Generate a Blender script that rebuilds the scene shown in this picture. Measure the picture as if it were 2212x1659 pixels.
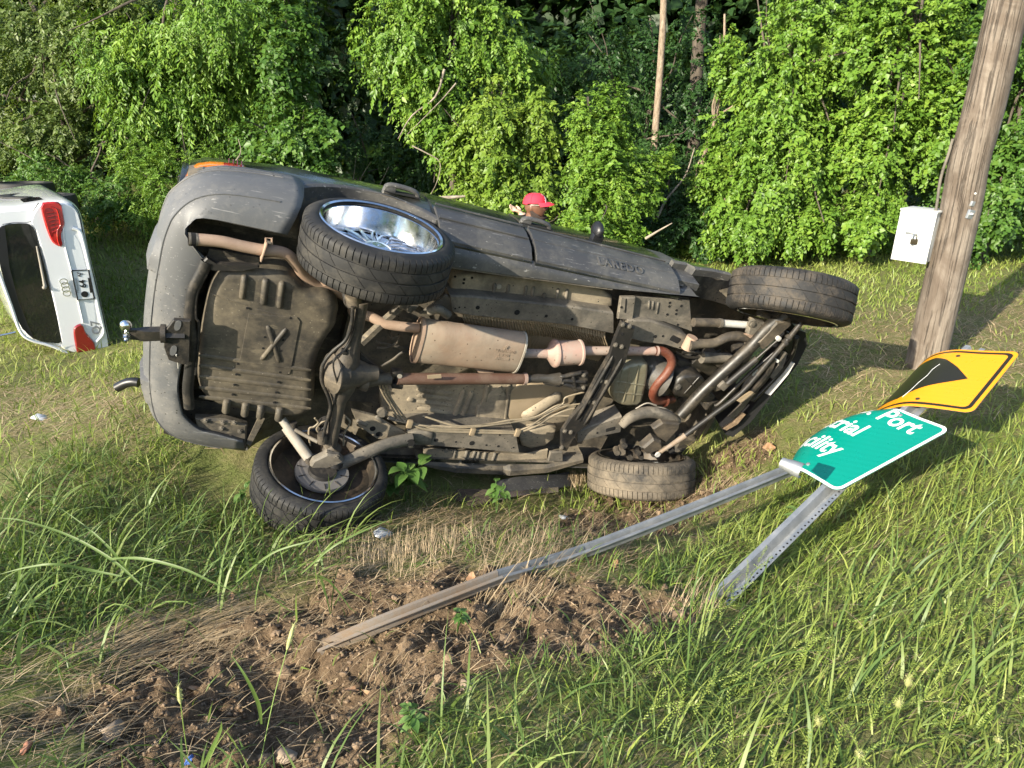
import bpy, bmesh, math, random
import numpy as np
from mathutils import Vector, Matrix

random.seed(7); RNG = np.random.default_rng(7)
for o in list(bpy.data.objects): bpy.data.objects.remove(o)
scene = bpy.context.scene
COL = scene.collection
rad = math.radians

# ------------------------------------------------------------------ camera
CAM_Z = 2.0; PITCH = 20.0
cam = bpy.data.cameras.new('camera'); cam.lens = 24.96; cam.sensor_width = 36; cam.clip_start = .05; cam.clip_end = 600
camo = bpy.data.objects.new('camera', cam); COL.objects.link(camo)
camo.location = (0, 0, CAM_Z); camo.rotation_euler = (rad(90 - PITCH), 0, 0)
scene.camera = camo

# ------------------------------------------------------------------ light
SUN_AZ, SUN_EL = 42.5, 22.5          # the light travels right and away from the camera
a, e = rad(SUN_AZ), rad(SUN_EL)
SUN_DIR = Vector((math.sin(a) * math.cos(e), math.cos(a) * math.cos(e), -math.sin(e)))
world = bpy.data.worlds.new('World'); scene.world = world; world.use_nodes = True
nt = world.node_tree; nt.nodes.clear()
sky = nt.nodes.new('ShaderNodeTexSky'); sky.sky_type = 'NISHITA'; sky.sun_disc = False
sky.sun_elevation = rad(SUN_EL + 8); sky.sun_rotation = rad(180 + SUN_AZ)
sky.air_density = 1.0; sky.dust_density = 1.2
bg = nt.nodes.new('ShaderNodeBackground'); bg.inputs['Strength'].default_value = .14
wo = nt.nodes.new('ShaderNodeOutputWorld')
nt.links.new(sky.outputs[0], bg.inputs[0]); nt.links.new(bg.outputs[0], wo.inputs[0])
sl = bpy.data.lights.new('sun', 'SUN'); sl.energy = 5.0; sl.angle = rad(.5); sl.color = (1, .91, .74)
so = bpy.data.objects.new('sun', sl); COL.objects.link(so)
so.rotation_euler = SUN_DIR.to_track_quat('-Z', 'Y').to_euler(); so.location = (-6, -6, 8)
scene.view_settings.view_transform = 'Standard'; scene.view_settings.look = 'None'
scene.view_settings.exposure = 1.15; scene.view_settings.gamma = 1
scene.render.resolution_x = 1024; scene.render.resolution_y = 768
scene.cycles.max_bounces = 4; scene.cycles.diffuse_bounces = 2; scene.cycles.glossy_bounces = 3; scene.cycles.transparent_max_bounces = 4

# ------------------------------------------------------------------ survey helpers
# sight lines of the photograph (2212 x 1659 reading), used to place points at chosen real distances
FOC = 1533.5; CP, SP = math.cos(rad(PITCH)), math.sin(rad(PITCH))
def ray(px, py):
    a = (px - 1106) / FOC; b = (829.5 - py) / FOC
    return np.array([a, CP + b * SP, -SP + b * CP])
def at_y(px, py, y):
    d = ray(px, py); return np.array([0, 0, CAM_Z]) + d * (y / d[1])
def at_t(px, py, t): return np.array([0, 0, CAM_Z]) + ray(px, py) * t
def crop(x0, y0, s):
    return lambda x, y: ((x0 + x / s) / 1.736, (y0 + y / s) / 1.736)
c1 = crop(450, 580, 2.458); c2 = crop(450, 1150, 1.843); c3 = crop(1300, 680, 2.212)
c4 = crop(1300, 1250, 2.458); c5 = crop(2100, 900, 1.659); c6 = crop(0, 650, 2.212)
c7 = crop(2800, 1250, 2.127)

# ------------------------------------------------------------------ object helpers
def add(o, parent=None):
    COL.objects.link(o)
    if parent is not None: o.parent = parent
    return o
def tag(o, label=None, cat=None, group=None, kind=None):
    if label: o['label'] = label
    if cat:
        o['category'] = cat
        if not kind: o['kind'] = 'thing'
    if group: o['group'] = group
    if kind: o['kind'] = kind
    return o
def empty(name, loc=(0, 0, 0), label=None, cat=None, group=None, mat=None):
    o = bpy.data.objects.new(name, None); o.empty_display_size = .2; add(o)
    if mat is not None: o.matrix_world = mat
    else: o.location = loc
    return tag(o, label, cat, group)

class MB:
    """collects shapes that make ONE part"""
    def __init__(s): s.v = []; s.f = []
    def raw(s, v, f):
        n = len(s.v); s.v += [tuple(map(float, p)) for p in v]; s.f += [tuple(i + n for i in q) for q in f]; return s
    def tube(s, pts, r, seg=10, cap=True, flat=None):
        pts = [Vector(p) for p in pts]; n = len(pts)
        rs = r if isinstance(r, (list, tuple)) else [r] * n
        tang = []
        for i in range(n):
            t = pts[min(i + 1, n - 1)] - pts[max(i - 1, 0)]
            tang.append(t.normalized() if t.length > 1e-9 else Vector((0, 0, 1)))
        up = Vector((0, 0, 1)) if abs(tang[0].z) < .9 else Vector((0, 1, 0))
        x = tang[0].cross(up).normalized(); V = []; F = []
        for i in range(n):
            x = (x - tang[i] * x.dot(tang[i])).normalized(); y = tang[i].cross(x)
            for k in range(seg):
                a = 2 * math.pi * k / seg
                fx = 1 if flat is None else flat
                V.append(pts[i] + x * (math.cos(a) * rs[i]) + y * (math.sin(a) * rs[i] * fx))
        for i in range(n - 1):
            for k in range(seg):
                k2 = (k + 1) % seg
                F.append((i * seg + k, i * seg + k2, (i + 1) * seg + k2, (i + 1) * seg + k))
        if cap: F.append(tuple(range(seg))[::-1]); F.append(tuple((n - 1) * seg + k for k in range(seg)))
        return s.raw(V, F)
    def box(s, c, half, rot=None, bev=0):
        bm = bmesh.new(); bmesh.ops.create_cube(bm, size=2)
        for v in bm.verts: v.co = Vector((v.co.x * half[0], v.co.y * half[1], v.co.z * half[2]))
        if bev: bmesh.ops.bevel(bm, geom=bm.edges[:], offset=bev, segments=2, affect='EDGES', profile=.6)
        M = Matrix.Translation(Vector(c)) @ (rot.to_4x4() if rot is not None else Matrix())
        bm.transform(M); bm.verts.index_update()
        s.raw([v.co for v in bm.verts], [[v.index for v in f.verts] for f in bm.faces]); bm.free(); return s
    def loft(s, rings, cap=True, closed=True):
        n = len(rings[0]); V = [p for r in rings for p in r]; F = []
        for i in range(len(rings) - 1):
            for k in range(n if closed else n - 1):
                k2 = (k + 1) % n
                F.append((i * n + k, i * n + k2, (i + 1) * n + k2, (i + 1) * n + k))
        if cap: F.append(tuple(range(n))[::-1]); F.append(tuple((len(rings) - 1) * n + k for k in range(n)))
        return s.raw(V, F)
    def lathe(s, c, axis, prof, seg=32, cap=False, ang0=0):
        """prof: list of (distance along axis, radius)"""
        ax = Vector(axis).normalized(); up = Vector((0, 0, 1)) if abs(ax.z) < .9 else Vector((1, 0, 0))
        x = ax.cross(up).normalized(); y = ax.cross(x); c = Vector(c)
        rings = []
        for d, r in prof:
            rings.append([c + ax * d + x * (math.cos(ang0 + 2 * math.pi * k / seg) * r) + y * (math.sin(ang0 + 2 * math.pi * k / seg) * r) for k in range(seg)])
        return s.loft(rings, cap)
    def ball(s, c, r, seg=12, squash=(1, 1, 1)):
        V = []; F = []
        rows = seg // 2
        for i in range(rows + 1):
            th = math.pi * i / rows
            for k in range(seg):
                ph = 2 * math.pi * k / seg
                V.append((c[0] + r * squash[0] * math.sin(th) * math.cos(ph), c[1] + r * squash[1] * math.sin(th) * math.sin(ph), c[2] + r * squash[2] * math.cos(th)))
        for i in range(rows):
            for k in range(seg):
                k2 = (k + 1) % seg; F.append((i * seg + k, (i + 1) * seg + k, (i + 1) * seg + k2, i * seg + k2))
        return s.raw(V, F)
    def plate(s, poly, nrm, th, bev=.25):
        """polygon of 3D points thickened by th along nrm, with a chamfer on the nrm side"""
        nrm = Vector(nrm).normalized(); P = [Vector(p) for p in poly]; c = sum(P, Vector()) / len(P)
        def ins(d): return [p + (c - p).normalized() * min(d, (c - p).length * .5) for p in P]
        b = abs(th) * bev
        r = [[p for p in P], [p + nrm * (th - b) for p in P], [p + nrm * th for p in ins(b)]]
        return s.loft(r, True)
    def build(s, name, mat, parent=None, smooth=35, label=None):
        me = bpy.data.meshes.new(name); me.from_pydata(s.v, [], s.f); me.update()
        bm = bmesh.new(); bm.from_mesh(me); bmesh.ops.remove_doubles(bm, verts=bm.verts, dist=1e-6)
        bmesh.ops.recalc_face_normals(bm, faces=bm.faces); bm.to_mesh(me); bm.free()
        if smooth:
            me.polygons.foreach_set('use_smooth', [True] * len(me.polygons)); me.set_sharp_from_angle(angle=rad(smooth))
        if mat is not None: me.materials.append(M[mat] if isinstance(mat, str) else mat)
        o = bpy.data.objects.new(name, me); add(o, parent)
        if label: o['label'] = label
        return o
def np_mesh(name, V, F, mat, attrs=None, smooth=False, parent=None, nside=None):
    """big meshes; F is an (n,3) or (n,4) array"""
    V = np.asarray(V, np.float32); F = np.asarray(F, np.int32); k = F.shape[1]
    me = bpy.data.meshes.new(name)
    me.vertices.add(len(V)); me.vertices.foreach_set('co', V.ravel())
    me.loops.add(F.size); me.loops.foreach_set('vertex_index', F.ravel())
    me.polygons.add(len(F)); me.polygons.foreach_set('loop_start', np.arange(0, F.size, k, dtype=np.int32))
    me.polygons.foreach_set('loop_total', np.full(len(F), k, np.int32))
    if smooth: me.polygons.foreach_set('use_smooth', np.ones(len(F), bool))
    me.update(calc_edges=True)
    for nme, arr in (attrs or {}).items():
        at = me.attributes.new(nme, 'FLOAT', 'POINT'); at.data.foreach_set('value', np.asarray(arr, np.float32))
    for m in (mat if isinstance(mat, (list, tuple)) else [mat]): me.materials.append(M[m] if isinstance(m, str) else m)
    o = bpy.data.objects.new(name, me); add(o, parent); return o
def spline(pts, n=6):
    """Catmull-Rom through the points"""
    P = [Vector(p) for p in pts]; P = [P[0] * 2 - P[1]] + P + [P[-1] * 2 - P[-2]]; out = []
    for i in range(1, len(P) - 2):
        for k in range(n):
            t = k / n; p0, p1, p2, p3 = P[i - 1:i + 3]
            out.append(.5 * ((2 * p1) + (p2 - p0) * t + (2 * p0 - 5 * p1 + 4 * p2 - p3) * t * t + (3 * p1 - p0 - 3 * p2 + p3) * t ** 3))
    out.append(P[-2]); return out
def chaikin(P, n=2):
    P = [Vector(p) for p in P]
    for _ in range(n):
        Q = []
        for i in range(len(P)):
            a, b = P[i], P[(i + 1) % len(P)]; Q += [a * .75 + b * .25, a * .25 + b * .75]
        P = Q
    return P
def text_mesh(txt, size, align='LEFT', extrude=.001, shear=0, spacing=1.0, bold=0):
    cu = bpy.data.curves.new('lettering', 'FONT'); cu.body = txt; cu.size = size; cu.align_x = align; cu.extrude = extrude
    cu.shear = shear; cu.space_character = spacing; cu.offset = bold; cu.resolution_u = 3
    o = bpy.data.objects.new('lettering', cu); COL.objects.link(o)
    dg = bpy.context.evaluated_depsgraph_get(); me = bpy.data.meshes.new_from_object(o.evaluated_get(dg))
    bpy.data.objects.remove(o); bpy.data.curves.remove(cu); me.materials.clear(); return me

# ------------------------------------------------------------------ materials
M = {}
class NT:
    def __init__(s, name):
        s.m = bpy.data.materials.new(name); s.m.use_nodes = True; s.t = s.m.node_tree; s.b = s.t.nodes['Principled BSDF']; M[name] = s.m
        s.tc = s.t.nodes.new('ShaderNodeTexCoord')
    def n(s, typ, **kw):
        x = s.t.nodes.new('ShaderNode' + typ)
        for k, v in kw.items():
            if k.startswith('i_'):
                x.inputs[k[2:].replace('_', ' ')].default_value = v
            else: setattr(x, k, v)
        return x
    def l(s, a, b): s.t.links.new(a, b)
    def noise(s, scale, detail=5, rough=.6, vec='Object', stretch=None, dist=0):
        x = s.n('TexNoise', i_Scale=scale, i_Detail=detail, i_Roughness=rough, i_Distortion=dist)
        src = s.tc.outputs[vec]
        if stretch:
            mp = s.n('Mapping'); mp.inputs['Scale'].default_value = stretch; s.l(src, mp.inputs[0]); src = mp.outputs[0]
        s.l(src, x.inputs['Vector']); return x.outputs['Fac']
    def ramp(s, fac, stops, interp='LINEAR'):
        r = s.n('ValToRGB'); cr = r.color_ramp; cr.interpolation = interp
        while len(cr.elements) > 1: cr.elements.remove(cr.elements[-1])
        cr.elements[0].position = stops[0][0]; cr.elements[0].color = col(stops[0][1])
        for p, c in stops[1:]:
            e = cr.elements.new(p); e.color = col(c)
        s.l(fac, r.inputs[0]); return r.outputs[0]
    def mix(s, fac, a, b, typ='MIX'):
        x = s.n('Mix', data_type='RGBA', blend_type=typ)
        if hasattr(fac, 'links'): s.l(fac, x.inputs[0])
        else: x.inputs[0].default_value = fac
        for i, v in ((6, a), (7, b)):
            if hasattr(v, 'links'): s.l(v, x.inputs[i])
            else: x.inputs[i].default_value = col(v)
        return x.outputs[2]
    def math(s, op, a, b=0.0):
        x = s.n('Math', operation=op)
        for i, v in ((0, a), (1, b)):
            if hasattr(v, 'links'): s.l(v, x.inputs[i])
            else: x.inputs[i].default_value = v
        return x.outputs[0]
    def attr(s, name): return s.n('Attribute', attribute_name=name).outputs['Fac']
    def set(s, **kw):
        for k, v in kw.items():
            i = s.b.inputs[k.replace('_', ' ')]
            if hasattr(v, 'links'): s.l(v, i)
            else: i.default_value = col(v) if isinstance(v, (tuple, list)) and len(v) == 3 and i.type == 'RGBA' else v
        return s
    def bump(s, h, strength=.3, dist=.01):
        b = s.n('Bump', i_Strength=strength, i_Distance=dist); s.l(h, b.inputs['Height']); s.l(b.outputs[0], s.b.inputs['Normal']); return s
def col(c):
    if isinstance(c, (int, float)): return (c, c, c, 1)
    return tuple(c) + (1,) if len(c) == 3 else c

def dirty(name, base, dust=(.20, .155, .10), amount=.5, rough=.6, metal=0, scale=6, fine=60, bump=.15, spec=.4, speck=None, stain=.0, scratch=0):
    """a surface of colour base with patchy dried-mud film"""
    t = NT(name); nz = t.noise(scale, 8, .65); nf = t.noise(fine, 4, .7)
    f = t.math('ADD', t.math('MULTIPLY', nz, .75), t.math('MULTIPLY', nf, .25))
    lo = .62 - amount * .45
    fac = t.ramp(f, [(max(lo, 0.0), 0.0), (lo + .3, 1.0)])
    c = t.mix(fac, base, dust)
    if stain:
        st = t.noise(2.6, 6, .6, dist=.8); c = t.mix(t.math('MULTIPLY', t.ramp(st, [(.50, 0.0), (.66, 1.0)]), stain), c, (.022, .019, .016))
        st2 = t.noise(5.5, 5, .7, stretch=(1, 3, 1)); c = t.mix(t.math('MULTIPLY', t.ramp(st2, [(.58, 0.0), (.70, 1.0)]), stain * .7), c, tuple(x * 1.5 for x in dust))
    if scratch:
        for sc_, st_ in ((1.0, (3, 90, 90)), (1.0, (12, 45, 140))):
            q = t.noise(sc_, 3, .6, stretch=st_); c = t.mix(t.math('MULTIPLY', t.ramp(q, [(.66, 0.0), (.70, 1.0)]), scratch), c, (.36, .35, .33))
    if speck:
        v = t.n('TexVoronoi', i_Scale=speck[0]); t.l(t.tc.outputs['Object'], v.inputs['Vector'])
        sp = t.ramp(v.outputs['Distance'], [(.0, 1.0), (speck[1], 1.0), (speck[1] + .03, 0.0)])
        c = t.mix(t.math('MULTIPLY', sp, t.ramp(nz, [(.4, 0.0), (.55, 1.0)])), c, speck[2])
    r = t.ramp(fac, [(0, rough), (1, min(rough + .3, .95))])
    t.set(Base_Color=c, Roughness=r, Metallic=metal)
    t.b.inputs['Specular IOR Level'].default_value = spec
    if bump: t.bump(f, bump, .006)
    return t
dirty('underbody', (.062, .056, .048), (.22, .18, .12), .46, .6, scale=5, bump=.2, speck=(34, .13, (.012, .011, .010)), stain=0.75)
dirty('floor_pan', (.115, .10, .078), (.34, .28, .195), .68, .65, scale=4, bump=.15, speck=(28, .12, (.03, .026, .02)), stain=0.55)
dirty('frame_steel', (.085, .078, .066), (.225, .193, .148), .52, .6, scale=6, bump=.15, speck=(32, .13, (.02, .018, .015)), stain=0.55)
dirty('black_steel', (.018, .017, .016), (.12, .098, .07), .30, .5, scale=7, bump=.2, stain=0.2)
dirty('oily_black', (.016, .0145, .012), (.085, .068, .047), .33, .42, scale=8, bump=.25, spec=.6, stain=0.3)
dirty('tank', (.048, .043, .036), (.20, .165, .110), .47, .55, scale=3.0, fine=30, bump=.12, speck=(34, .10, (.24, .21, .16)), stain=0.5)
dirty('axle', (.052, .045, .037), (.175, .14, .095), .42, .55, scale=7, bump=.25, stain=0.5)
dirty('driveshaft', (.115, .062, .042), (.17, .12, .085), .4, .6, scale=9, bump=.2, speck=(90, .08, (.35, .30, .25)))
dirty('pipe_tan', (.30, .205, .145), (.37, .27, .20), .5, .6, scale=9, bump=.12, speck=(60, .08, (.12, .075, .05)))
dirty('muffler', (.335, .225, .155), (.36, .30, .225), .5, .5, metal=.15, scale=3, bump=.08, speck=(20, .085, (.13, .09, .06)), stain=0.25)
dirty('converter', (.37, .235, .185), (.33, .29, .24), .5, .55, scale=8, bump=.08, speck=(26, .16, (.13, .09, .065)), stain=0.3)
dirty('pipe_rust', (.115, .032, .018), (.17, .075, .048), .42, .4, scale=14, bump=.15, speck=(45, .14, (.05, .02, .014)))
dirty('pan_metal', (.26, .245, .175), (.20, .16, .09), .45, .4, metal=.35, scale=9, bump=.1, stain=0.6)
dirty('cast_alloy', (.20, .19, .17), (.10, .08, .06), .5, .42, metal=.5, scale=8, stain=0.6)
dirty('shield', (.30, .235, .15), (.36, .28, .19), .5, .55, metal=.2, scale=6)
dirty('cladding', (.098, .100, .102), (.195, .185, .165), .36, .5, scale=3, fine=45, bump=.05, speck=(26, .11, (.030, .028, .025)), scratch=0.45)
dirty('cladding_dark', (.052, .052, .053), (.15, .14, .118), .36, .42, scale=3, fine=45, bump=.05, speck=(30, .10, (.24, .225, .195)), scratch=0.55)
dirty('rubber_part', (.015, .015, .015), (.07, .06, .045), .3, .6, scale=8)
dirty('tyre', (.016, .016, .016), (.075, .068, .055), .33, .62, scale=7, fine=80, bump=.1, spec=.35)
dirty('tyre_muddy', (.020, .0195, .019), (.14, .112, .080), .30, .65, scale=6, fine=80, bump=.25, spec=.35)
dirty('galvanised', (.34, .36, .37), (.42, .43, .43), .5, .42, metal=.75, scale=10, fine=120, bump=.03)
dirty('galvanised_muddy', (.25, .24, .22), (.24, .165, .10), .62, .6, metal=.3, scale=5, bump=.2)
dirty('wheel_inner', (.03, .026, .021), (.14, .10, .065), .4, .45, metal=.3, scale=6)
dirty('line_steel', (.20, .17, .12), (.30, .24, .16), .5, .5, scale=12, bump=0)
dirty('shock_grey', (.30, .28, .24), (.26, .21, .15), .45, .5, scale=9)
dirty('white_steel', (.55, .54, .51), (.36, .32, .26), .35, .45, scale=8)
t = NT('paint'); nz = t.noise(3, 6); t.set(Base_Color=t.mix(t.ramp(nz, [(.45, 0.0), (.8, 1.0)]), (.022, .024, .021), (.10, .092, .07)), Metallic=.35, Roughness=t.ramp(nz, [(.35, .16), (.75, .5)]))
t.b.inputs['Coat Weight'].default_value = .6; t.b.inputs['Coat Roughness'].default_value = .08
t = NT('dark_cavity'); t.set(Base_Color=(.012, .011, .010), Roughness=.9)
t = NT('hole'); t.set(Base_Color=(.004, .004, .004), Roughness=1.0)  # near-black colour standing in for the shade inside openings
t = NT('chrome'); nz = t.noise(14, 6, .7); t.set(Base_Color=t.mix(t.ramp(nz, [(.45, 0.0), (.75, 1.0)]), (.80, .82, .84), (.50, .47, .43)), Metallic=1.0, Roughness=t.ramp(nz, [(.4, .07), (.75, .34)]))
t = NT('chrome_dull'); t.set(Base_Color=(.62, .63, .65), Metallic=1.0, Roughness=.22)
t = NT('brake_disc'); t.set(Base_Color=t.mix(t.noise(20), (.20, .19, .18), (.30, .28, .26)), Metallic=.5, Roughness=.5)
t = NT('lens_red'); t.set(Base_Color=(.42, .015, .012), Roughness=.12); t.b.inputs['Coat Weight'].default_value = 1; t.b.inputs['Subsurface Weight'].default_value = .15
t = NT('lens_red_dark'); t.set(Base_Color=(.20, .010, .010), Roughness=.12); t.b.inputs['Coat Weight'].default_value = 1
t = NT('lens_amber'); t.set(Base_Color=(.72, .20, .015), Roughness=.12); t.b.inputs['Coat Weight'].default_value = 1; t.b.inputs['Subsurface Weight'].default_value = .2
t = NT('glass_dark'); t.set(Base_Color=(.012, .014, .013), Roughness=.04); t.b.inputs['Coat Weight'].default_value = .6; t.b.inputs['Coat Roughness'].default_value = .02
t = NT('white_paint'); t.set(Base_Color=(.74, .75, .755), Roughness=.25); t.b.inputs['Coat Weight'].default_value = 1; t.b.inputs['Coat Roughness'].default_value = .05
t = NT('white_enamel'); t.set(Base_Color=t.mix(t.ramp(t.noise(5, 6), [(.5, 0.0), (.8, 1.0)]), (.54, .55, .53), (.40, .385, .34)), Roughness=.5)
t = NT('black_plastic'); t.set(Base_Color=(.012, .012, .013), Roughness=.4)
t = NT('plate_white'); t.set(Base_Color=(.66, .69, .70), Roughness=.4)
t = NT('ink_black'); t.set(Base_Color=(.010, .010, .011), Roughness=.45)
t = NT('ink_grey'); t.set(Base_Color=(.18, .19, .20), Roughness=.5)
def sheeting(name, c, c2):
    t = NT(name); w = t.n('TexWave', i_Scale=9.0, i_Distortion=.3); w.bands_direction = 'DIAGONAL'
    t.l(t.tc.outputs['Object'], w.inputs['Vector'])
    nz = t.noise(9, 8, .7)
    cc = t.mix(t.math('MULTIPLY', w.outputs['Fac'], .35), c, c2)
    scr = t.ramp(t.noise(30, 3, .8, stretch=(1, .08, 1)), [(.68, 0.0), (.74, 1.0)])
    cc = t.mix(t.math('MULTIPLY', scr, t.ramp(nz, [(.5, 0.0), (.65, .8)])), cc, tuple(x * .45 for x in c))
    t.set(Base_Color=cc, Roughness=t.ramp(nz, [(.3, .22), (.8, .45)])); return t
sheeting('sign_green', (.0, .215, .160), (.002, .25, .19))
sheeting('sign_yellow', (.80, .30, .010), (.84, .33, .014))
t = NT('sign_white'); t.set(Base_Color=t.mix(t.ramp(t.noise(12, 6), [(.5, 0.0), (.8, 1.0)]), (.78, .79, .77), (.55, .53, .48)), Roughness=.35)
t = NT('sign_black'); t.set(Base_Color=(.016, .015, .010), Roughness=.35)
# weathered utility-pole wood
t = NT('pole_wood'); g = t.noise(1.0, 8, .72, stretch=(26, 26, 1.1)); b2 = t.noise(2.2, 6, .65, dist=1.6); g2 = t.noise(1.0, 4, .6, stretch=(48, 48, 1.4))
c = t.ramp(g, [(.25, (.070, .054, .041)), (.45, (.165, .135, .105)), (.62, (.255, .215, .172)), (.8, (.35, .315, .27))])
c = t.mix(t.ramp(b2, [(.42, 0.0), (.60, .75)]), c, (.105, .078, .056))
wv = t.n('TexWave', i_Scale=1.1, i_Distortion=9.0, i_Detail=3.0); t.l(t.tc.outputs['Object'], wv.inputs['Vector'])
c = t.mix(t.ramp(wv.outputs['Fac'], [(.78, 0.0), (.95, .5)]), c, (.08, .058, .04))
t.set(Base_Color=t.mix(t.ramp(g2, [(.61, 0.0), (.67, .7)]), c, (.028, .02, .014)), Roughness=.88); t.bump(t.math('SUBTRACT', t.math('MULTIPLY', g, .7), t.ramp(g2, [(.55, 0.0), (.64, 1.0)])), .9, .02)
t = NT('bark'); g = t.noise(3, 8, .7, stretch=(6, 6, 1)); t.set(Base_Color=t.ramp(g, [(.3, (.035, .028, .021)), (.7, (.13, .105, .08))]), Roughness=.9); t.bump(g, .8, .03)
t = NT('bark_pale'); g = t.noise(4, 8, .7, stretch=(5, 5, 2)); t.set(Base_Color=t.ramp(g, [(.3, (.10, .075, .05)), (.5, (.25, .19, .135)), (.7, (.37, .30, .225))]), Roughness=.9); t.bump(g, .8, .03)
t = NT('twig'); t.set(Base_Color=t.ramp(t.noise(8), [(.3, (.12, .095, .07)), (.7, (.33, .28, .22))]), Roughness=.9)
t = NT('skin'); t.set(Base_Color=t.mix(t.noise(20), (.135, .062, .036), (.175, .085, .052)), Roughness=.42); t.b.inputs['Subsurface Weight'].default_value = .06
t = NT('skin_pale'); t.set(Base_Color=(.56, .36, .25), Roughness=.5); t.b.inputs['Subsurface Weight'].default_value = .06
t = NT('beard'); t.set(Base_Color=(.030, .018, .013), Roughness=.8)
t = NT('cap_red'); t.set(Base_Color=t.mix(t.noise(90), (.62, .018, .045), (.70, .030, .060)), Roughness=.8)
t = NT('cap_under'); t.set(Base_Color=(.30, .012, .02), Roughness=.8)
t = NT('shirt_black'); t.set(Base_Color=(.014, .013, .015), Roughness=.85)
t = NT('trousers'); t.set(Base_Color=(.03, .035, .05), Roughness=.85)
t = NT('clear_glass'); t.set(Base_Color=(.8, .82, .8), Roughness=.05); t.b.inputs['Transmission Weight'].default_value = .9
t = NT('wire_gold'); t.set(Base_Color=(.62, .55, .42), Metallic=.6, Roughness=.3)
t = NT('padlock_brass'); t.set(Base_Color=(.10, .08, .05), Metallic=.7, Roughness=.4)
def leafmat(name, c0, c1, c2, trans=.28, rough=.45):
    t = NT(name); r = t.attr('rnd'); c = t.ramp(r, [(0, c0), (.5, c1), (1, c2)])
    t.set(Base_Color=c, Roughness=rough); t.b.inputs['Specular IOR Level'].default_value = .35
    tr = t.n('BsdfTranslucent'); hs = t.mix(.5, c, (.20, .30, .02)); t.l(hs, tr.inputs['Color'])
    mx = t.n('MixShader'); mx.inputs[0].default_value = trans
    out = t.t.nodes['Material Output']; t.l(t.b.outputs[0], mx.inputs[1]); t.l(tr.outputs[0], mx.inputs[2]); t.l(mx.outputs[0], out.inputs[0])
    return t
leafmat('leaf_mid', (0.040, 0.095, 0.015), (0.069, 0.151, 0.022), (0.119, 0.207, 0.029))
leafmat('leaf_bright', (0.075, 0.157, 0.018), (0.131, 0.241, 0.028), (0.206, 0.308, 0.039))
leafmat('leaf_yellow', (.090, .165, .019), (.155, .245, .030), (.225, .310, .046))
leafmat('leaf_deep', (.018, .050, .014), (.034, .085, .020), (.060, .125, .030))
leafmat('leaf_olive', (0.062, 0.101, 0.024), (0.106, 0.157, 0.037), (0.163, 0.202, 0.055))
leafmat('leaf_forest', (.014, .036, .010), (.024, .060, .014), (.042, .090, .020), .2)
leafmat('grass_green', (.105, .160, .026), (.195, .260, .048), (.34, .37, .10), .28)
leafmat('grass_deep', (.062, .115, .026), (.125, .190, .046), (.235, .285, .09), .28)
leafmat('straw', (.20, .140, .075), (.36, .265, .155), (.50, .39, .245), .12, .6)
leafmat('weed_leaf', (.065, .14, .028), (.10, .19, .045), (.15, .245, .07), .25)
leafmat('dead_leaf', (.20, .11, .055), (.30, .17, .09), (.42, .28, .17), .1, .7)
# soil: bare clods where the attribute "bare" is 1, thatch and moss elsewhere
t = NT('soil'); n1 = t.noise(3.5, 8, .7); n2 = t.noise(38, 6, .75)
s = t.ramp(n1, [(.3, (.13, .088, .052)), (.55, (.235, .165, .100)), (.8, (.32, .235, .15))])
s = t.mix(t.ramp(n2, [(.35, .75), (.6, 0.0)]), s, (.055, .036, .022))
th = t.ramp(n2, [(.3, (.11, .105, .040)), (.5, (.20, .18, .080)), (.7, (.31, .26, .145))])
th = t.mix(t.ramp(n1, [(.4, .1), (.6, .7)]), th, (.125, .17, .040))
t.set(Base_Color=t.mix(t.attr('bare'), th, s), Roughness=.95); t.b.inputs['Specular IOR Level'].default_value = .15
t.bump(t.math('ADD', n2, n1), .9, .03)
t = NT('clod'); n2 = t.noise(30, 6, .7); t.set(Base_Color=t.ramp(n2, [(.3, (.12, .080, .047)), (.5, (.225, .156, .095)), (.75, (.33, .24, .155))]), Roughness=.95); t.bump(n2, .8, .02)
t = NT('pebble'); n2 = t.noise(9, 6, .6); t.set(Base_Color=t.ramp(n2, [(.3, (.20, .145, .095)), (.7, (.36, .28, .20))]), Roughness=.8)
t = NT('asphalt'); n2 = t.noise(60, 5); t.set(Base_Color=t.ramp(n2, [(.3, (.035, .035, .036)), (.7, (.075, .075, .075))]), Roughness=.9)
t = NT('clear_plastic'); t.set(Base_Color=(.75, .80, .85), Roughness=.12); t.b.inputs['Transmission Weight'].default_value = .6
t = NT('litter_white'); t.set(Base_Color=(.62, .64, .68), Roughness=.5)
t = NT('litter_blue'); t.set(Base_Color=(.10, .20, .52), Roughness=.4)
t = NT('brick_red'); t.set(Base_Color=(.36, .16, .10), Roughness=.9)
t = NT('board'); t.set(Base_Color=t.ramp(t.noise(9, 6, .6, stretch=(1, 9, 1)), [(.35, (.035, .026, .018)), (.7, (.12, .09, .06))]), Roughness=.85)
dirty('tyre_dusty', (.030, .029, .027), (.215, .178, .130), .56, .7, scale=5, fine=60, bump=.25, spec=.3)
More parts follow.
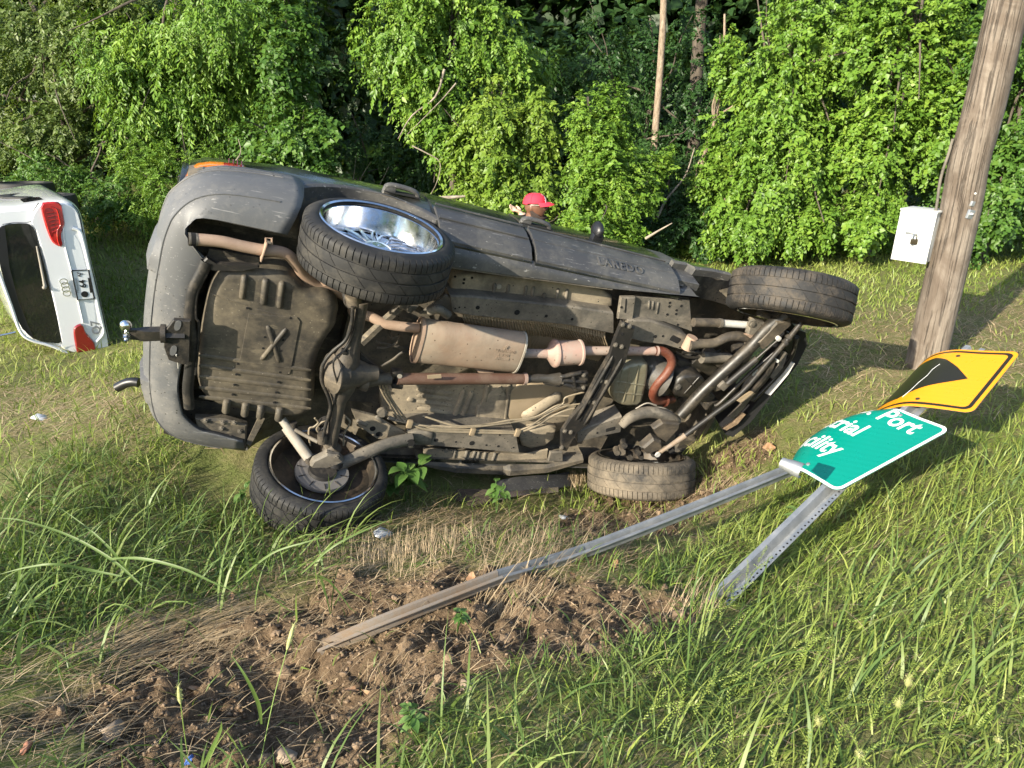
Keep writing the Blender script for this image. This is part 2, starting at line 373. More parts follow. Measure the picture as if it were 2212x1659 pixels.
# ================================================================== terrain
_tab = np.random.default_rng(3).random((64, 64))
def vnoise(x, y):
    x = np.asarray(x, float); y = np.asarray(y, float)
    xi = np.floor(x).astype(int); yi = np.floor(y).astype(int); fx = x - xi; fy = y - yi
    fx = fx * fx * (3 - 2 * fx); fy = fy * fy * (3 - 2 * fy)
    g = lambda i, j: _tab[i % 64, j % 64]
    return (g(xi, yi) * (1 - fx) + g(xi + 1, yi) * fx) * (1 - fy) + (g(xi, yi + 1) * (1 - fx) + g(xi + 1, yi + 1) * fx) * fy - .5
def fbm(x, y, s, o=4, g=.5):
    v = 0; a = 1
    for i in range(o): v = v + a * vnoise(x * s + i * 17.3, y * s + i * 9.1); s *= 2.03; a *= g
    return v
_ctl = [at_y(*p) for p in [(690, 1150, 3.75), (1385, 1085, 4.8), (1990, 790, 6.0), (1106, 560, 11.5), (1900, 560, 10.8), (200, 470, 12.0),
        (225, 772, 7.1), (20, 745, 7.3), (1106, 1659, 1.64), (0, 1659, 1.70), (2212, 1659, 1.62), (100, 900, 5.2), (100, 1300, 2.78), (2100, 1000, 4.2),
        (800, 1300, 2.74), (1530, 1310, 2.75), (300, 1500, 2.16), (1650, 960, 5.2), (1900, 640, 8.6), (250, 810, 6.0), (700, 1440, 2.32), (1250, 1195, 3.2), (2200, 1250, 2.68), (2200, 850, 5.2), (450, 1000, 4.55), (1040, 1080, 4.5)]]
_ctl += [np.array(p) for p in [(1.1, 5.7, -.72), (-.9, 5.9, -.12), (.5, 6.6, -.35), (2.2, 6.2, -.22), (-8, 6, -.2), (8, 5, .1), (10, 11, .2), (-12, 12, .6), (0, -3, .20), (-6, -2, .0), (6, -2, .3), (0, .3, .24), (-4, .8, .0), (4, .8, .28), (0, 20, .1), (-14, 20, .6), (14, 20, .3), (-2.2, 4.6, -.12), (0, 8.5, -.12), (-2.5, 8.5, -.05), (.2, 6.9, -.26)]]
_C = np.array(_ctl); _n = len(_C)
def _phi(r): return np.where(r > 1e-9, r * r * np.log(r + 1e-12), 0)
_A = np.zeros((_n + 3, _n + 3)); _d = np.hypot(_C[:, None, 0] - _C[None, :, 0], _C[:, None, 1] - _C[None, :, 1])
_A[:_n, :_n] = _phi(_d) + np.eye(_n) * .02; _A[:_n, _n] = 1; _A[:_n, _n + 1:] = _C[:, :2]; _A[_n:, :_n] = _A[:_n, _n:].T
_w = np.linalg.solve(_A, np.concatenate([_C[:, 2], [0, 0, 0]]))
def h_base(x, y):
    x = np.clip(np.asarray(x, float), -16, 16); y = np.clip(np.asarray(y, float), -4, 24); out = _w[_n] + _w[_n + 1] * x + _w[_n + 2] * y
    for i in range(_n): out = out + _w[i] * _phi(np.hypot(x - _C[i, 0], y - _C[i, 1]))
    return out
def ground_hit(px, py, hf=None):
    hf = hf or h_base; d = ray(px, py); t = .5
    while t < 60:
        p = np.array([0, 0, CAM_Z]) + d * t
        if p[2] < hf(p[0], p[1]): break
        t += .02 + t * .004
    return np.array([0, 0, CAM_Z]) + d * t
def zone(poly): return np.array([ground_hit(*p)[:2] for p in poly])
def inside(P, x, y):
    x = np.asarray(x); y = np.asarray(y); r = np.zeros(x.shape, bool); j = len(P) - 1
    for i in range(len(P)):
        c = ((P[i, 1] > y) != (P[j, 1] > y)) & (x < (P[j, 0] - P[i, 0]) * (y - P[i, 1]) / (P[j, 1] - P[i, 1] + 1e-12) + P[i, 0]); r ^= c; j = i
    return r
def edge_dist(P, x, y):
    x = np.asarray(x, float); y = np.asarray(y, float); d = np.full(x.shape, 1e9); j = len(P) - 1
    for i in range(len(P)):
        ax, ay = P[j]; bx, by = P[i]; L = (bx - ax) ** 2 + (by - ay) ** 2 + 1e-12
        t = np.clip(((x - ax) * (bx - ax) + (y - ay) * (by - ay)) / L, 0, 1)
        d = np.minimum(d, np.hypot(x - ax - t * (bx - ax), y - ay - t * (by - ay))); j = i
    return np.where(inside(P, x, y), d, -d)
Z_DIRT = zone([(-60, 1540), (150, 1490), (330, 1400), (560, 1312), (760, 1262), (960, 1235), (1130, 1240), (1330, 1255), (1480, 1300), (1540, 1350), (1430, 1400), (1250, 1420), (1120, 1440), (1000, 1475), (890, 1550), (820, 1640), (790, 1700), (260, 1700), (160, 1610), (-60, 1600)])
Z_DIRT2 = zone([(1290, 1075), (1480, 1045), (1560, 965), (1640, 905), (1690, 930), (1640, 1010), (1560, 1100), (1420, 1150), (1250, 1170), (1150, 1130)])
Z_STRAW = zone([(640, 1180), (800, 1130), (1000, 1100), (1250, 1110), (1600, 1040), (1640, 1110), (1500, 1190), (1300, 1270), (1000, 1260), (700, 1290), (400, 1400), (300, 1500), (250, 1700), (-60, 1700), (-60, 1460), (250, 1370), (520, 1270)])
Z_STRAW2 = zone([(1690, 690), (1960, 670), (2260, 620), (2260, 860), (2130, 900), (1960, 880), (1820, 870), (1720, 840), (1660, 760)])
Z_STRAW3 = zone([(-60, 850), (120, 830), (300, 850), (310, 900), (240, 930), (100, 960), (-60, 960)])
def soft(P, x, y, w=.12): return np.clip(edge_dist(P, x, y) / w + .5 + 1.2 * fbm(x, y, 4.0, 3), 0, 1)
PIT = ground_hit(650, 1500); PIT2 = ground_hit(1120, 1330)
_rp = [ground_hit(*p)[:2] for p in [(-60, 1490), (150, 1430), (330, 1370), (560, 1300), (760, 1255)]]
def dirt_mask(x, y): return np.maximum(soft(Z_DIRT, x, y), soft(Z_DIRT2, x, y))
_rj = np.random.default_rng(9); _jx = _rj.random((64, 64)); _jy = _rj.random((64, 64)); _jr = _rj.random((64, 64))
def clumps(x, y, cell):
    """rounded clods merging into the soil: domes on a jittered lattice"""
    u = np.asarray(x, float) / cell; v = np.asarray(y, float) / cell; ui = np.floor(u).astype(int); vi = np.floor(v).astype(int); out = np.zeros(u.shape)
    for a in (-1, 0, 1):
        for b in (-1, 0, 1):
            i = (ui + a) % 64; j = (vi + b) % 64; dx = u - (ui + a + _jx[i, j]); dy = v - (vi + b + _jy[i, j]); r = .25 + .6 * _jr[i, j] ** 2; an = .7 + .6 * _jx[j, i]
            q = 1 - (dx * dx * an + dy * dy / an) / (r * r); out = np.maximum(out, np.sqrt(np.clip(q, 0, 1)) * r)
    return out * cell
def height(x, y, fine=True):
    h = h_base(x, y); x = np.asarray(x, float); y = np.asarray(y, float)
    h = h + .022 * fbm(x, y, .8, 3) * np.clip((y - 0) / 2, 0, 1)
    near = np.clip((7.5 - y) / 2, 0, 1) * np.clip((5.5 - np.abs(x)) / 1.5, 0, 1)
    dm = dirt_mask(x, y) * near
    h = h - .11 * np.exp(-((x - PIT[0]) ** 2 / .10 + (y - PIT[1]) ** 2 / .05)) - .05 * np.exp(-((x - PIT2[0]) ** 2 / .10 + (y - PIT2[1]) ** 2 / .04))
    dr = np.full(x.shape, 9.0)
    for i in range(len(_rp) - 1):
        a, b = _rp[i], _rp[i + 1]; L = ((b - a) ** 2).sum(); t = np.clip(((x - a[0]) * (b[0] - a[0]) + (y - a[1]) * (b[1] - a[1])) / L, 0, 1)
        dr = np.minimum(dr, np.hypot(x - a[0] - t * (b[0] - a[0]), y - a[1] - t * (b[1] - a[1])))
    h = h + .04 * np.exp(-(dr / .13) ** 2)
    if fine:
        lump = np.abs(fbm(x, y, 5.0, 3, .6)); cr = .5 - np.abs(fbm(x + 3, y, 17.0, 3, .7))
        wx = x + .02 * fbm(x, y, 22.0, 2); wy = y + .02 * fbm(x + 9, y, 22.0, 2)
        h = h + dm * (.11 * lump + .035 * cr + .75 * clumps(wx, wy, .085) + .6 * clumps(wx + 3, wy, .038) + .012 * fbm(x, y + 5, 40.0, 2, .6) - .07) + (1 - dm) * near * .02 * fbm(x, y, 9.0, 3)
    return h
def axis(lo, hi, d0, d1, step, grow=1.22, mx=6):
    a = list(np.arange(d0, d1 + 1e-6, step)); s = step
    while a[-1] < hi: s = min(s * grow, mx); a.append(a[-1] + s)
    s = step; b = []; x = d0
    while x > lo: s = min(s * grow, mx); x -= s; b.append(x)
    return np.array(b[::-1] + a)
gx = axis(-90, 90, -2.3, 2.0, .017, 1.07); gy = axis(-40, 140, 1.25, 3.6, .017, 1.06)
GX, GY = np.meshgrid(gx, gy); GZ = height(GX, GY)
nx, ny = len(gx), len(gy); idx = np.arange(nx * ny).reshape(ny, nx)
F = np.stack([idx[:-1, :-1], idx[:-1, 1:], idx[1:, 1:], idx[1:, :-1]], -1).reshape(-1, 4)
ground = np_mesh('ground', np.stack([GX, GY, GZ], -1).reshape(-1, 3), F, 'soil', {'bare': dirt_mask(GX, GY).ravel()}, smooth=True)
tag(ground, 'grassy roadside bank with torn up bare soil in front', 'ground', kind='structure')
# ================================================================== the overturned SUV
# local frame: x forward, y left, z up, origin at the middle of the rear axle; it lies on its left side
def _rot(a, b, c):
    return np.array((Matrix.Rotation(c, 3, 'Z') @ Matrix.Rotation(b, 3, 'Y') @ Matrix.Rotation(a, 3, 'X')))
CR = _rot(rad(17.2), rad(13.4), rad(21.3)) @ np.array([[1, 0, 0], [0, 0, 1], [0, -1, 0]], float)
CT = np.array([-.99, 3.945, .642])
CM = Matrix([list(CR[i]) + [CT[i]] for i in range(3)] + [[0, 0, 0, 1]])
_o = CR.T @ (np.array([0, 0, CAM_Z]) - CT)
def U(p, z, ax=2):
    d = CR.T @ ray(*p); return Vector(_o + d * ((z - _o[ax]) / d[ax]))
def UL(crop_fn, pts, z):
    """points read off a close-up; z one height or one per point"""
    zs = z if isinstance(z, (list, tuple)) else [z] * len(pts)
    return [U(crop_fn(*p), q) for p, q in zip(pts, zs)]
suv = empty('overturned_suv', label='dark grey SUV lying on its left side with underbody facing out', cat='suv', mat=CM)
DOWN = Vector((0, 0, -1))

# ---- body solid with wheel openings
def section(x, hood=False, w=1.0, top=1.46, belt=.80, zb=.36, inset=.0):
    if hood: pts = [(.0, zb), (.80, zb), (.875, zb - .1), (.905, .46), (.91, .56), (.885, .66), (.80, belt), (.45, belt + .035), (.0, belt + .045), ]
    else: pts = [(.0, zb), (.80, zb), (.872, .25), (.902, .42), (.915, .56), (.90, .70), (.868, .82), (.66, top - .09), (.55, top), ]
    if not hood: pts[0] = (0, zb)
    half = [(y * w, z) for y, z in pts]
    L = [(x + inset * 0, y, z) for y, z in half]
    if not hood: L.append((x, 0, top + .015))
    R = [(x, -y, z) for y, z in half[1:]] [::-1]
    if hood: R = [(x, -y, z) for y, z in half[1:-1]][::-1]
    if not hood: return L + R
    return L + [(x, -.2, belt + .043)] + R  if False else L + R
def taper(x): return 1 - .070 * min(max((x - .4) / 1.8, 0), 1.3)
def body_section(x, w, top, belt, zb):
    w = w * taper(x)
    half = [(.0, zb), (.45, zb), (.80, zb), (.868, .27), (.900, .40), (.914, .54), (.903, .66), (.872, belt), (.872 - (top - belt) * .33 if top > belt + .1 else .70, top - .06 if top > belt + .1 else belt + .03), (.50, top), (.0, top + .015)]
    L = [(x, y * w, z) for y, z in half]; R = [(x, -y * w, z) for y, z in half[1:-1]][::-1]
    return L + R
b = MB()
b.loft([body_section(-.93, .89, 1.12, .82, .40), body_section(-.86, .925, 1.40, .82, .40), body_section(-.45, .985, 1.48, .82, .40), body_section(.3, 1, 1.50, .82, .40), body_section(1.2, 1, 1.49, .82, .40), body_section(1.62, 1, 1.45, .82, .40),
        body_section(2.28, 1, .90, .82, .40), body_section(2.9, .985, .86, .80, .40), body_section(3.15, .95, .80, .76, .42), body_section(3.28, .90, .68, .62, .45)])
body = b.build('body', 'paint', suv, smooth=30)
def cutter(mb):
    o = mb.build('cutter', None, suv, smooth=0); return o
cuts = []
for (x, r) in ((0.0, .50), (2.66, .52)):
    for s in (-1, 1):
        cuts.append(cutter(MB().lathe((x, s * .50, .06), (0, s, 0), [(0, r * .96), (.60, r)], 36, True)))
cuts.append(cutter(MB().box((2.70, 0, .45), (.52, .62, .24))))
cuts.append(cutter(MB().box((-.42, 0, .42), (.46, .60, .10))))
for c in cuts:
    m = body.modifiers.new('cut', 'BOOLEAN'); m.operation = 'DIFFERENCE'; m.object = c; m.solver = 'EXACT'
dg = bpy.context.evaluated_depsgraph_get(); me = bpy.data.meshes.new_from_object(body.evaluated_get(dg))
body.modifiers.clear(); body.data = me
for c in cuts: bpy.data.objects.remove(c)
me.materials.clear(); me.materials.append(M['paint']); me.materials.append(M['underbody'])
for p in me.polygons:
    c = p.center; n = p.normal
    if n.z < -.7 and c.z < .72 or abs(c.y) < .84 and c.z < .70 or (abs(n.y) < .5 and c.z < .5 and abs(c.y) < .9 and (abs(c.x) < .6 or abs(c.x - 2.66) < .6)): p.material_index = 1
me.polygons.foreach_set('use_smooth', [True] * len(me.polygons)); me.set_sharp_from_angle(angle=rad(30))
def side_y(z):
    zs = [.10, .185, .27, .40, .54, .66, .82, 1.0, 1.44]; ys = [.74, .822, .875, .904, .914, .903, .872, .81, .665]
    return float(np.interp(z, zs, ys))
def side_patch(x0, x1, z0, z1, off, th=.014, nx=10, nz=8, side=-1, skew=0, crown=0):
    """a thick panel that follows the body side"""
    out = []; inn = []
    for j in range(nz + 1):
        z = z0 + (z1 - z0) * j / nz
        for i in range(nx + 1):
            x = x0 + (x1 - x0) * i / nx + skew * (z - z0)
            c = crown * (1 - (2 * j / nz - 1) ** 4)
            k_ = taper(x); out.append((x, side * (side_y(z) * k_ + off + c), z)); inn.append((x, side * (side_y(z) * k_ + off - th), z))
    n = (nx + 1) * (nz + 1); F = []
    g = lambda i, j: j * (nx + 1) + i
    for j in range(nz):
        for i in range(nx):
            F.append((g(i, j), g(i + 1, j), g(i + 1, j + 1), g(i, j + 1))); F.append((n + g(i, j), n + g(i, j + 1), n + g(i + 1, j + 1), n + g(i + 1, j)))
    for i in range(nx): F.append((g(i, 0), n + g(i, 0), n + g(i + 1, 0), g(i + 1, 0))); F.append((g(i, nz), g(i + 1, nz), n + g(i + 1, nz), n + g(i, nz)))
    for j in range(nz): F.append((g(0, j), g(0, j + 1), n + g(0, j + 1), n + g(0, j))); F.append((g(nx, j), n + g(nx, j), n + g(nx, j + 1), g(nx, j + 1)))
    return MB().raw(out + inn, F)
for s in (-1, 1):
    rd = side_patch(.40, 1.005, .185, .82, .010, .03, side=s).build('rear_door', 'paint', suv, 40)
    side_patch(.405, 1.0, .19, .475, .024, .02, side=s, crown=.006).build('door_cladding', 'cladding_dark', rd, 40)
    fd = side_patch(1.025, 2.13, .18, .82, .016 if s < 0 else .010, .03, nx=14, side=s).build('front_door', 'paint', suv, 40)
    side_patch(1.03, 2.125, .185, .47, .032 if s < 0 else .024, .02, nx=14, side=s, crown=.006).build('door_cladding', 'cladding_dark', fd, 40)
    for d, xa, xb in ((rd, .42, .95), (fd, 1.08, 1.78)):
        side_patch(xa, xb, .88, 1.36, .004, .008, side=s).build('window', 'glass_dark', d, 40)
    if s < 0: RD, FD = rd, fd
side_patch(2.145, 2.34, .30, .80, .014, .05, nx=6, side=-1, skew=-.12).build('front_fender', 'cladding_dark', suv, 40)
# trim moulding along the right doors
for d, xa, xb in ((RD, .41, .995), (FD, 1.035, 2.12)):
    MB().tube([(x, -side_y(.475) * taper(x) - .036, .478) for x in np.linspace(xa, xb, 8)], .007, 8).build('moulding', 'cladding_dark', d)
    MB().tube([(x, -side_y(.33) * taper(x) - .036, .33) for x in np.linspace(xa, xb, 8)], .006, 6).build('moulding', 'cladding_dark', d)
# door handles of the upper (right) side: a flat black patch painting the cup's shade and an arched grip
for d, p in ((RD, (880, 425)), (FD, (1168, 488))):
    h = U(p, -1.0, 1); h = Vector((h.x, -.93, .635)) if False else h
    z0 = .605; x0 = h.x + (.03 if d is RD else .10); y0 = -side_y(z0) * taper(x0) - .006
    mb = MB()
    mb.tube(spline([(x0 - .105, y0 + .01, z0), (x0 - .095, y0 - .032, z0), (x0 - .05, y0 - .044, z0), (x0 + .04, y0 - .040, z0), (x0 + .09, y0 - .026, z0), (x0 + .105, y0 + .01, z0)], 5), [.015] * 26, 10, flat=1.4)
    mb.box((x0 - .075, y0 - .012, z0), (.036, .026, .020), bev=.010)
    mb.build('door_handle', 'cladding_dark', d)
    side_patch(x0 - .11, x0 + .12, z0 - .035, z0 + .035, .018 if d is FD else .013, .004, nx=6, nz=4).build('handle_recess_shade', 'hole', d)  # black sheet on the door skin, recess shade put into its colour
# lettering on the front door
tm = text_mesh('LAREDO', .085, 'CENTER', .003, spacing=1.15, bold=.002)
lp = U((1352, 548), -.955, 1)
for v in tm.vertices: x, z, dd = v.co.x + lp.x, v.co.y + lp.z - .03, v.co.z; v.co = (x, -side_y(z) * taper(x) - .041 - max(dd, 0), z)
tm.materials.append(M['cladding_dark']); add(bpy.data.objects.new('lettering', tm), FD)
# outside mirror
mp = U((1330, 520), -1.0, 1)
MB().ball((mp.x + .03, -.935, mp.z + .32), .075, 14, (.5, .8, .95)).box((mp.x + .03, -.87, mp.z + .29), (.04, .05, .03), bev=.01).build('wing_mirror', 'black_plastic', FD)

# ---- sill (right) and crushed sill (left)
def strip(pts_a, pts_b, za, zb, thick, name, mat, parent=suv, rounded=True, smooth=40):
    """a panel between two edges, bulging outward, with thickness"""
    A = [U(p, za) for p in pts_a]; B = [U(p, zb) for p in pts_b]; rings = []
    for p, q in zip(A, B):
        d = q - p; n = Vector((0, 0, -1))
        prof = [p - n * thick, p, p + d * .25 + n * .018, p + d * .6 + n * .02, q + n * .004, q - n * thick]
        if not rounded: prof = [p - n * thick, p, p + d * .33, p + d * .66, q, q - n * thick]
        rings.append(prof)
    return MB().loft(rings).build(name, mat, parent, smooth)
sa = [U(c3(*p), .27) for p in [(700, 470), (900, 515), (1240, 575), (1640, 640), (2212, 715)]] + [U(c5(740, 235), .27)]
sill_in = [U(c3(*p), .16) for p in [(760, 690), (1000, 725), (1350, 775), (1740, 825), (2212, 890)]] + [U(c5(865, 352), .16)]
rings = []
for q, p in zip(sa, sill_in):
    yo = -.90; x = p.x
    k_ = taper(x); w_ = p.y + .835 * k_; rings.append([(x - .02, -.78 * k_, .34), (x - .015, -.82 * k_, .25), (x - .01, -.838 * k_, .205), (x, -.832 * k_ + w_ * .18, .176), (x, -.835 * k_ + w_ * .5, .158), (x, p.y, .156), (x, p.y + .008, .19), (x, p.y + .0, .30)])
sill = MB().loft(rings).build('sill', 'cladding_dark', suv, 50)
MB().tube([Vector(r[5]) + Vector((0, .01, .012)) for r in rings[:-1]], .006, 6).build('sill_flange', 'frame_steel', sill)
# left sill, buckled
lo = [U(c4(*p), .20) for p in [(640, 1150), (980, 1165), (1440, 1190), (1500, 1185), (1830, 1170), (2170, 1110)]]
lo2 = [U(c4(*p), .16) for p in [(760, 1235), (1000, 1285), (1450, 1320), (1500, 1300), (1850, 1285), (2180, 1190)]]
rings = []
for k, (p, q) in enumerate(zip(lo, lo2)):
    dz = .02 if k == 2 else (-.015 if k == 3 else 0); m = (p + q) / 2
    rings.append([p + Vector((0, 0, .10)), p + Vector((0, 0, dz)), m + Vector((0, 0, -.02 + dz)), q + Vector((0, 0, dz)), q + Vector((0, .05, .10)), q + Vector((0, .06, .25))])
MB().loft(rings).build('crushed_sill', 'underbody', suv, 30, 'buckled lower sill pressed into the ground')
# ---- rear bumper
LIP = [(620, 509), (540, 492), (437, 473), (410, 486), (400, 508), (438, 558), (452, 567), (430, 600), (415, 630), (407, 680), (403, 740), (392, 790), (385, 840), (392, 885), (400, 905), (430, 930), (470, 940), (525, 955)]
OUT = [(-.36, -.905), (-.52, -.905), (-.72, -.888), (-.84, -.855), (-.92, -.80), (-.985, -.72), (-1.01, -.66), (-1.03, -.56), (-1.045, -.42), (-1.06, -.24), (-1.066, 0), (-1.06, .2), (-1.05, .38), (-1.02, .56), (-.97, .68), (-.87, .77), (-.68, .83), (-.44, .855)]
inn = [U(p, .135) for p in LIP]
for i in (0, 1, 2): inn[i].y = min(inn[i].y, -.66)
cols = []
for (x, y), p in zip(OUT, inn):
    o = Vector((x, y, 0)); i = Vector((p.x, p.y, 0)); d = (i - o)
    k = lambda f, z: (o + d * f) + Vector((0, 0, z))
    L = max(d.length, .05); g = lambda m: min(m / L, .9)
    cols.append([k(g(.10), .60), k(g(.035), .595), k(g(.008), .575), k(g(.0), .52), k(g(.0), .475), k(g(-.012), .46), k(g(-.018), .36), k(g(-.005), .27), k(g(.03), .205), k(g(.085), .165), k(g(.15), .145), k(.96, .135), k(1.0, .140), k(1.0, .175)])
def smooth_cols(C, n=3):
    out = []
    rows = len(C[0])
    S = [spline([c[r] for c in C], n) for r in range(rows)]
    return [[S[r][i] for r in range(rows)] for i in range(len(S[0]))]
bump = MB().loft(smooth_cols(cols), cap=False, closed=False).build('rear_bumper', 'cladding', suv, 50)
for r_, rr__ in ((5, .006), (3, .004), (8, .005)):
    MB().tube([c[r_] for c in smooth_cols(cols)][2:-2], rr__, 6, cap=True).build('bumper_crease', 'cladding', bump, 60)
sm = bump.modifiers.new('thickness', 'SOLIDIFY'); sm.thickness = .006; sm.offset = -1
# protective pads moulded on the bumper corners
for s in (-1, 1):
    pd = MB(); pr = []
    for (x, y) in [(-.955, .60), (-1.035, .53), (-1.062, .42), (-1.07, .36)]:
        yy = y * s if s < 0 else y * .98; kx = .012
        pr.append([(x + .02, yy, .50), (x - kx, yy, .485), (x - kx - .012, yy, .40), (x - kx, yy, .31), (x - kx * .3, yy, .235), (x + .06, yy, .195), (x + .06, yy, .4)])
    if True:
        y0 = pr[-1]; pr.append([(x_ + .05, y_ - .02 * s, z_) for x_, y_, z_ in y0])
        pd.loft(pr).build('bumper_pad', 'cladding', bump, 50)
# tail lamp, upper rear corner
def lamp(pts, name, mat, parent, z0, z1, d):
    mb = MB(); mb.loft([[(x, y, z0) for x, y in pts], [(x, y, (z0 + z1) / 2) for x, y in pts], [(x, y * .985, z1) for x, y in pts]]); return mb.build(name, mat, parent, 60)
tl = lamp([(-.95, -.64), (-.945, -.75), (-.925, -.80), (-.89, -.832), (-.83, -.856), (-.76, -.868), (-.76, -.74)], 'tail_lamp', 'lens_amber', suv, .59, .685, 0)
lamp([(-.76, -.868), (-.71, -.874), (-.66, -.880), (-.645, -.87), (-.645, -.76), (-.76, -.76)], 'lamp_lens', 'lens_red', tl, .592, .68, 0)
for k in range(4):
    MB().tube([(-.735 + k * .022, -.885, .60), (-.735 + k * .022, -.885, .67)], .003, 6).build('lens_rib', 'lens_red_dark', tl)
# number-plate side of the tailgate (hidden from the road side)
tg = MB().box((-.955, 0, .78), (.02, .72, .15), bev=.015).build('tailgate', 'paint', suv, 40)
MB().box((-.93, 0, 1.10), (.012, .62, .16), Matrix.Rotation(rad(20), 3, 'Y'), .008).build('rear_window', 'glass_dark', tg, 40)
# wheel-arch flares of the right side
def flare(cx, r, a0, a1, s=-1, y=.915, w=.035, name='wheel_arch_flare'):
    rings = []
    for a in np.linspace(rad(a0), rad(a1), 22):
        c, sn = math.cos(a), math.sin(a)
        P = lambda rr, yy: (cx + c * rr, s * yy, .06 + sn * rr)
        rings.append([P(r - .012, y - .09), P(r - .012, y - .012), P(r + .004, y - .002), P(r + w * .7, y - .004), P(r + w, y - .02), P(r + w, y - .08)])
    return MB().loft(rings).build(name, 'cladding_dark', suv, 50)
flare(0, .502, 34, 150, w=.022); flare(0, .502, 34, 150, 1, w=.022); flare(2.66, .52, 20, 150, 1)
# mangled front fender strip above the front wheel opening
fs = [U(c5(*p), -.93, 1) for p in [(705, 110), (790, 125), (840, 150), (960, 165), (1065, 190)]]
MB().loft([[p + Vector((0, .02, .012)), p + Vector((0, .018, -.008)), p + Vector((.01, .03, -.02)), p + Vector((.01, .08, -.01)), p + Vector((0, .07, .015))] for p in fs]).build('torn_fender_edge', 'cladding_dark', suv, 30, 'bent edge of the torn front fender')
# ---- wheels
TR, TW, RR_ = .415, .27, .325
def make_wheel(name, M4, face_out, mud=False, label=None):
    """wheel frame: +y is the outer face; spun profile with cut tread"""
    w = bpy.data.objects.new(name, None); add(w, suv); w.matrix_local = M4; w.empty_display_size = .1
    if label: w['label'] = label
    h = TW / 2
    prof = [(-h + .012, RR_ - .012, 0), (-h - .004, RR_ + .015, 0), (-h - .006, RR_ + .035, 0), (-h + .004, TR - .030, 0), (-h + .016, TR - .012, 2)]
    for lo, hi, k in ((-.112, -.066, 2), (-.056, -.006, 1), (.006, .056, 1), (.066, .112, 2)):
        prof += [(lo, TR - .002 - abs(lo) * .04, k), ((lo + hi) / 2, TR - abs(lo + hi) * .02, k), (hi, TR - .002 - abs(hi) * .04, k)]
        if hi < .1: prof += [(hi + .001, TR - .011, 0), (hi + .009, TR - .011, 0)]
    prof += [(h - .016, TR - .012, 2), (h - .004, TR - .030, 0), (h + .006, RR_ + .035, 0), (h + .004, RR_ + .015, 0), (h - .012, RR_ - .012, 0)]
    NP = 72; frac = [0.0, .84, .87, .97]; V = []; F = []
    n = len(prof)
    for k in range(NP):
        for fi, fr in enumerate(frac):
            for (y, r, kind) in prof:
                sk = 0
                if kind == 2: sk = .05 * (abs(y) - .08)
                if kind == 1: sk = y * 2.4
                a = 2 * math.pi * ((k + fr) / NP) + sk
                rr = r
                if fi >= 2 and (kind == 2 or (kind == 1 and k % 3 == 0)): rr = r - (.009 if kind == 2 else .003)
                V.append((math.cos(a) * rr, y, math.sin(a) * rr))
    m = NP * 4
    for k in range(m):
        k2 = (k + 1) % m
        for i in range(n - 1): F.append((k * n + i, k * n + i + 1, k2 * n + i + 1, k2 * n + i))
    MB().raw(V, F).build('tyre', mud if isinstance(mud, str) else ('tyre_muddy' if mud else 'tyre'), w, 32)
    # rim barrel, lips, dish and wire-style spokes
    lip = RR_ + .004
    mb = MB(); mb.lathe((0, 0, 0), (0, 1, 0), [(h + .004, lip - .012), (h + .010, lip), (h + .004, lip + .006), (h - .012, lip - .006), (h - .02, lip - .02), (.06, lip - .024), (.02, lip - .034), (-.02, lip - .045)], 64)
    rim = mb.build('rim', 'chrome', w, 50)
    MB().lathe((0, 0, 0), (0, 1, 0), [(-h - .002, lip - .006), (-h + .004, lip - .014), (-h + .03, lip - .022), (-.05, lip - .03), (-.034, .20), (-.034, .05)], 48).build('barrel', 'wheel_inner', rim, 40)
    MB().lathe((0, 0, 0), (0, 1, 0), [(-h - .007, lip + .004), (-h - .010, lip - .004), (-h - .004, lip - .012)], 64).build('rim_lip', 'chrome', rim, 50)
    for ring, (r0, r1, y0, y1, N, tw) in enumerate(((.06, .282, .012, -.012, 20, .30), (.06, .282, .004, -.018, 20, -.30))):
        for k in range(N):
            a = 2 * math.pi * k / N; a2 = a + tw
            if ring == 0:
                MB().tube(spline([(math.cos(a) * r0, y0, math.sin(a) * r0), (math.cos((a + a2) / 2) * (r0 + r1) / 2, y0 + .004, math.sin((a + a2) / 2) * (r0 + r1) / 2), (math.cos(a2) * r1, y1, math.sin(a2) * r1)], 3), .0075, 6).build('spoke', 'chrome', rim)
            else:
                MB().tube([(math.cos(a) * r0, y0, math.sin(a) * r0), (math.cos(a2) * r1, y1, math.sin(a2) * r1)], .006, 6).build('spoke', 'chrome', rim)
    MB().lathe((0, 0, 0), (0, 1, 0), [(.027, .0001), (.030, .03), (.027, .055), (.012, .085), (-.018, .095)], 32).build('hub_cap', 'chrome', rim, 40)
    MB().lathe((0, 0, 0), (0, 1, 0), [(-.026, .0001), (-.026, .29)], 40).build('spoke_backing', 'chrome_dull', rim, 40)
    # brake, seen from the inside
    MB().lathe((0, 0, 0), (0, 1, 0), [(-.04, .06), (-.075, .065), (-.078, .165), (-.065, .168), (-.05, .165)], 40).build('brake_disc', 'brake_disc', w, 40)
    MB().lathe((0, 0, 0), (0, 1, 0), [(-.11, .0001), (-.105, .05), (-.10, .085), (-.075, .09)], 30).build('brake_hub', 'black_steel', w, 40)
    for k in range(10):
        a = 2 * math.pi * k / 10 + .2
        MB().box((math.cos(a) * .135, -.080, math.sin(a) * .135), (.022, .0025, .002), Matrix.Rotation(-a, 3, 'Y')).build('disc_slot', 'black_steel', w, 0)
    return w
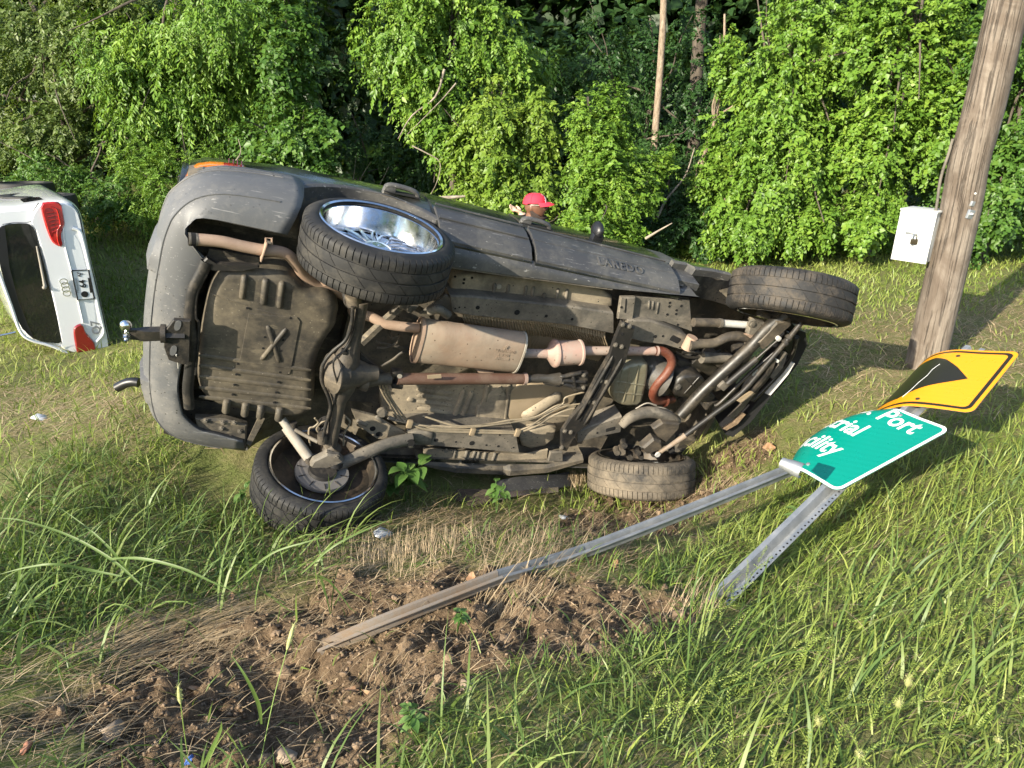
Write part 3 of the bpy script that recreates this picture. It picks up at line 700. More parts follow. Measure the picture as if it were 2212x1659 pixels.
def wheel_frame(center, outward, spin=0):
    y = Vector(outward).normalized(); x = Vector((1, 0, 0)); x = (x - y * x.dot(y)).normalized(); z = x.cross(y)
    return Matrix(((x.x, y.x, z.x, center[0]), (x.y, y.y, z.y, center[1]), (x.z, y.z, z.z, center[2]), (0, 0, 0, 1))) @ Matrix.Rotation(spin, 4, 'Y')
def cam_dir(r, u, f):
    """photo-side direction (right, up, away) turned into the car's frame"""
    w = np.array([r, f * CP + u * SP, -f * SP + u * CP]); return Vector(CR.T @ w)
rr_c = U((827, 490), -.90, 1) + Vector((0, .135, 0))
make_wheel('wheel', wheel_frame(rr_c, (0, -1, .03), .2), True)
lr_in = U((700, 1003), .64, 1)
make_wheel('wheel', wheel_frame(lr_in + Vector((0, .135, 0)), (0, 1, 0.02), 1.1), False)
fr_d = cam_dir(.19, .97, -.06); fr_c = U((1707, 642), 0.0)
make_wheel('wheel', wheel_frame(fr_c, fr_d, .5), True, True, 'muddy front wheel in the air')
fl_d = cam_dir(-.03, -.96, .06); fl_c = U((1384, 1022), 0.02)
make_wheel('wheel', wheel_frame(fl_c, fl_d, .9), False, 'tyre_dusty', 'dusty front wheel folded flat against the soil')
# ---- underbody panels and pieces, each at its own height in the car
def pillow(poly, z_low, z_high, name, mat, parent=suv, rnd=.03, smooth=45, ch=2, flat=False):
    """a pan: outline swept from z_high (body side) to z_low (towards the road), rounded shoulders"""
    P = chaikin(poly, ch); c = sum(P, Vector()) / len(P)
    def ring(z, d):
        out = []
        n = len(P)
        for i, p in enumerate(P):
            t = P[(i + 1) % n] - P[i - 1]; nn = Vector((-t.y, t.x, 0))
            if nn.length < 1e-9: nn = c - p
            nn.normalize()
            if nn.dot(c - p) < 0: nn = -nn
            out.append(Vector((p.x, p.y, 0)) + nn * d + Vector((0, 0, z)))
        return out
    h = z_high - z_low
    r = [ring(z_high, 0), ring(z_low + min(rnd, h * .8), 0), ring(z_low + min(rnd, h * .8) * .4, rnd * .25), ring(z_low + .002, rnd * .75), ring(z_low, rnd * 1.2)]
    return MB().loft(r).build(name, mat, parent, smooth)
def bead(p, q, w, h, name, mat, parent, seg=8):
    """pressed rib: a half-round bead lying on a panel"""
    p = Vector(p); q = Vector(q); t = (q - p).normalized(); s = Vector((-t.y, t.x, 0)); rings = []
    for f, k in ((0, .15), (.04, .7), (.1, 1), (.9, 1), (.96, .7), (1, .15)):
        c = p.lerp(q, f)
        rings.append([c + s * (math.cos(a) * w / 2 * (.4 + .6 * k)) + DOWN * (math.sin(a) * h * k) for a in np.linspace(0, math.pi, seg)] + [c + Vector((0, 0, .004))])
    return MB().loft(rings).build(name, mat, parent, 50)
def disc(p, r, name, mat, parent, th=.002, seg=14, ax=(0, 0, -1)):
    return MB().lathe(Vector(p) - Vector(ax) * .002, ax, [(0, .0001), (0, r), (th + .002, r * .97), (th + .002, .0001)], seg).build(name, mat, parent, 30)
def bolt(p, parent, r=.011, mat='frame_steel', name='bolt'):
    MB().lathe(p, (0, 0, -1), [(0, r * 1.6), (.003, r * 1.6), (.003, r), (.012, r), (.013, .0001)], 6).build(name, mat, parent, 20)
def tube(pts, r, name, mat, parent=suv, seg=10, n=5, flat=None):
    P = spline(pts, n) if n > 1 and len(pts) > 2 else [Vector(p) for p in pts]
    if isinstance(r, (list, tuple)): r = list(np.interp(np.linspace(0, 1, len(P)), np.linspace(0, 1, len(r)), r))
    return MB().tube(P, r, seg, flat=flat).build(name, mat, parent, 45)

# floor: left pan, right pan, tunnel roof
fl = pillow(UL(c4, [(300, 470), (1000, 455), (1500, 455), (2150, 560), (2060, 900), (1600, 960), (800, 900), (330, 830)], .34), .34, .41, 'floor_panel', 'floor_pan', ch=1, rnd=.02)
for p, q in [((640, 520), (985, 560)), ((640, 570), (980, 610)), ((640, 625), (970, 665)), ((650, 690), (960, 735)), ((660, 750), (930, 790)), ((560, 600), (620, 620))]:
    bead(U(c4(*p), .34), U(c4(*q), .34), .035, .010, 'pressed_rib', 'floor_pan', fl)
for p, q in [((1085, 520), (990, 770)), ((1160, 530), (1050, 800)), ((1500, 470), (1440, 880)), ((1300, 470), (1270, 640)), ((1220, 650), (1190, 850))]:
    bead(U(c4(*p), .34), U(c4(*q), .34), .04, .018, 'pressed_rib', 'floor_pan', fl)
disc(U(c4(1290, 780), .338), .030, 'floor_plug', 'frame_steel', fl, .006)
disc(U(c4(1420, 770), .338), .012, 'floor_plug', 'frame_steel', fl, .004)
pillow(UL(c4, [(1470, 470), (1500, 880), (1380, 870), (1270, 850), (1150, 830), (1240, 640), (1290, 560)], .325), .325, .35, 'patch_panel', 'floor_pan', fl, ch=1, rnd=.012)
tun = pillow(UL(c4, [(1500, 460), (1900, 480), (2150, 520), (2080, 680), (1900, 760), (1700, 800), (1460, 860)], .325), .33, .41, 'tunnel_panel', 'shield', ch=1, rnd=.02)
bead(U(c4(1620, 780), .32), U(c4(1980, 560), .32), .10, .03, 'pressed_rib', 'floor_pan', tun)
pillow(UL(c4, [(1580, 930), (1960, 840), (1900, 1040), (1640, 1090)], .26), .27, .36, 'floor_gusset', 'floor_pan', fl, ch=1, rnd=.02)
rf = pillow(UL(c3, [(880, 790), (1050, 770), (1850, 830), (2212, 930), (2212, 1080), (1830, 1040), (1050, 955), (860, 930)], .27), .275, .38, 'outer_floor_panel', 'floor_pan', ch=1, rnd=.02)
for x in (1230, 1345, 1490, 1550, 1755, 1830):
    bead(U(c3(x, 845 + (x - 1230) * .08), .272), U(c3(x - 15, 940 + (x - 1230) * .08), .272), .022, .012, 'pressed_rib', 'frame_steel', rf)
disc(U(c3(1262, 870), .270), .016, 'drain_plug', 'shock_grey', rf, .008); disc(U(c3(1640, 945), .270), .016, 'drain_plug', 'frame_steel', rf, .006)
for p in ((900, 790), (975, 815), (970, 845), (980, 930), (1040, 800)): disc(U(c3(*p), .273), .008, 'drain_hole_shade', 'hole', rf)  # solid discs; the dark inside of each hole is only coloured
# frame rails
def rail(top, bot, z, crop_fn, name, mat, depth=.12, parent=suv):
    rings = []
    for a, b in zip(top, bot):
        A, B = U(crop_fn(*a), z), U(crop_fn(*b), z); d = (B - A)
        rings.append([A + Vector((0, 0, depth)), A + Vector((0, 0, .012)), A + d * .06, B - d * .06, B + Vector((0, 0, .012)), B + Vector((0, 0, depth))])
    return MB().loft(rings).build(name, mat, parent, 30)
ru = rail([(860, 950), (1050, 955), (1830, 1035), (2212, 1090)], [(880, 1090), (1050, 1120), (1830, 1195), (2212, 1270)], .18, c3, 'frame_rail', 'frame_steel', .2)
for (x, y), r in (((1087, 1047), .014), ((1413, 1087), .019), ((1655, 1117), .011), ((1870, 1143), .010), ((935, 1045), .006), ((980, 1045), .005), ((900, 1055), .006)): disc(U(c3(x, y), .18), r, 'rail_hole_shade', 'hole', ru)  # no hole is cut in the rail, dark discs paint its shade
rl = rail([(560, 900), (790, 890), (1200, 905), (1560, 930)], [(600, 1030), (780, 1040), (1200, 1075), (1590, 1110)], .15, c4, 'frame_rail', 'frame_steel', .2)
for (x, y), r in (((822, 983), .015), ((1007, 1000), .008), ((1155, 1012), .020), ((1288, 1030), .008), ((1398, 1040), .010), ((1538, 1052), .007), ((1410, 937), .007), ((625, 1008), .006), ((672, 998), .006), ((715, 988), .006)): disc(U(c4(x, y), .15), r, 'rail_hole_shade', 'hole', rl)  # dark discs again paint the shade of uncut holes
pillow(UL(c4, [(790, 900), (800, 940), (770, 1035), (640, 1000), (560, 960), (570, 900)], .145), .135, .2, 'spring_perch', 'frame_steel', rl, ch=1, rnd=.012)
# lower-left inner wheel-house bracing
br = MB().plate(UL(c4, [(40, 690), (250, 740), (420, 840), (560, 900), (440, 960), (280, 960), (100, 830)], .22), (0, 0, -1), .02).build('wheelhouse_panel', 'floor_pan', suv, 30)
for p, q in (((95, 800), (190, 850)), ((270, 760), (330, 820)), ((380, 770), (450, 800))): bead(U(c4(*p), .20), U(c4(*q), .20), .03, .012, 'pressed_rib', 'frame_steel', br)
disc(U(c4(325, 720), .20), .035, 'spring_seat', 'frame_steel', br, .02); disc(U(c4(240, 880), .198), .02, 'drain_hole_shade', 'hole', br); disc(U(c4(295, 930), .198), .02, 'drain_hole_shade', 'hole', br)
lf = MB().plate(UL(c4, [(700, 1050), (1600, 1115), (1850, 1060), (1840, 1165), (1450, 1190), (700, 1130)], .24), (0, 0, -1), .02).build('outer_floor_panel', 'floor_pan', suv, 30)
for p, q in (((1000, 1070), (990, 1150)), ((1110, 1080), (1090, 1160)), ((1185, 1085), (1150, 1170)), ((1220, 1090), (1200, 1175)), ((1280, 1095), (1260, 1180)), ((1370, 1100), (1340, 1185))): bead(U(c4(*p), .222), U(c4(*q), .222), .025, .012, 'pressed_rib', 'frame_steel', lf)
disc(U(c4(915, 1080), .22), .018, 'drain_plug', 'frame_steel', lf, .006)
# corrugated heat shield above the exhaust
hs0 = UL(c3, [(960, 1130), (1300, 1160), (1600, 1180), (1850, 1230), (2150, 1300)], .30); hs1 = UL(c3, [(980, 1175), (1300, 1260), (1640, 1300), (1900, 1330), (2180, 1400)], .33)
V = []; Fq = []; N = 110
for i in range(N):
    f = i / (N - 1) * 4; k = min(int(f), 3); g = f - k
    A = hs0[k].lerp(hs0[k + 1], g); B = hs1[k].lerp(hs1[k + 1], g); dz = .007 * (1 if i % 2 else -1)
    V += [A + Vector((0, -.06, .05)), A + Vector((0, 0, dz)), A.lerp(B, .5) + Vector((0, 0, dz - .01)), B + Vector((0, 0, dz + .02)), B + Vector((0, .14, .06 + dz))]
    if i: Fq += [((i - 1) * 5 + j, i * 5 + j, i * 5 + j + 1, (i - 1) * 5 + j + 1) for j in range(4)]
hs = MB().raw(V, Fq).build('heat_shield', 'shield', suv, 20)
# ---- fuel tank
ZT = .115
tank = pillow(UL(c1, [(860, 1090), (1060, 1040), (1300, 1075), (1500, 1100), (1640, 1180), (1720, 1260), (1960, 1300), (2030, 1420), (2000, 1540)], ZT) +
              UL(c2, [(1500, 150), (1400, 280), (1350, 420), (1350, 600), (1330, 740), (1230, 785), (1050, 770), (760, 720), (620, 680), (540, 590), (525, 420), (560, 100)], ZT), ZT, .40, 'fuel_tank', 'tank', rnd=.055, ch=2)
for p, q, w in [((1150, 1105), (1125, 1330), .035), ((1345, 1140), (1320, 1385), .038), ((1495, 1165), (1470, 1415), .036)]: bead(U(c1(*p), ZT), U(c1(*q), ZT), w, .022, 'pressed_rib', 'tank', tank)
for x, y in ((735, 680), (865, 702), (970, 718), (1098, 735)): bead(U(c2(x + 8, y - 45), ZT), U(c2(x - 6, y + 52), ZT), .045, .030, 'pressed_rib', 'tank', tank)
for k, (y0, y1) in enumerate(((325, 385), (395, 455), (470, 520), (545, 590), (610, 650))): bead(U(c2(545, y0 + 12), ZT), U(c2(1320, y1 + 55), ZT), .030, .007, 'pressed_rib', 'tank', tank)
sq = MB().plate(UL(c2, [(890, 45), (1225, 72), (1245, 100), (1175, 460), (1150, 468), (822, 400)], ZT - .001), (0, 0, -1), .005, .3).build('stamped_square', 'tank', tank, 30)
bead(U(c2(1020, 130), ZT - .006), U(c2(1102, 385), ZT - .006), .028, .012, 'stamped_cross', 'tank', tank); bead(U(c2(1150, 152), ZT - .006), U(c2(975, 368), ZT - .006), .028, .014, 'stamped_cross', 'tank', tank)
for x, y in ((880, 10), (1180, 78), (1002, 210), (1128, 230), (990, 287), (1113, 305), (816, 395), (1107, 453), (805, 468), (1093, 522), (792, 540), (1080, 593), (780, 608), (1066, 662)): disc(U(c2(x, y), ZT - .0055), .0075, 'drain_hole_shade', 'hole', tank)  # dark discs lie on the tank and paint the holes' shade
bead(U(c1(830, 1280), ZT), U(c1(1180, 1390), ZT), .008, .003, 'seam', 'tank', tank); bead(U(c1(1240, 1420), ZT), U(c1(1560, 1500), ZT), .008, .003, 'seam', 'tank', tank)
# tank strap bar and bracket behind the bumper
tube(UL(c1, [(800, 985), (760, 1080), (680, 1240), (655, 1380), (640, 1560)], .10) + UL(c2, [(500, 230), (485, 420), (470, 560), (480, 700)], .10), .030, 'rear_crossbar', 'black_steel', n=4, flat=.7)
tube(UL(c1, [(800, 1100), (735, 1200), (700, 1330), (700, 1500)], .09) + UL(c2, [(545, 120), (535, 330), (520, 470)], .09), .007, 'tank_strap', 'black_steel', seg=6, n=4)
MB().plate(UL(c1, [(740, 990), (800, 930), (880, 980), (1280, 1000), (1285, 1020), (1130, 1055), (870, 1050), (760, 1030)], .12), (0, 0, -1), .03).build('tank_bracket', 'black_steel', suv, 30)
MB().plate(UL(c1, [(820, 860), (1280, 940), (1285, 1000), (870, 975), (800, 940)], .20), (0, 0, -1), .01).build('rear_body_panel', 'underbody', suv, 30)
MB().plate(UL(c2, [(520, 740), (720, 745), (880, 790), (870, 945), (700, 905), (540, 840)], .22), (0, 0, -1), .05).build('bumper_bracket', 'underbody', suv, 30)
for x, y in ((590, 787), (710, 800), (790, 800), (700, 840), (828, 860), (760, 900)): bolt(U(c2(x, y), .168), suv)
MB().plate(UL(c2, [(870, 940), (950, 770), (1000, 770), (900, 960)], .18), (0, 0, -1), .01).build('mud_flap_bracket', 'underbody', suv, 30)
# ---- tow hitch
hp = UL(c2, [(375, 75), (488, 82), (480, 385), (430, 380), (340, 352), (306, 262), (315, 150)], .05)
hi = MB().plate(hp, (0, 0, -1), .028, .15).build('tow_hitch', 'black_steel', suv, 25)
for cx, cy, dx, dy in ((398, 130, 20, 34), (368, 303, 20, 34)):
    P = chaikin(UL(c2, [(cx - dx - 8, cy + dy), (cx - dx + 4, cy - dy), (cx + dx + 12, cy - dy), (cx + dx - 4, cy + dy)], .021), 2)
    MB().plate(P, (0, 0, -1), .002, .1).build('hitch_opening', 'cladding', hi, 20)
tube(UL(c2, [(450, 190), (300, 186)], .045), .040, 'receiver_tube', 'black_steel', hi, seg=4, n=1)
tube(UL(c2, [(318, 186), (282, 185)], .045), .050, 'receiver_collar', 'black_steel', hi, seg=12, n=1)
bm_ = MB(); pa = UL(c2, [(290, 186), (170, 190), (110, 188), (20, 188)], .04)
bm_.loft([[p + Vector((0, -w, -h)), p + Vector((0, w, -h)), p + Vector((0, w, h)), p + Vector((0, -w, h))] for p, w, h in zip(pa, (.028, .030, .030, .026), (.028, .026, .012, .012))])
bmo = bm_.build('ball_mount', 'oily_black', suv, 30)
bp = U(c2(50, 188), .04)
MB().lathe(bp, (-.15, -1, -.1), [(-.02, .018), (.012, .018), (.02, .013), (.028, .016), (.04, .026), (.056, .0285), (.072, .024), (.083, .010), (.085, .0001)], 20).build('tow_ball', 'chrome', bmo, 50)
MB().lathe(bp + Vector((0, .006, -.014)), (0, .25, -1), [(0, .020), (.006, .020), (.006, .017), (.022, .017), (.023, .010), (.04, .009), (.041, .0001)], 6).build('ball_nut', 'chrome_dull', bmo, 20)
tube(UL(c2, [(388, 330), (400, 390), (402, 425)], [.02, .05, .08]), .004, 'safety_wire', 'white_steel', hi, seg=5, n=3)
# ---- exhaust
ex = tube(UL(c1, [(655, 780), (780, 787), (950, 805), (1130, 845), (1320, 880), (1450, 890), (1550, 925), (1630, 1010), (1690, 1100), (1800, 1190), (1950, 1235), (2120, 1340)], [.10, .11, .12, .13, .14, .15, .16, .18, .20, .22, .24, .27]) + UL(c3, [(60, 1090), (190, 1120), (320, 1180), (460, 1205), (600, 1215)], [.27, .24, .21, .20, .20]), .031, 'tail_pipe', 'pipe_tan', seg=14, n=4)
tp = U(c1(655, 780), .10); td = (tp - U(c1(780, 787), .11)).normalized()
MB().lathe(tp, td, [(-.02, .0335), (.012, .0335), (.012, .030), (-.05, .029), (-.05, .0001)], 20).build('pipe_tip', 'hole', ex, 40)
MB().lathe(tp, td, [(-.03, .0325), (.011, .0338), (.0125, .031)], 20).build('pipe_rim', 'frame_steel', ex, 40)
hk = U(c1(1325, 880), .12)
MB().box(hk, (.004, .055, .035), Matrix.Rotation(.15, 3, 'Z'), .002).build('pipe_clamp', 'pipe_tan', ex, 20)
tube(UL(c1, [(1345, 850), (1345, 770), (1400, 770), (1400, 830)], .11), .006, 'hanger_hook', 'pipe_tan', ex, seg=6, n=1)
tube(UL(c1, [(1355, 800), (1390, 815)], .11), .010, 'hanger_spring', 'frame_steel', ex, seg=8, n=1)
tube(UL(c1, [(1880, 1160), (1900, 1190)], .16), .022, 'hanger_bolt', 'pipe_tan', ex, seg=8, n=1)
# muffler: oval drum
mL, mR = U(c3(592, 1318), .17), U(c3(1427, 1418), .17)
ax = (mR - mL).normalized(); sd = ax.cross(Vector((0, 0, 1))).normalized(); upv = sd.cross(ax)
hy = .5 * (U(c3(612, 1145), .17) - U(c3(565, 1495), .17)).length * .97; hz = .085
def oval(c, k): return [c + sd * (math.copysign(abs(math.cos(a)) ** .72, math.cos(a)) * hy * k) + upv * (math.copysign(abs(math.sin(a)) ** .9, math.sin(a)) * hz * k) for a in np.linspace(0, 2 * math.pi, 40, endpoint=False)]
L = (mR - mL).length; C = lambda f: mL + ax * (L * f)
mf = MB().loft([oval(C(.0), .80), oval(C(.0), .93), oval(C(.012), .985), oval(C(.03), 1.0), oval(C(.97), .985), oval(C(.988), .97), oval(C(1.0), .92), oval(C(1.0), .8)]).build('muffler', 'muffler', suv, 40)
MB().loft([oval(C(-.015), .98), oval(C(-.02), 1.045), oval(C(.012), 1.05), oval(C(.016), .99)], cap=False).build('muffler_seam', 'pipe_tan', mf, 40)
MB().loft([oval(C(.985), .965), oval(C(.988), 1.015), oval(C(1.006), 1.015), oval(C(1.008), .95)], cap=False).build('muffler_seam', 'shock_grey', mf, 40)
def on_muffler(txt, size, px, bold=.001):
    tm = text_mesh(txt, size, 'CENTER', .002, bold=bold); o = U(c3(*px), .17 - hz); lx = ax; ly = sd if sd.y < 0 else -sd
    for v in tm.vertices: v.co = o + lx * v.co.x + ly * v.co.y + DOWN * (.0005 + max(v.co.z, 0) * .8)
    tm.materials.append(M['muffler']); add(bpy.data.objects.new('stamped_number', tm), mf)
for s_, px in (('52101230AD', (1310, 1418)), ('10K221', (1300, 1450)), ('AH-0088', (1285, 1480))): on_muffler(s_, .026, px)
o = U(c3(1320, 1378), .17 - hz); st = []
for k in range(10): r_ = .018 if k % 2 == 0 else .007; st.append(o + ax * (math.sin(k * math.pi / 5) * r_) + sd * (math.cos(k * math.pi / 5) * r_ * (1 if sd.y < 0 else -1)))
MB().plate(st, (0, 0, -1), .002, .1).build('stamped_star', 'muffler', mf, 10)
MB().plate(UL(c3, [(1060, 1550), (1100, 1590), (1215, 1590), (1220, 1575)], .20), (0, 0, -1), .008).build('muffler_bracket', 'pipe_tan', mf, 20)
# pipe, converter, front pipe
zc = .16
MB().tube(UL(c3, [(1440, 1425), (1560, 1428), (1660, 1430)], [.17, zc, zc]), [.033, .031, .033], 16).build('exhaust_pipe', 'converter', suv)
disc(U(c3(1482, 1408), .12), .010, 'weld_dot', 'white_steel', suv, .006)
cA, cB = U(c3(1655, 1430), zc), U(c3(1950, 1418), zc); ca = (cB - cA).normalized(); Lc = (cB - cA).length
MB().lathe(cA, ca, [(0, .034), (.012, .040), (.045, .088), (.055, .096), (.070, .096), (.078, .086), (.085, .086), (Lc - .03, .084), (Lc - .025, .090), (Lc - .012, .090), (Lc, .05), (Lc + .01, .033)], 28).build('catalytic_converter', 'converter', suv, 40)
tube(UL(c5, [(118, 690), (200, 690), (300, 690), (420, 690), (520, 690), (590, 690)], [zc, zc, zc, zc, .15, .15]), [.036, .032, .032, .032, .031, .031], 'exhaust_pipe', 'converter', seg=14, n=3)
fp = tube(UL(c5, [(585, 690), (640, 692), (685, 725), (693, 775), (660, 835), (610, 890), (582, 940), (580, 975), (605, 1000), (650, 1000), (700, 992)], [.15, .15, .14, .13, .12, .12, .13, .15, .17, .19, .22]), .032, 'front_exhaust_pipe', 'pipe_rust', seg=14, n=4)
MB().lathe(U(c5(598, 690), .15), (U(c5(640, 692), .15) - U(c5(598, 690), .15)), [(-.01, .036), (.01, .037)], 16).build('pipe_joint', 'converter', fp, 40)
MB().lathe(U(c5(645, 1000), .19), (1, .1, 0), [(0, .044), (.02, .046), (.024, .03)], 10).build('pipe_flange', 'pipe_rust', fp, 20)
# ---- rear axle
ra = MB(); A0, A1 = Vector((0, -.62, 0)), Vector((0.02, .64, 0))
pts = [A0, Vector((0, -.36, 0)), Vector((0, -.19, -.005)), Vector((0, -.10, -.015)), Vector((0, 0, -.02)), Vector((0, .10, -.015)), Vector((0, .19, -.005)), Vector((0, .36, 0)), A1]
ra.tube([U(c2(*p), 0) for p in [(1665, -40), (1640, 110), (1605, 260), (1570, 360), (1545, 450), (1530, 560), (1510, 650), (1490, 770), (1450, 960)]], [.042, .042, .046, .075, .095, .080, .048, .042, .042], 18)
axle = ra.build('rear_axle', 'axle', suv, 45)
dc = U(c2(1535, 455), 0)
MB().lathe(dc, (-1, 0, -.35), [(0, .115), (.05, .112), (.055, .122), (.066, .122), (.075, .100), (.105, .075), (.118, .03), (.12, .0001)], 26).build('differential_cover', 'axle', axle, 45)
MB().lathe(dc, (1, -.05, .05), [(.02, .11), (.09, .085), (.16, .055), (.21, .045), (.22, .0001)], 20).build('pinion_housing', 'axle', axle, 45)
MB().tube([U(c1(2150, 1290), .0), U(c1(2160, 1380), 0)], .045, 10).tube(UL(c2, [(1400, 880), (1400, 935)], -.03), .032, 10).build('axle_bushing', 'axle', axle, 40)
tube(UL(c2, [(1610, 0), (1600, 120), (1560, 230), (1470, 310), (1405, 400), (1395, 510), (1440, 620), (1455, 700), (1420, 830), (1400, 930)], [-.05] * 10), .011, 'sway_bar', 'black_steel', n=5)
tube(UL(c2, [(1640, 20), (1610, 180), (1560, 290), (1490, 350), (1475, 420), (1500, 540), (1480, 660), (1450, 790), (1440, 920)], [-.045, -.05, -.06, -.11, -.12, -.11, -.05, -.045, -.04]), .005, 'brake_line', 'black_steel', seg=6, n=5)
for p in ((1545, 300), (1555, 320), (1492, 570), (1485, 640)): MB().box(U(c2(*p), -.05), (.012, .010, .008), bev=.003).build('line_clip', 'black_steel', axle, 20)
# hub end, trailing arm, shock at the lower wheel
MB().plate(UL(c2, [(1330, 1035), (1430, 985), (1510, 1000), (1545, 1035), (1500, 1060), (1400, 1095), (1340, 1100), (1310, 1070)], -.05), (0, 0, -1), .05).build('axle_bracket', 'frame_steel', axle, 25)
MB().plate(UL(c2, [(1370, 1100), (1400, 1080), (1480, 1090), (1470, 1130), (1380, 1120)], -.05), (0, 0, -1), .03).build('axle_bracket', 'shock_grey', axle, 25)
tube(UL(c2, [(1490, 960), (1440, 1010)], -.01), .050, 'axle_end', 'axle', axle, n=1)
for x, y in ((1497, 1037), (1356, 1140), (1390, 1158)): bolt(U(c2(x, y), -.11), axle, .013)
tube(UL(c2, [(1478, 1105), (1560, 1070), (1843, 950)], [-.06, -.04, .04]) + [U(c4(590, 975), .10)], .046, 'trailing_arm', 'frame_steel', seg=8, n=2, flat=.8)
MB().lathe(U(c2(1485, 1105), -.06) + Vector((0, .05, 0)), (0, -1, 0), [(0, .045), (.03, .05), (.04, .035), (.06, .035), (.07, .05), (.10, .045)], 16).build('arm_bushing', 'rubber_part', suv, 40)
la = MB().tube(UL(c4, [(585, 985), (550, 1000)], .10), [.062, .058], 10, flat=.7).build('arm_mount', 'frame_steel', suv, 30)
disc(U(c4(590, 1010), .055), .030, 'mount_opening_shade', 'hole', la)  # black disc paints the shade inside the mount opening
sh = tube(UL(c2, [(1120, 780), (1215, 915)], [.16, .08]), .026, 'shock_absorber', 'shock_grey', n=1, seg=14)
MB().tube(UL(c2, [(1150, 830), (1305, 1045)], [.13, -.01]), .034, 14).build('shock_tube', 'shock_grey', sh, 40)
MB().tube(UL(c2, [(1300, 1040), (1310, 1090)], [-.02, -.03]), .022, 10).build('shock_eye', 'axle', sh, 40)
tube(UL(c2, [(1200, 800), (1205, 850)], .12), .022, 'bump_stop', 'black_steel', n=1)
tube(UL(c2, [(1210, 850), (1300, 900), (1370, 935)], [.1, .05, 0]), .013, 'sway_link', 'frame_steel', n=3)
for q in ([(1345, 770), (1370, 800), (1340, 830), (1310, 840), (1305, 890), (1315, 960)], [(1430, 780), (1380, 810), (1360, 850), (1395, 890)], [(1560, 760), (1590, 800), (1550, 880), (1545, 960)]):
    tube(UL(c2, q, .06), .006, 'brake_hose', 'line_steel', seg=6, n=5)
MB().lathe(U(c2(1440, 790), .10), (0, .3, -1), [(0, .06), (.03, .062), (.04, .04)], 20).build('spring_cup', 'black_steel', suv, 40)
# coil spring pieces beyond the axle
for base in (U(c2(1440, 850), .10), U(c3(60, 960), .08)):
    pts = [(base.x + .055 * math.cos(a), base.y + .055 * math.sin(a), base.z - .05 + a * .006) for a in np.linspace(0, 22, 80)]
    MB().tube(pts, .008, 6).build('coil_spring', 'black_steel', suv, 60)
# upper arm, driveshaft
MB().plate(UL(c3, [(110, 1400), (330, 1590), (350, 1640), (60, 1640), (90, 1480)], .10), (0, 0, -1), .03).build('upper_control_arm', 'black_steel', suv, 25)
tube(UL(c3, [(120, 1340), (300, 1170), (480, 1010)], [.16, .22, .26]), .030, 'body_brace', 'underbody', seg=6, n=1)
tube(UL(c4, [(90, 430), (200, 430), (300, 425), (400, 420)], [.03, .04, .04, .05]), [.05, .048, .035, .04], 'pinion_flange', 'axle', n=2, seg=14)
MB().lathe(U(c4(150, 430), .02), (1, 0, .1), [(-.03, .055), (0, .068), (.02, .07), (.024, .045)], 18).build('pinion_deflector', 'axle', suv, 30)
for p in ((460, 360), (465, 470)): MB().box(U(c4(*p), .05), (.035, .018, .028), bev=.008).build('joint_yoke', 'black_steel', suv, 25)
MB().tube(UL(c4, [(470, 350), (475, 480)], .05), .02, 10).build('joint_cross', 'black_steel', suv, 30)
disc(U(c4(487, 388), .03), .016, 'joint_cap', 'shock_grey', suv, .01)
ds = tube(UL(c4, [(500, 420), (560, 420), (1640, 418)], [.05, .055, .14]), [.030, .038, .038, .038], 'driveshaft', 'driveshaft', n=3, seg=18)
MB().tube(UL(c4, [(1625, 418), (1655, 418)], .14), .042, 18).build('shaft_collar', 'converter', ds, 30)
MB().plate(UL(c4, [(740, 385), (870, 375), (875, 410), (745, 418)], .02), (0, 0, -1), .003).build('paper_label', 'shield', ds, 10)
tube(UL(c4, [(1640, 420), (1700, 420), (1760, 415), (1850, 415), (1960, 420)], [.14, .14, .15, .15, .15]), [.035, .026, .032, .027, .045], 'transfer_output', 'cast_alloy', n=3, seg=14)
tc = MB().plate(UL(c4, [(1800, 400), (1960, 390), (2150, 330), (2212, 340), (2212, 520), (2090, 510), (1990, 450), (1930, 470), (1800, 440)], .17), (0, 0, -1), .04).build('transfer_case', 'black_steel', suv, 25)
for p, q in (((1960, 400), (2170, 360)), ((1990, 460), (2200, 520)), ((1970, 430), (2210, 445)), ((2080, 380), (2110, 500))): bead(U(c4(*p), .13), U(c4(*q), .13), .03, .02, 'case_rib', 'black_steel', tc)
for p in ((2185, 385), (1985, 450), (2180, 500)): bolt(U(c4(*p), .12), tc)
# tunnel clutter: hoses and cables behind the muffler
for q in ([(180, 1090), (220, 1130), (300, 1150), (420, 1170)], [(240, 1330), (330, 1350), (420, 1370), (530, 1385)], [(290, 1530), (380, 1480), (460, 1420), (530, 1415)], [(430, 1270), (420, 1330), (340, 1380), (250, 1380)], [(330, 1180), (370, 1300), (440, 1280)]):
    tube(UL(c3, q, .30), .009, 'hose', 'underbody', seg=6, n=5)
MB().plate(UL(c3, [(600, 1090), (820, 930), (880, 960), (870, 1110), (680, 1080)], .22), (0, 0, -1), .02).build('spring_bracket', 'frame_steel', suv, 25)
tube(UL(c3, [(680, 1080), (760, 1060), (840, 1110)], [.14, .12, .14]), .028, 'shock_mount', 'frame_steel', n=4)
MB().plate(UL(c3, [(370, 1000), (480, 990), (590, 1020), (530, 1080), (490, 1060)], .24), (0, 0, -1), .03).build('wheelhouse_bracket', 'frame_steel', suv, 25)
bolt(U(c3(518, 1058), .20), suv, .016)
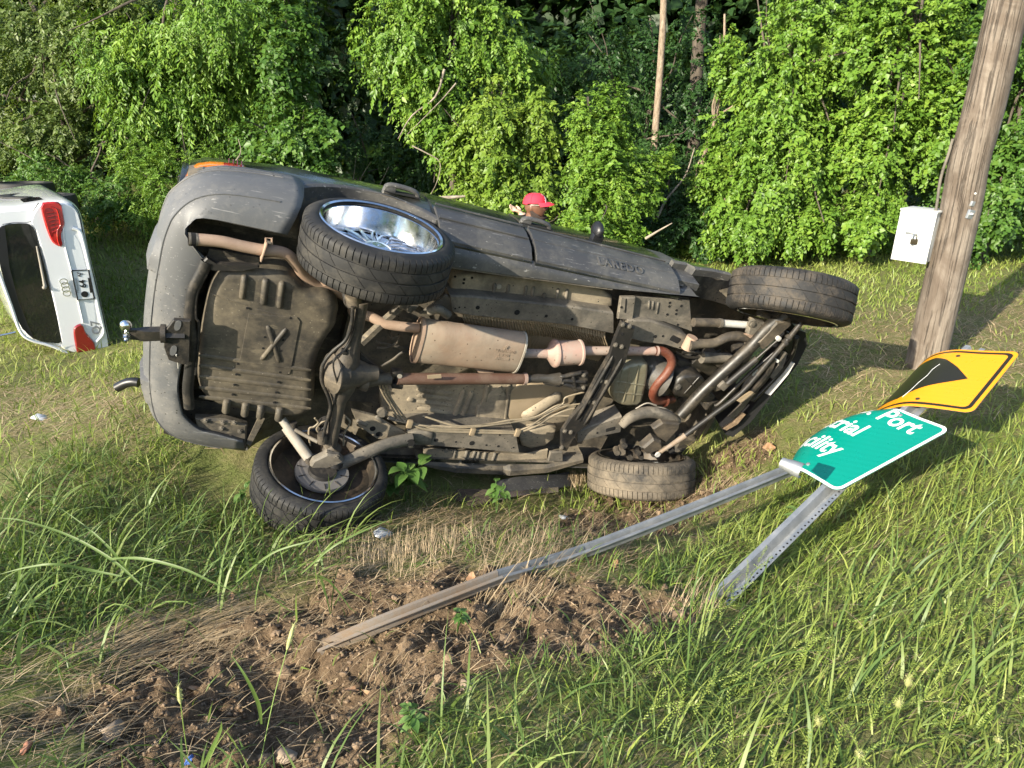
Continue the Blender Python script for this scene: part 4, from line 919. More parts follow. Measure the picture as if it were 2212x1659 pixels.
# fuel and brake lines along the left rail
LN = [[(300, 470), (340, 570), (420, 690), (490, 790), (600, 840), (800, 880), (1150, 890), (1560, 905)], [(330, 470), (370, 570), (450, 690), (520, 790), (620, 850), (800, 890), (1150, 905), (1560, 918)], [(360, 470), (400, 580), (480, 700), (560, 800), (640, 860), (820, 900), (1150, 915), (1580, 925)],
      [(420, 800), (700, 850), (980, 870), (1300, 850), (1700, 790), (1860, 720), (1990, 650), (2020, 590), (2190, 540)], [(450, 790), (700, 840), (1000, 860), (1300, 835), (1500, 800), (1740, 770), (1950, 660), (2110, 670)], [(1560, 905), (1700, 850), (1830, 760), (1950, 690), (2080, 660), (2150, 650)], [(1560, 915), (1720, 870), (1840, 790), (1990, 720), (2100, 690)], [(1580, 920), (1760, 850), (1900, 770), (2050, 760)], [(700, 760), (1000, 850), (1240, 850)]]
for k, q in enumerate(LN): tube(UL(c4, q, [.14 if y > 840 else .2 for x, y in q]), .0065, 'fuel_line' if k < 3 else 'brake_line', 'line_steel', seg=6, n=5)
for p in ((1160, 905), (1575, 915), (580, 835)): MB().box(U(c4(*p), .135), (.018, .03, .012), bev=.004).build('line_clamp', 'shield', suv, 20)
# ---- transmission crossmember
cmp_ = [(375, 495), (455, 530), (425, 640), (400, 740), (300, 900), (230, 1010), (170, 1130), (100, 1180), (60, 1240), (30, 1300), (0, 1290), (0, 1180), (60, 1090), (130, 1010), (230, 820), (300, 700), (325, 620)]
cm_ = MB().plate(UL(c5, cmp_, .09), (0, 0, -1), .035, .3).build('transmission_crossmember', 'black_steel', suv, 25)
for a, b in (((330, 720), (100, 1120)), ((385, 740), (150, 1150))): bead(U(c5(*a), .055), U(c5(*b), .055), .022, .016, 'channel_edge', 'black_steel', cm_)
for a, b in (((318, 790), (278, 868)), ((252, 905), (205, 985)), ((345, 800), (310, 870)), ((283, 920), (238, 990)), ((175, 1030), (120, 1130)), ((205, 1040), (150, 1130))): bead(U(c5(*a), .054), U(c5(*b), .054), .022, .004, 'channel_slot_shade', 'hole', cm_)  # thin black beads colour in the shade of the slots
for x, y in ((390, 525), (432, 537), (345, 652), (382, 663), (250, 875), (288, 884), (175, 1003), (212, 1012), (30, 1188), (65, 1195), (10, 1290)): bolt(U(c5(x, y), .055), cm_, .012)
for x, y in ((388, 585), (20, 1245)): disc(U(c5(x, y), .0545), .012, 'slot_hole_shade', 'hole', cm_)
MB().plate(UL(c4, [(1870, 1080), (1985, 1080), (1985, 1165), (1850, 1165)], .17), (0, 0, -1), .02).build('rail_bracket', 'frame_steel', suv, 25)
# pans
tp_ = pillow(UL(c5, [(335, 830), (410, 775), (545, 752), (545, 830), (525, 930), (500, 1025), (385, 1030), (312, 985)], .15), .13, .30, 'transmission_pan', 'pan_metal', ch=1, rnd=.025)
for p, q in (((440, 790), (395, 1010)), ((490, 780), (455, 1010)), ((390, 800), (350, 990)), ((350, 880), (530, 905)), ((335, 945), (515, 965))): bead(U(c5(*p), .13), U(c5(*q), .13), .016, .006, 'pan_rib', 'pan_metal', tp_)
MB().lathe(U(c5(610, 850), .22), (.9, .1, -.3), [(-.10, .10), (0, .13), (.05, .14), (.06, .10), (.07, .0001)], 22).build('bell_housing', 'cast_alloy', suv, 40)
pillow(UL(c5, [(560, 760), (680, 770), (720, 850), (690, 950), (640, 980), (560, 960), (530, 860)], .22), .20, .36, 'gearbox_case', 'cast_alloy', ch=1, rnd=.03)
op = pillow(UL(c5, [(695, 930), (745, 840), (870, 828), (912, 885), (880, 930), (835, 985), (715, 975)], .10), .08, .36, 'oil_pan', 'oily_black', ch=1, rnd=.03)
bolt(U(c5(733, 915), .08), op, .018, 'cast_alloy', 'drain_plug')
for p, q in (((770, 860), (870, 940)), ((870, 850), (770, 960))): bead(U(c5(*p), .08), U(c5(*q), .08), .015, .006, 'pan_rib', 'oily_black', op)
# engine underside clutter
rng = random.Random(5)
for k, (x, y, sx, sy, z) in enumerate([(760, 770, .10, .05, .26), (880, 760, .12, .05, .26), (950, 720, .10, .04, .24), (830, 720, .06, .05, .30), (980, 860, .06, .08, .22), (900, 960, .05, .05, .26), (1040, 760, .05, .06, .24), (1120, 700, .05, .06, .26), (930, 1010, .06, .04, .24), (780, 1010, .04, .04, .28), (1060, 930, .05, .05, .28)]):
    MB().box(U(c5(x, y), z), (sx, sy, .06), Matrix.Rotation(rng.uniform(-.6, .6), 3, 'Z'), .02).build('engine_block_piece', rng.choice(['oily_black', 'black_steel', 'oily_black', 'underbody']), suv, 40)
for q in ([(720, 700), (800, 730), (900, 720), (1000, 690)], [(700, 740), (760, 800), (780, 860)], [(760, 700), (860, 700), (960, 740), (1050, 740)], [(480, 1050), (560, 1020), (620, 1050), (700, 1080)], [(500, 1060), (590, 1035), (660, 1070)], [(930, 720), (1000, 780), (960, 850)]):
    tube(UL(c5, q, .2), .011, 'engine_hose', 'oily_black', seg=7, n=5)
for q in ([(470, 1050), (540, 1015), (600, 1030)], [(560, 1040), (640, 1045), (700, 1075)]): tube(UL(c5, q, .14), .006, 'wiring', 'shock_grey', seg=5, n=5)
tube(UL(c5, [(880, 730), (1060, 735)], .18), [.045, .035], 'engine_mount', 'frame_steel', n=1, seg=12)
# inner panel and front rail of the right side
ip = MB().plate(UL(c5, [(460, 345), (800, 365), (815, 560), (640, 500), (440, 490)], .22), (0, 0, -1), .02).build('front_floor_panel', 'frame_steel', suv, 25)
for x, y in ((683, 390), (680, 413), (725, 437), (722, 460), (667, 463), (754, 410), (732, 527)): disc(U(c5(x, y), .199), .009, 'slot_hole_shade', 'hole', ip)  # black discs on the panel colour in the holes' shade
for p, q in (((555, 375), (552, 430)), ((580, 380), (575, 435)), ((612, 385), (600, 460))): bead(U(c5(*p), .20), U(c5(*q), .20), .016, .008, 'pressed_rib', 'frame_steel', ip)
ob = MB().plate(UL(c5, [(370, 345), (460, 345), (440, 490), (350, 480)], .20), (0, 0, -1), .03).build('outrigger', 'frame_steel', suv, 25)
disc(U(c5(382, 418), .169), .009, 'slot_hole_shade', 'hole', ob); bead(U(c5(412, 365), .17), U(c5(405, 455), .17), .010, .004, 'pressed_rib', 'hole', ob)
rf2 = rail([(425, 500), (560, 500), (690, 545), (790, 595)], [(410, 610), (520, 640), (650, 655), (755, 685)], .15, c5, 'front_frame_rail', 'frame_steel', .16)
bead(U(c5(690, 605), .15), U(c5(745, 632), .15), .045, .003, 'slot_hole_shade', 'hole', rf2); disc(U(c5(640, 597), .149), .009, 'slot_hole_shade', 'hole', rf2); disc(U(c5(592, 600), .149), .012, 'slot_hole_shade', 'hole', rf2); disc(U(c5(745, 668), .149), .006, 'slot_hole_shade', 'hole', rf2)  # black bead and discs paint the shade of uncut openings
lf2 = rail([(110, 1190), (250, 1140), (385, 1095)], [(110, 1262), (230, 1230), (375, 1200)], .10, c5, 'front_frame_rail', 'frame_steel', .14)
bead(U(c5(285, 1185), .10), U(c5(345, 1170), .10), .035, .003, 'slot_hole_shade', 'hole', lf2); disc(U(c5(232, 1200), .099), .008, 'slot_hole_shade', 'hole', lf2)
# ---- front axle and steering
fa = tube(UL(c5, [(1400, 470), (1280, 560), (1180, 670), (900, 930), (750, 1090)], [.0, 0, 0, 0, 0]), [.050, .046, .043, .043, .043], 'front_axle', 'oily_black', n=3, seg=16)
MB().box(U(c5(1015, 905), -.05), (.035, .03, .015), Matrix.Rotation(.4, 3, 'Z'), .005).build('damper_bracket', 'frame_steel', fa, 20)
dmp = tube(UL(c5, [(1360, 618), (1215, 745)], -.06), .0095, 'steering_damper', 'oily_black', n=1)
MB().tube(UL(c5, [(1225, 738), (1040, 895)], -.06), .023, 14).build('damper_tube', 'black_steel', dmp, 40)
MB().lathe(U(c5(1358, 612), -.06), (0, 0, -1), [(-.015, .018), (.012, .018), (.014, .0001)], 10).build('damper_eye', 'white_steel', dmp, 30)
tie = tube(UL(c5, [(1500, 515), (1400, 640), (1270, 790), (1130, 950), (960, 1080), (780, 1215)], [-.08, -.09, -.10, -.10, -.10, -.10]), .019, 'tie_rod', 'black_steel', n=3, seg=12)
MB().tube(UL(c5, [(780, 1215), (730, 1250), (640, 1310), (605, 1335)], [-.10, -.10, -.11, -.11]), [.024, .020, .014, .020], 10).build('rod_end', 'galvanised_muddy', tie, 40)
disc(U(c5(607, 1335), -.13), .022, 'joint_face', 'white_steel', tie, .006)
for p in ((1400, 640), (1420, 610), (760, 1225)): MB().lathe(U(c5(*p), -.09), (-.6, .8, 0), [(-.012, .028), (.012, .028)], 12, True).build('rod_clamp', 'black_steel', tie, 30)
tube(UL(c5, [(1440, 580), (1330, 700), (1180, 830), (1000, 1010), (960, 1030)], [-.02, -.03, -.03, -.03, -.02]), .014, 'drag_link', 'oily_black', n=3)
tube(UL(c5, [(1470, 610), (1450, 700), (1400, 790), (1300, 900), (1200, 1000)], .04), .016, 'sway_bar', 'oily_black', n=4)
# crushed front: radiator support, bumper bar and hanging strips
rs = MB().loft([[p + Vector((-.02, -.02, .25)), p + Vector((-.035, 0, .0)), p + Vector((.02, .0, -.03)), p + Vector((.05, .02, .10)), p + Vector((.03, .02, .28))] for p in UL(c5, [(1500, 560), (1510, 640), (1450, 760), (1350, 890), (1270, 980), (1160, 1120), (1050, 1210)], [.12, .10, .08, .06, .05, .04, .04])]).build('bumper_beam', 'black_plastic', suv, 35)
MB().loft([[p, p + Vector((.025, .0, -.01)), p + Vector((.028, .01, .03)), p + Vector((0, .01, .03))] for p in UL(c5, [(1440, 760), (1400, 830), (1350, 890), (1290, 960)], .02)]).build('bright_strip', 'white_steel', rs, 30)
for q, m in (([(1330, 740), (1290, 850), (1220, 930), (1180, 1000)], 'black_steel'), ([(1190, 960), (1130, 1040), (1060, 1110)], 'cast_alloy'), ([(1400, 700), (1370, 790), (1310, 860)], 'frame_steel'), ([(1230, 810), (1200, 850)], 'white_steel'), ([(1200, 950), (1110, 1010)], 'shield'), ([(1340, 760), (1350, 745)], 'white_steel'), ([(1020, 1180), (1090, 1140), (1140, 1080)], 'clod')):
    P = UL(c5, q, .0); MB().loft([[p + Vector((-.02, -.012, 0)), p + Vector((.02, .0, -.008)), p + Vector((.02, .005, .02)), p + Vector((-.02, 0, .02))] for p in P]).build('bent_strut', m, rs, 30)
MB().plate(UL(c5, [(1400, 560), (1500, 600), (1510, 680), (1440, 760), (1380, 660)], .12), (0, 0, -1), .02).build('splash_panel', 'black_plastic', rs, 25)
# shock, arms and knuckles of the front wheels
fs_ = tube(UL(c5, [(830, 512), (985, 516)], .10), .031, 'front_shock', 'axle', n=1, seg=14)
MB().tube(UL(c5, [(985, 516), (1005, 517)], .10), .033, 14).build('shock_band', 'frame_steel', fs_, 30)
MB().tube(UL(c5, [(1000, 517), (1185, 530)], .10), .026, 14).build('shock_tube', 'white_steel', fs_, 40)
fb = MB().plate(UL(c5, [(1165, 510), (1200, 485), (1260, 500), (1255, 560), (1200, 600), (1150, 570)], .06), (0, 0, -1), .04).build('shock_bracket', 'frame_steel', suv, 25)
MB().plate(UL(c5, [(1140, 580), (1250, 575), (1275, 610), (1225, 655), (1200, 620)], .04), (0, 0, -1), .02).build('bracket_flange', 'pipe_tan', fb, 25)
bolt(U(c5(1195, 522), .02), fb, .02)
tube(UL(c5, [(800, 650), (870, 645), (960, 640), (1040, 605), (1120, 600), (1210, 625)], .08), [.045, .034, .033, .034, .036, .030], 'control_arm', 'axle', n=4, seg=10)
MB().lathe(U(c5(805, 640), .10) + Vector((0, .05, 0)), (0, -1, 0), [(0, .04), (.10, .04)], 14, True).build('arm_bushing', 'pipe_tan', suv, 30)
MB().plate(UL(c5, [(1210, 620), (1330, 490), (1410, 470), (1420, 500), (1290, 620), (1240, 660)], .0), (0, 0, -1), .05).build('steering_knuckle', 'axle', suv, 25)
MB().tube(UL(c5, [(1240, 450), (1310, 470)], .05), .03, 8).tube(UL(c5, [(1340, 450), (1400, 520)], .02), .035, 8).build('knuckle_arm', 'black_steel', suv, 30)
tube(UL(c5, [(385, 1155), (430, 1110), (500, 1080), (570, 1072), (640, 1085), (700, 1110), (730, 1130)], .05), [.032, .040, .044, .044, .042, .040, .035], 'control_arm', 'frame_steel', n=4, seg=10)
kn = MB().plate(UL(c5, [(560, 1150), (620, 1110), (730, 1120), (725, 1150), (640, 1240), (590, 1200)], .02), (0, 0, -1), .05).build('steering_knuckle', 'axle', suv, 25)
MB().plate(UL(c5, [(490, 1260), (560, 1200), (610, 1220), (620, 1260), (560, 1290), (520, 1300)], .0), (0, 0, -1), .07).build('brake_caliper', 'axle', kn, 25)
MB().plate(UL(c5, [(600, 1240), (700, 1190), (715, 1210), (680, 1270), (640, 1260)], .03), (0, 0, -1), .02).build('dust_shield', 'frame_steel', kn, 25)
for x, y, r in ((395, 1255, .030), (350, 1300, .028), (380, 1295, .035), (480, 1300, .03), (500, 1330, .025), (430, 1330, .03), (580, 1310, .03), (690, 1290, .03)):
    MB().tube([U(c5(x, y), .04), U(c5(x + 6, y + 26), -.02)], [r, r * .8], 8).build('hub_piece', rng.choice(['black_steel', 'black_steel', 'axle']), kn, 30)
# ================================================================== white car on its side, far left
QO = at_t(128, 600, 7.4); QF = Vector((-.60, .80, 0)).normalized()
Qz = Vector((QF.y * -1, QF.x, 0)); Qz = Vector((-.80, -.60, .02)).normalized(); Qx = QF.cross(Qz).normalized()      # Qz: car's up, Qx: car's right (points to the sky)
if Qx.z < 0: Qx = -Qx
QM = Matrix(((Qx.x, QF.x, Qz.x, QO[0]), (Qx.y, QF.y, Qz.y, QO[1]), (Qx.z, QF.z, Qz.z, QO[2]), (0, 0, 0, 1)))
QMi = QM.inverted()
_qo = QMi @ Vector((0, 0, CAM_Z))
def Q(p, y=0.0):
    d = QMi.to_3x3() @ Vector(ray(*p)); return _qo + d * ((y - _qo.y) / d.y)
QL = lambda pts, y: [Q(c6(*p), y) for p in pts]
q7 = empty('white_car', label='white hatchback SUV lying on its side, tail towards the viewer', cat='car', mat=QM)
# the tail outline, and the body behind it
tail = [(500, 240), (585, 250), (640, 290), (680, 360), (730, 620), (800, 900), (860, 1160), (925, 1440), (915, 1485), (800, 1500), (640, 1500), (480, 1440), (300, 1400), (200, 1340), (120, 1150), (0, 720), (-120, 420), (-110, 330), (0, 300), (200, 290)]
T0 = QL(tail, 0.0); qc = sum(T0, Vector()) / len(T0)
T0 = chaikin(T0, 1)
def grow(P, k, y, dz=0, dx=0): return [Vector((qc.x + (p.x - qc.x) * k + dx, y, qc.z + (p.z - qc.z) * k + dz)) for p in P]
bodyrings = [grow(T0, .80, -.035), grow(T0, .97, -.03), grow(T0, 1.0, .0), grow(T0, 1.03, .10), grow(T0, 1.05, .45, .02), grow(T0, 1.07, 1.2, .05), grow(T0, 1.06, 2.2, .05), grow(T0, 1.0, 2.9, .0), grow(T0, .85, 3.5, -.10), grow(T0, .62, 4.0, -.20)]
qb = MB().loft(bodyrings).build('body', 'white_paint', q7, 40)
hz_ = -.075
hatch = MB().plate(chaikin(QL([(330, 240), (520, 236), (600, 262), (650, 330), (690, 520), (760, 800), (830, 1080), (905, 1430), (880, 1480), (640, 1495), (500, 1450), (520, 1390), (310, 480), (250, 400), (270, 330)], -.04), 1), (0, -1, 0), .035, .5).build('tailgate', 'white_paint', q7, 40)
MB().tube(spline(QL([(320, 246), (275, 322), (252, 400), (120, 408), (20, 424)], -.030), 4), .006, 6).build('panel_gap', 'black_plastic', q7, 60)
MB().tube(spline(QL([(600, 258), (655, 330), (695, 520), (765, 800), (835, 1080), (910, 1430)], -.052), 4), .005, 6).build('panel_gap', 'black_plastic', q7, 60)
# number-plate recess and lower lip
lipm = MB().plate(chaikin(QL([(560, 440), (640, 470), (690, 560), (760, 860), (830, 1180), (850, 1320), (800, 1370), (770, 1310), (740, 1290), (690, 1240), (640, 1020), (600, 800), (540, 600)], -.076), 1), (0, -1, 0), .012, .6)
MB().plate(chaikin(QL([(530, 440), (560, 500), (640, 520), (700, 720), (770, 1040), (800, 1240), (770, 1370), (730, 1290), (690, 1240), (640, 1060), (590, 830), (530, 610)], -.073), 1), (0, -1, 0), .004, .2).build('plate_recess', 'plate_white', hatch, 40)
ridge = spline(QL([(600, 455), (660, 480), (690, 560), (760, 860), (830, 1180), (860, 1320), (800, 1400)], -.078), 4)
MB().tube(ridge, .018, 8).build('tailgate_crease', 'white_paint', hatch, 60)
MB().tube(spline(QL([(525, 440), (540, 600), (590, 800), (640, 1020), (690, 1240)], -.080), 4), .007, 8).build('tailgate_crease', 'white_paint', hatch, 60)
# rear window with wiper
gl = MB().plate(chaikin(QL([(35, 420), (200, 410), (260, 425), (300, 490), (520, 1395), (480, 1412), (300, 1388), (190, 1300), (100, 1130), (-20, 700), (-40, 480)], -.045), 1), (0, -1, .0), .012, .4).build('rear_window', 'glass_dark', q7, 40)
MB().plate(QL([(38, 430), (-30, 480), (-15, 700), (100, 1130), (185, 1290), (290, 1385), (230, 1250), (150, 1050), (80, 780), (60, 600)], -.058), (0, -1, 0), .003, .2).build('window_shade_band', 'black_plastic', gl, 30)
wp = MB().tube(QL([(305, 605), (330, 720), (362, 880), (375, 945)], -.072), [.008, .011, .013, .017], 8).ball(Q(c6(368, 948), -.08), .02, 10).build('wiper_arm', 'shock_grey', gl, 50)
MB().tube(QL([(318, 600), (350, 720), (385, 860), (395, 940)], -.066), [.005, .008, .008, .005], 6).build('wiper_blade', 'black_plastic', gl, 50)
MB().tube(spline(QL([(-30, 760), (90, 1090), (170, 1310), (260, 1385), (420, 1430), (560, 1490)], -.058), 4), .016, 8).build('window_surround', 'white_paint', gl, 60)
# tail lamps
ut = MB().plate(chaikin(QL([(330, 245), (420, 234), (505, 238), (525, 340), (540, 430), (512, 480), (508, 540), (524, 612), (470, 600), (425, 565), (390, 480), (355, 370)], -.074), 1), (0, -1, 0), .022, .7).build('tail_lamp', 'lens_red', q7, 40)
MB().tube(spline(QL([(420, 275), (470, 300), (490, 370), (500, 430), (475, 480), (480, 560), (495, 600)], -.097), 4), .006, 6).build('lamp_guide', 'lens_amber', ut, 60).data.materials[0] = M['lens_red']
MB().plate(chaikin(QL([(360, 290), (430, 285), (450, 340), (460, 420), (440, 480), (430, 540), (400, 470), (380, 390)], -.094), 1), (0, -1, 0), .004, .3).build('lamp_inner', 'lens_red_dark', ut, 40)
for k in range(6): MB().tube(QL([(385 + k * 9, 330 + k * 32), (450 + k * 5, 322 + k * 30)], -.100), .003, 6).build('lamp_rib', 'lens_red', ut, 60)
lt = MB().plate(chaikin(QL([(606, 1290), (625, 1262), (680, 1240), (705, 1310), (745, 1355), (785, 1400), (800, 1480), (780, 1512), (640, 1505), (618, 1400)], -.078), 1), (0, -1, 0), .022, .7).build('tail_lamp', 'lens_red_dark', q7, 40)
# four interlocked rings, model badge, licence plate
em = [(528, 897), (540, 928), (547, 962), (556, 995)]
for p in em:
    c = Q(c6(*p), -.094); r = (Q(c6(500, 905), -.094) - Q(c6(558, 888), -.094)).length / 2
    MB().tube([c + Vector((math.cos(a) * r * .86, 0, math.sin(a) * r)) for a in np.linspace(0, 2 * math.pi, 25)], .0055, 6, cap=False).build('emblem_ring', 'chrome', hatch, 60)
def q_text(txt, size, p, y, mat, parent, name='lettering', bold=.0, spacing=1.0):
    tm = text_mesh(txt, size, 'CENTER', .0015, bold=bold, spacing=spacing); o = Q(c6(*p), y)
    for v in tm.vertices: v.co = Vector((o.x + v.co.x, y - max(v.co.z, 0), o.z + v.co.y))
    tm.materials.append(M[mat]); add(bpy.data.objects.new(name, tm), parent)
q_text('Q7', .115, (828, 1275), -.092, 'ink_grey', hatch, bold=.003)
pl = MB().plate(QL([(600, 812), (728, 802), (775, 1035), (650, 1046)], -.085), (0, -1, 0), .006, .2).build('license_plate', 'plate_white', q7, 20)
fr_ = QL([(594, 808), (735, 800), (782, 1042), (645, 1052)], -.093)
MB().tube(fr_ + [fr_[0]], .007, 6).build('plate_frame', 'black_plastic', pl, 30)
MB().plate(QL([(728, 865), (748, 872), (765, 985), (748, 992)], -.093), (0, -1, 0), .003).build('plate_frame_bar', 'black_plastic', pl, 20)
q_text('64', .085, (712, 915), -.093, 'ink_black', pl, 'plate_number', .002)
q_text('AY', .042, (668, 838), -.093, 'ink_black', pl, 'plate_letters', .001); q_text('T', .042, (692, 834), -.093, 'ink_black', pl, 'plate_letters', .001)
q_text('Mississippi', .036, (650, 930), -.093, 'ink_grey', pl, 'plate_name')
sc = Q(c6(703, 1003), -.0925)
MB().lathe(sc, (0, -1, 0), [(0, .0001), (0, .033), (.0015, .033), (.0015, .0001)], 24).build('plate_seal', 'ink_black', pl, 20)
# right flank seen from above: side window, roof rail, wheel and bumper mass behind
qt = max(p.x for p in T0)
MB().plate(QL([(170, 222), (250, 205), (330, 205), (365, 225), (300, 290), (270, 300), (210, 250)], .25), (1, 0, 0), .012).build('side_window', 'glass_dark', q7, 40)
MB().tube([Vector((qt * 1.06, y, .55 + .05 * math.sin(y))) for y in np.linspace(.5, 2.6, 10)], .02, 8).build('roof_rail', 'chrome_dull', q7, 50)
MB().tube(QL([(-30, 1352), (60, 1335), (130, 1318)], -.01), .012, 8).build('brake_light_strip', 'chrome_dull', q7, 50)
for y in (.9, 3.1):
    for s in (-1, 1):
        MB().lathe((qc.x + s * .55, y, min(p.z for p in T0) + .34), (s, 0, 0), [(0, .20), (.0, .36), (.03, .375), (.20, .375), (.23, .36), (.235, .26), (.20, .25), (.19, .0001)], 28).build('wheel', 'tyre', q7, 40)

# ================================================================== fallen road signs
P0 = Vector(at_y(1530, 1310, 2.75)); P1 = Vector(at_y(2100, 750, 4.2))
sv = (P1 - P0).normalized(); su = sv.cross(Vector((0, 0, 1))).normalized(); sn = su.cross(sv)
a_ = rad(10); su = su * math.cos(a_) + sn * math.sin(a_); sn = su.cross(sv)
if sn.z < 0: sn = -sn
sg = empty('fallen_road_sign', tuple(P0), 'bent green and yellow road sign knocked flat on two metal posts', 'road sign')
SO = P0
def S(u, v, n=0.0): return su * u + sv * v + sn * n          # relative to the sign's root
def S_at(p, n=0.0):
    d = Vector(ray(*p)); o = Vector((0, 0, CAM_Z)) - P0 - sn * n; t = -o.dot(sn) / d.dot(sn); q = o + d * t; return q.dot(su), q.dot(sv)
def u_channel(path, name, mat, w=.040, holes=None):
    """perforated U-channel post swept along a path (points relative to the root), open side up"""
    rings = []; n = len(path)
    for i in range(n):
        t = (path[min(i + 1, n - 1)] - path[max(i - 1, 0)]).normalized(); s = t.cross(Vector((0, 0, 1))).normalized(); up = s.cross(t)
        f = lambda a, b: path[i] + s * a + up * b
        rings.append([f(-w, .016), f(-w * .50, .016), f(-w * .26, -.032), f(w * .26, -.032), f(w * .50, .016), f(w, .016), f(w, .012), f(w * .54, .012), f(w * .29, -.036), f(-w * .29, -.036), f(-w * .54, .012), f(-w, .012)])
    o = MB().loft(rings).build(name, mat, sg, 25)
    if holes:
        a, b, k = holes
        for i in range(k):
            p = a.lerp(b, i / (k - 1)); t = (b - a).normalized(); s = t.cross(Vector((0, 0, 1))).normalized(); up = s.cross(t)
            MB().lathe(p + s * holes_off + up * .0158, up, [(0, .0055), (.001, .0055), (.001, .0001)], 8).build('post_hole_shade', 'hole', o, 0)  # small black disc on the flange paints the hole's shade
    return o
holes_off = .042
pa = S(0, -.14, -.03); pb = S(0, 2.58, -.03)
u_channel([pa, pa.lerp(pb, .3), pa.lerp(pb, .6), pb], 'sign_post', 'galvanised', .056, (pa.lerp(pb, .03), pa.lerp(pb, .42), 36))
hit = lambda a, b, dz: Vector(ground_hit(a, b, lambda x_, y_: height(x_, y_) + dz)) - P0
q0 = hit(690, 1402, .025); q1 = hit(850, 1335, .06); q2 = hit(1080, 1245, .08); q3 = hit(1290, 1180, .09); q4 = Vector(at_y(1690, 1022, 3.62)) - P0
ct = [q0, q1, q2]; 
u_channel(spline([q0, q1, q2], 4), 'buried_post', 'galvanised_muddy', .034)
u_channel(spline([q2, q3, q4, q4 + (q4 - q3) * .5 + Vector((0, 0, .02)), S(-.16, 2.52, -.06)], 4), 'sign_post', 'galvanised', .036)
# ---- sheet panels, bent over on their left half
def bend(u, ub, r):
    """u left of ub rolls down behind the flat part: returns (u, n)"""
    if u >= ub: return u, 0.0
    f = (ub - u) / r
    if f > 2.3: e = (f - 2.3) * r; return ub - r * math.sin(2.3) + -math.cos(2.3) * -e * -1 * -1, -r * (1 - math.cos(2.3)) - math.sin(2.3) * e
    return ub - r * math.sin(f), -r * (1 - math.cos(f))
class Panel:
    def __init__(s, tr, ang, ub, ub2, r, H, W, bow=0.0):
        s.bow = bow; s.tr = tr; s.ub = ub; s.ub2 = ub2; s.r = r; s.H = H; s.W = W; c, k = math.cos(ang), math.sin(ang); s.e1 = (c, k); s.e2 = (-k, c)
    def at(s, u, v, n=0.0):
        f = min(max(-v / s.H, 0), 1); ub = s.ub + (s.ub2 - s.ub) * f - s.bow * 4 * f * (1 - f)
        uu, nn = bend(u, ub, s.r)
        nn += .02 * math.exp(-((v + s.H) / .15) ** 2) * 0 + .012 * math.sin(u * 9 + v * 5) * max(0, min(1, (-u) * 2))
        return S(s.tr[0] + s.e1[0] * uu + s.e2[0] * v, s.tr[1] + s.e1[1] * uu + s.e2[1] * v, nn + n)
    def sheet(s, poly_fn, n0, n1, name, mat, parent, nu=60, nv=36):
        """grid cut of the sheet between two heights"""
        V = []; F = []; ok = {}
        us = np.linspace(-s.W, 0, nu + 1); vs = np.linspace(-s.H, 0, nv + 1)
    def mesh_from_2d(s, me, name, mat, parent, off):
        """lay a flat mesh (x = u, y = v) on the bent sheet; z > 0 is the upper side"""
        bm = bmesh.new(); bm.from_mesh(me)
        xs = [v.co.x for v in bm.verts]; ys = [v.co.y for v in bm.verts]
        for k in np.arange(math.floor(min(xs) * 40) / 40, max(xs), .025):
            bmesh.ops.bisect_plane(bm, geom=bm.verts[:] + bm.edges[:] + bm.faces[:], plane_co=(k, 0, 0), plane_no=(1, 0, 0))
        for k in np.arange(math.floor(min(ys) * 12) / 12, max(ys), .08):
            bmesh.ops.bisect_plane(bm, geom=bm.verts[:] + bm.edges[:] + bm.faces[:], plane_co=(0, k, 0), plane_no=(0, 1, 0))
        for v in bm.verts: v.co = s.at(v.co.x, v.co.y, off + v.co.z)
        m2 = bpy.data.meshes.new(name); bm.to_mesh(m2); bm.free(); m2.materials.append(M[mat]) if isinstance(mat, str) else None
        m2.polygons.foreach_set('use_smooth', [True] * len(m2.polygons)); m2.set_sharp_from_angle(angle=rad(40))
        o = bpy.data.objects.new(name, m2); add(o, parent); return o
    def poly(s, pts, th, name, mat, parent, off, hole=None):
        bm = bmesh.new()
        if hole is None:
            f = bm.faces.new([bm.verts.new((x, y, 0)) for x, y in pts])
            tri = bmesh.ops.triangulate(bm, faces=[f])['faces']
            r = bmesh.ops.extrude_face_region(bm, geom=tri); [setattr(v.co, 'z', th) for v in r['geom'] if isinstance(v, bmesh.types.BMVert)]
        else:
            A = [[bm.verts.new((x, y, z)) for x, y in P] for P in (pts, hole) for z in (0, th)]
            n = len(pts)
            for i in range(n):
                j = (i + 1) % n
                bm.faces.new((A[1][i], A[1][j], A[3][j], A[3][i])); bm.faces.new((A[0][j], A[0][i], A[2][i], A[2][j])); bm.faces.new((A[0][i], A[0][j], A[1][j], A[1][i])); bm.faces.new((A[2][j], A[2][i], A[3][i], A[3][j]))
        bmesh.ops.recalc_face_normals(bm, faces=bm.faces); me = bpy.data.meshes.new('flat'); bm.to_mesh(me); bm.free()
        o = s.mesh_from_2d(me, name, mat, parent, off); bpy.data.meshes.remove(me); return o
def rrect(x0, x1, y0, y1, r, n=6):
    out = []
    for cx, cy, a0 in ((x1 - r, y1 - r, 0), (x0 + r, y1 - r, 90), (x0 + r, y0 + r, 180), (x1 - r, y0 + r, 270)):
        for k in range(n + 1): a = rad(a0 + 90 * k / n); out.append((cx + r * math.cos(a), cy + r * math.sin(a)))
    return out
gtr = S_at((2055, 928)); gbr = S_at((1808, 1063)); GA = math.atan2(gtr[0] - gbr[0], gtr[1] - gbr[1]); GH = math.hypot(gtr[0] - gbr[0], gtr[1] - gbr[1])
G = Panel(gtr, -GA, -.31, -.27, .20, GH, .86, .18)
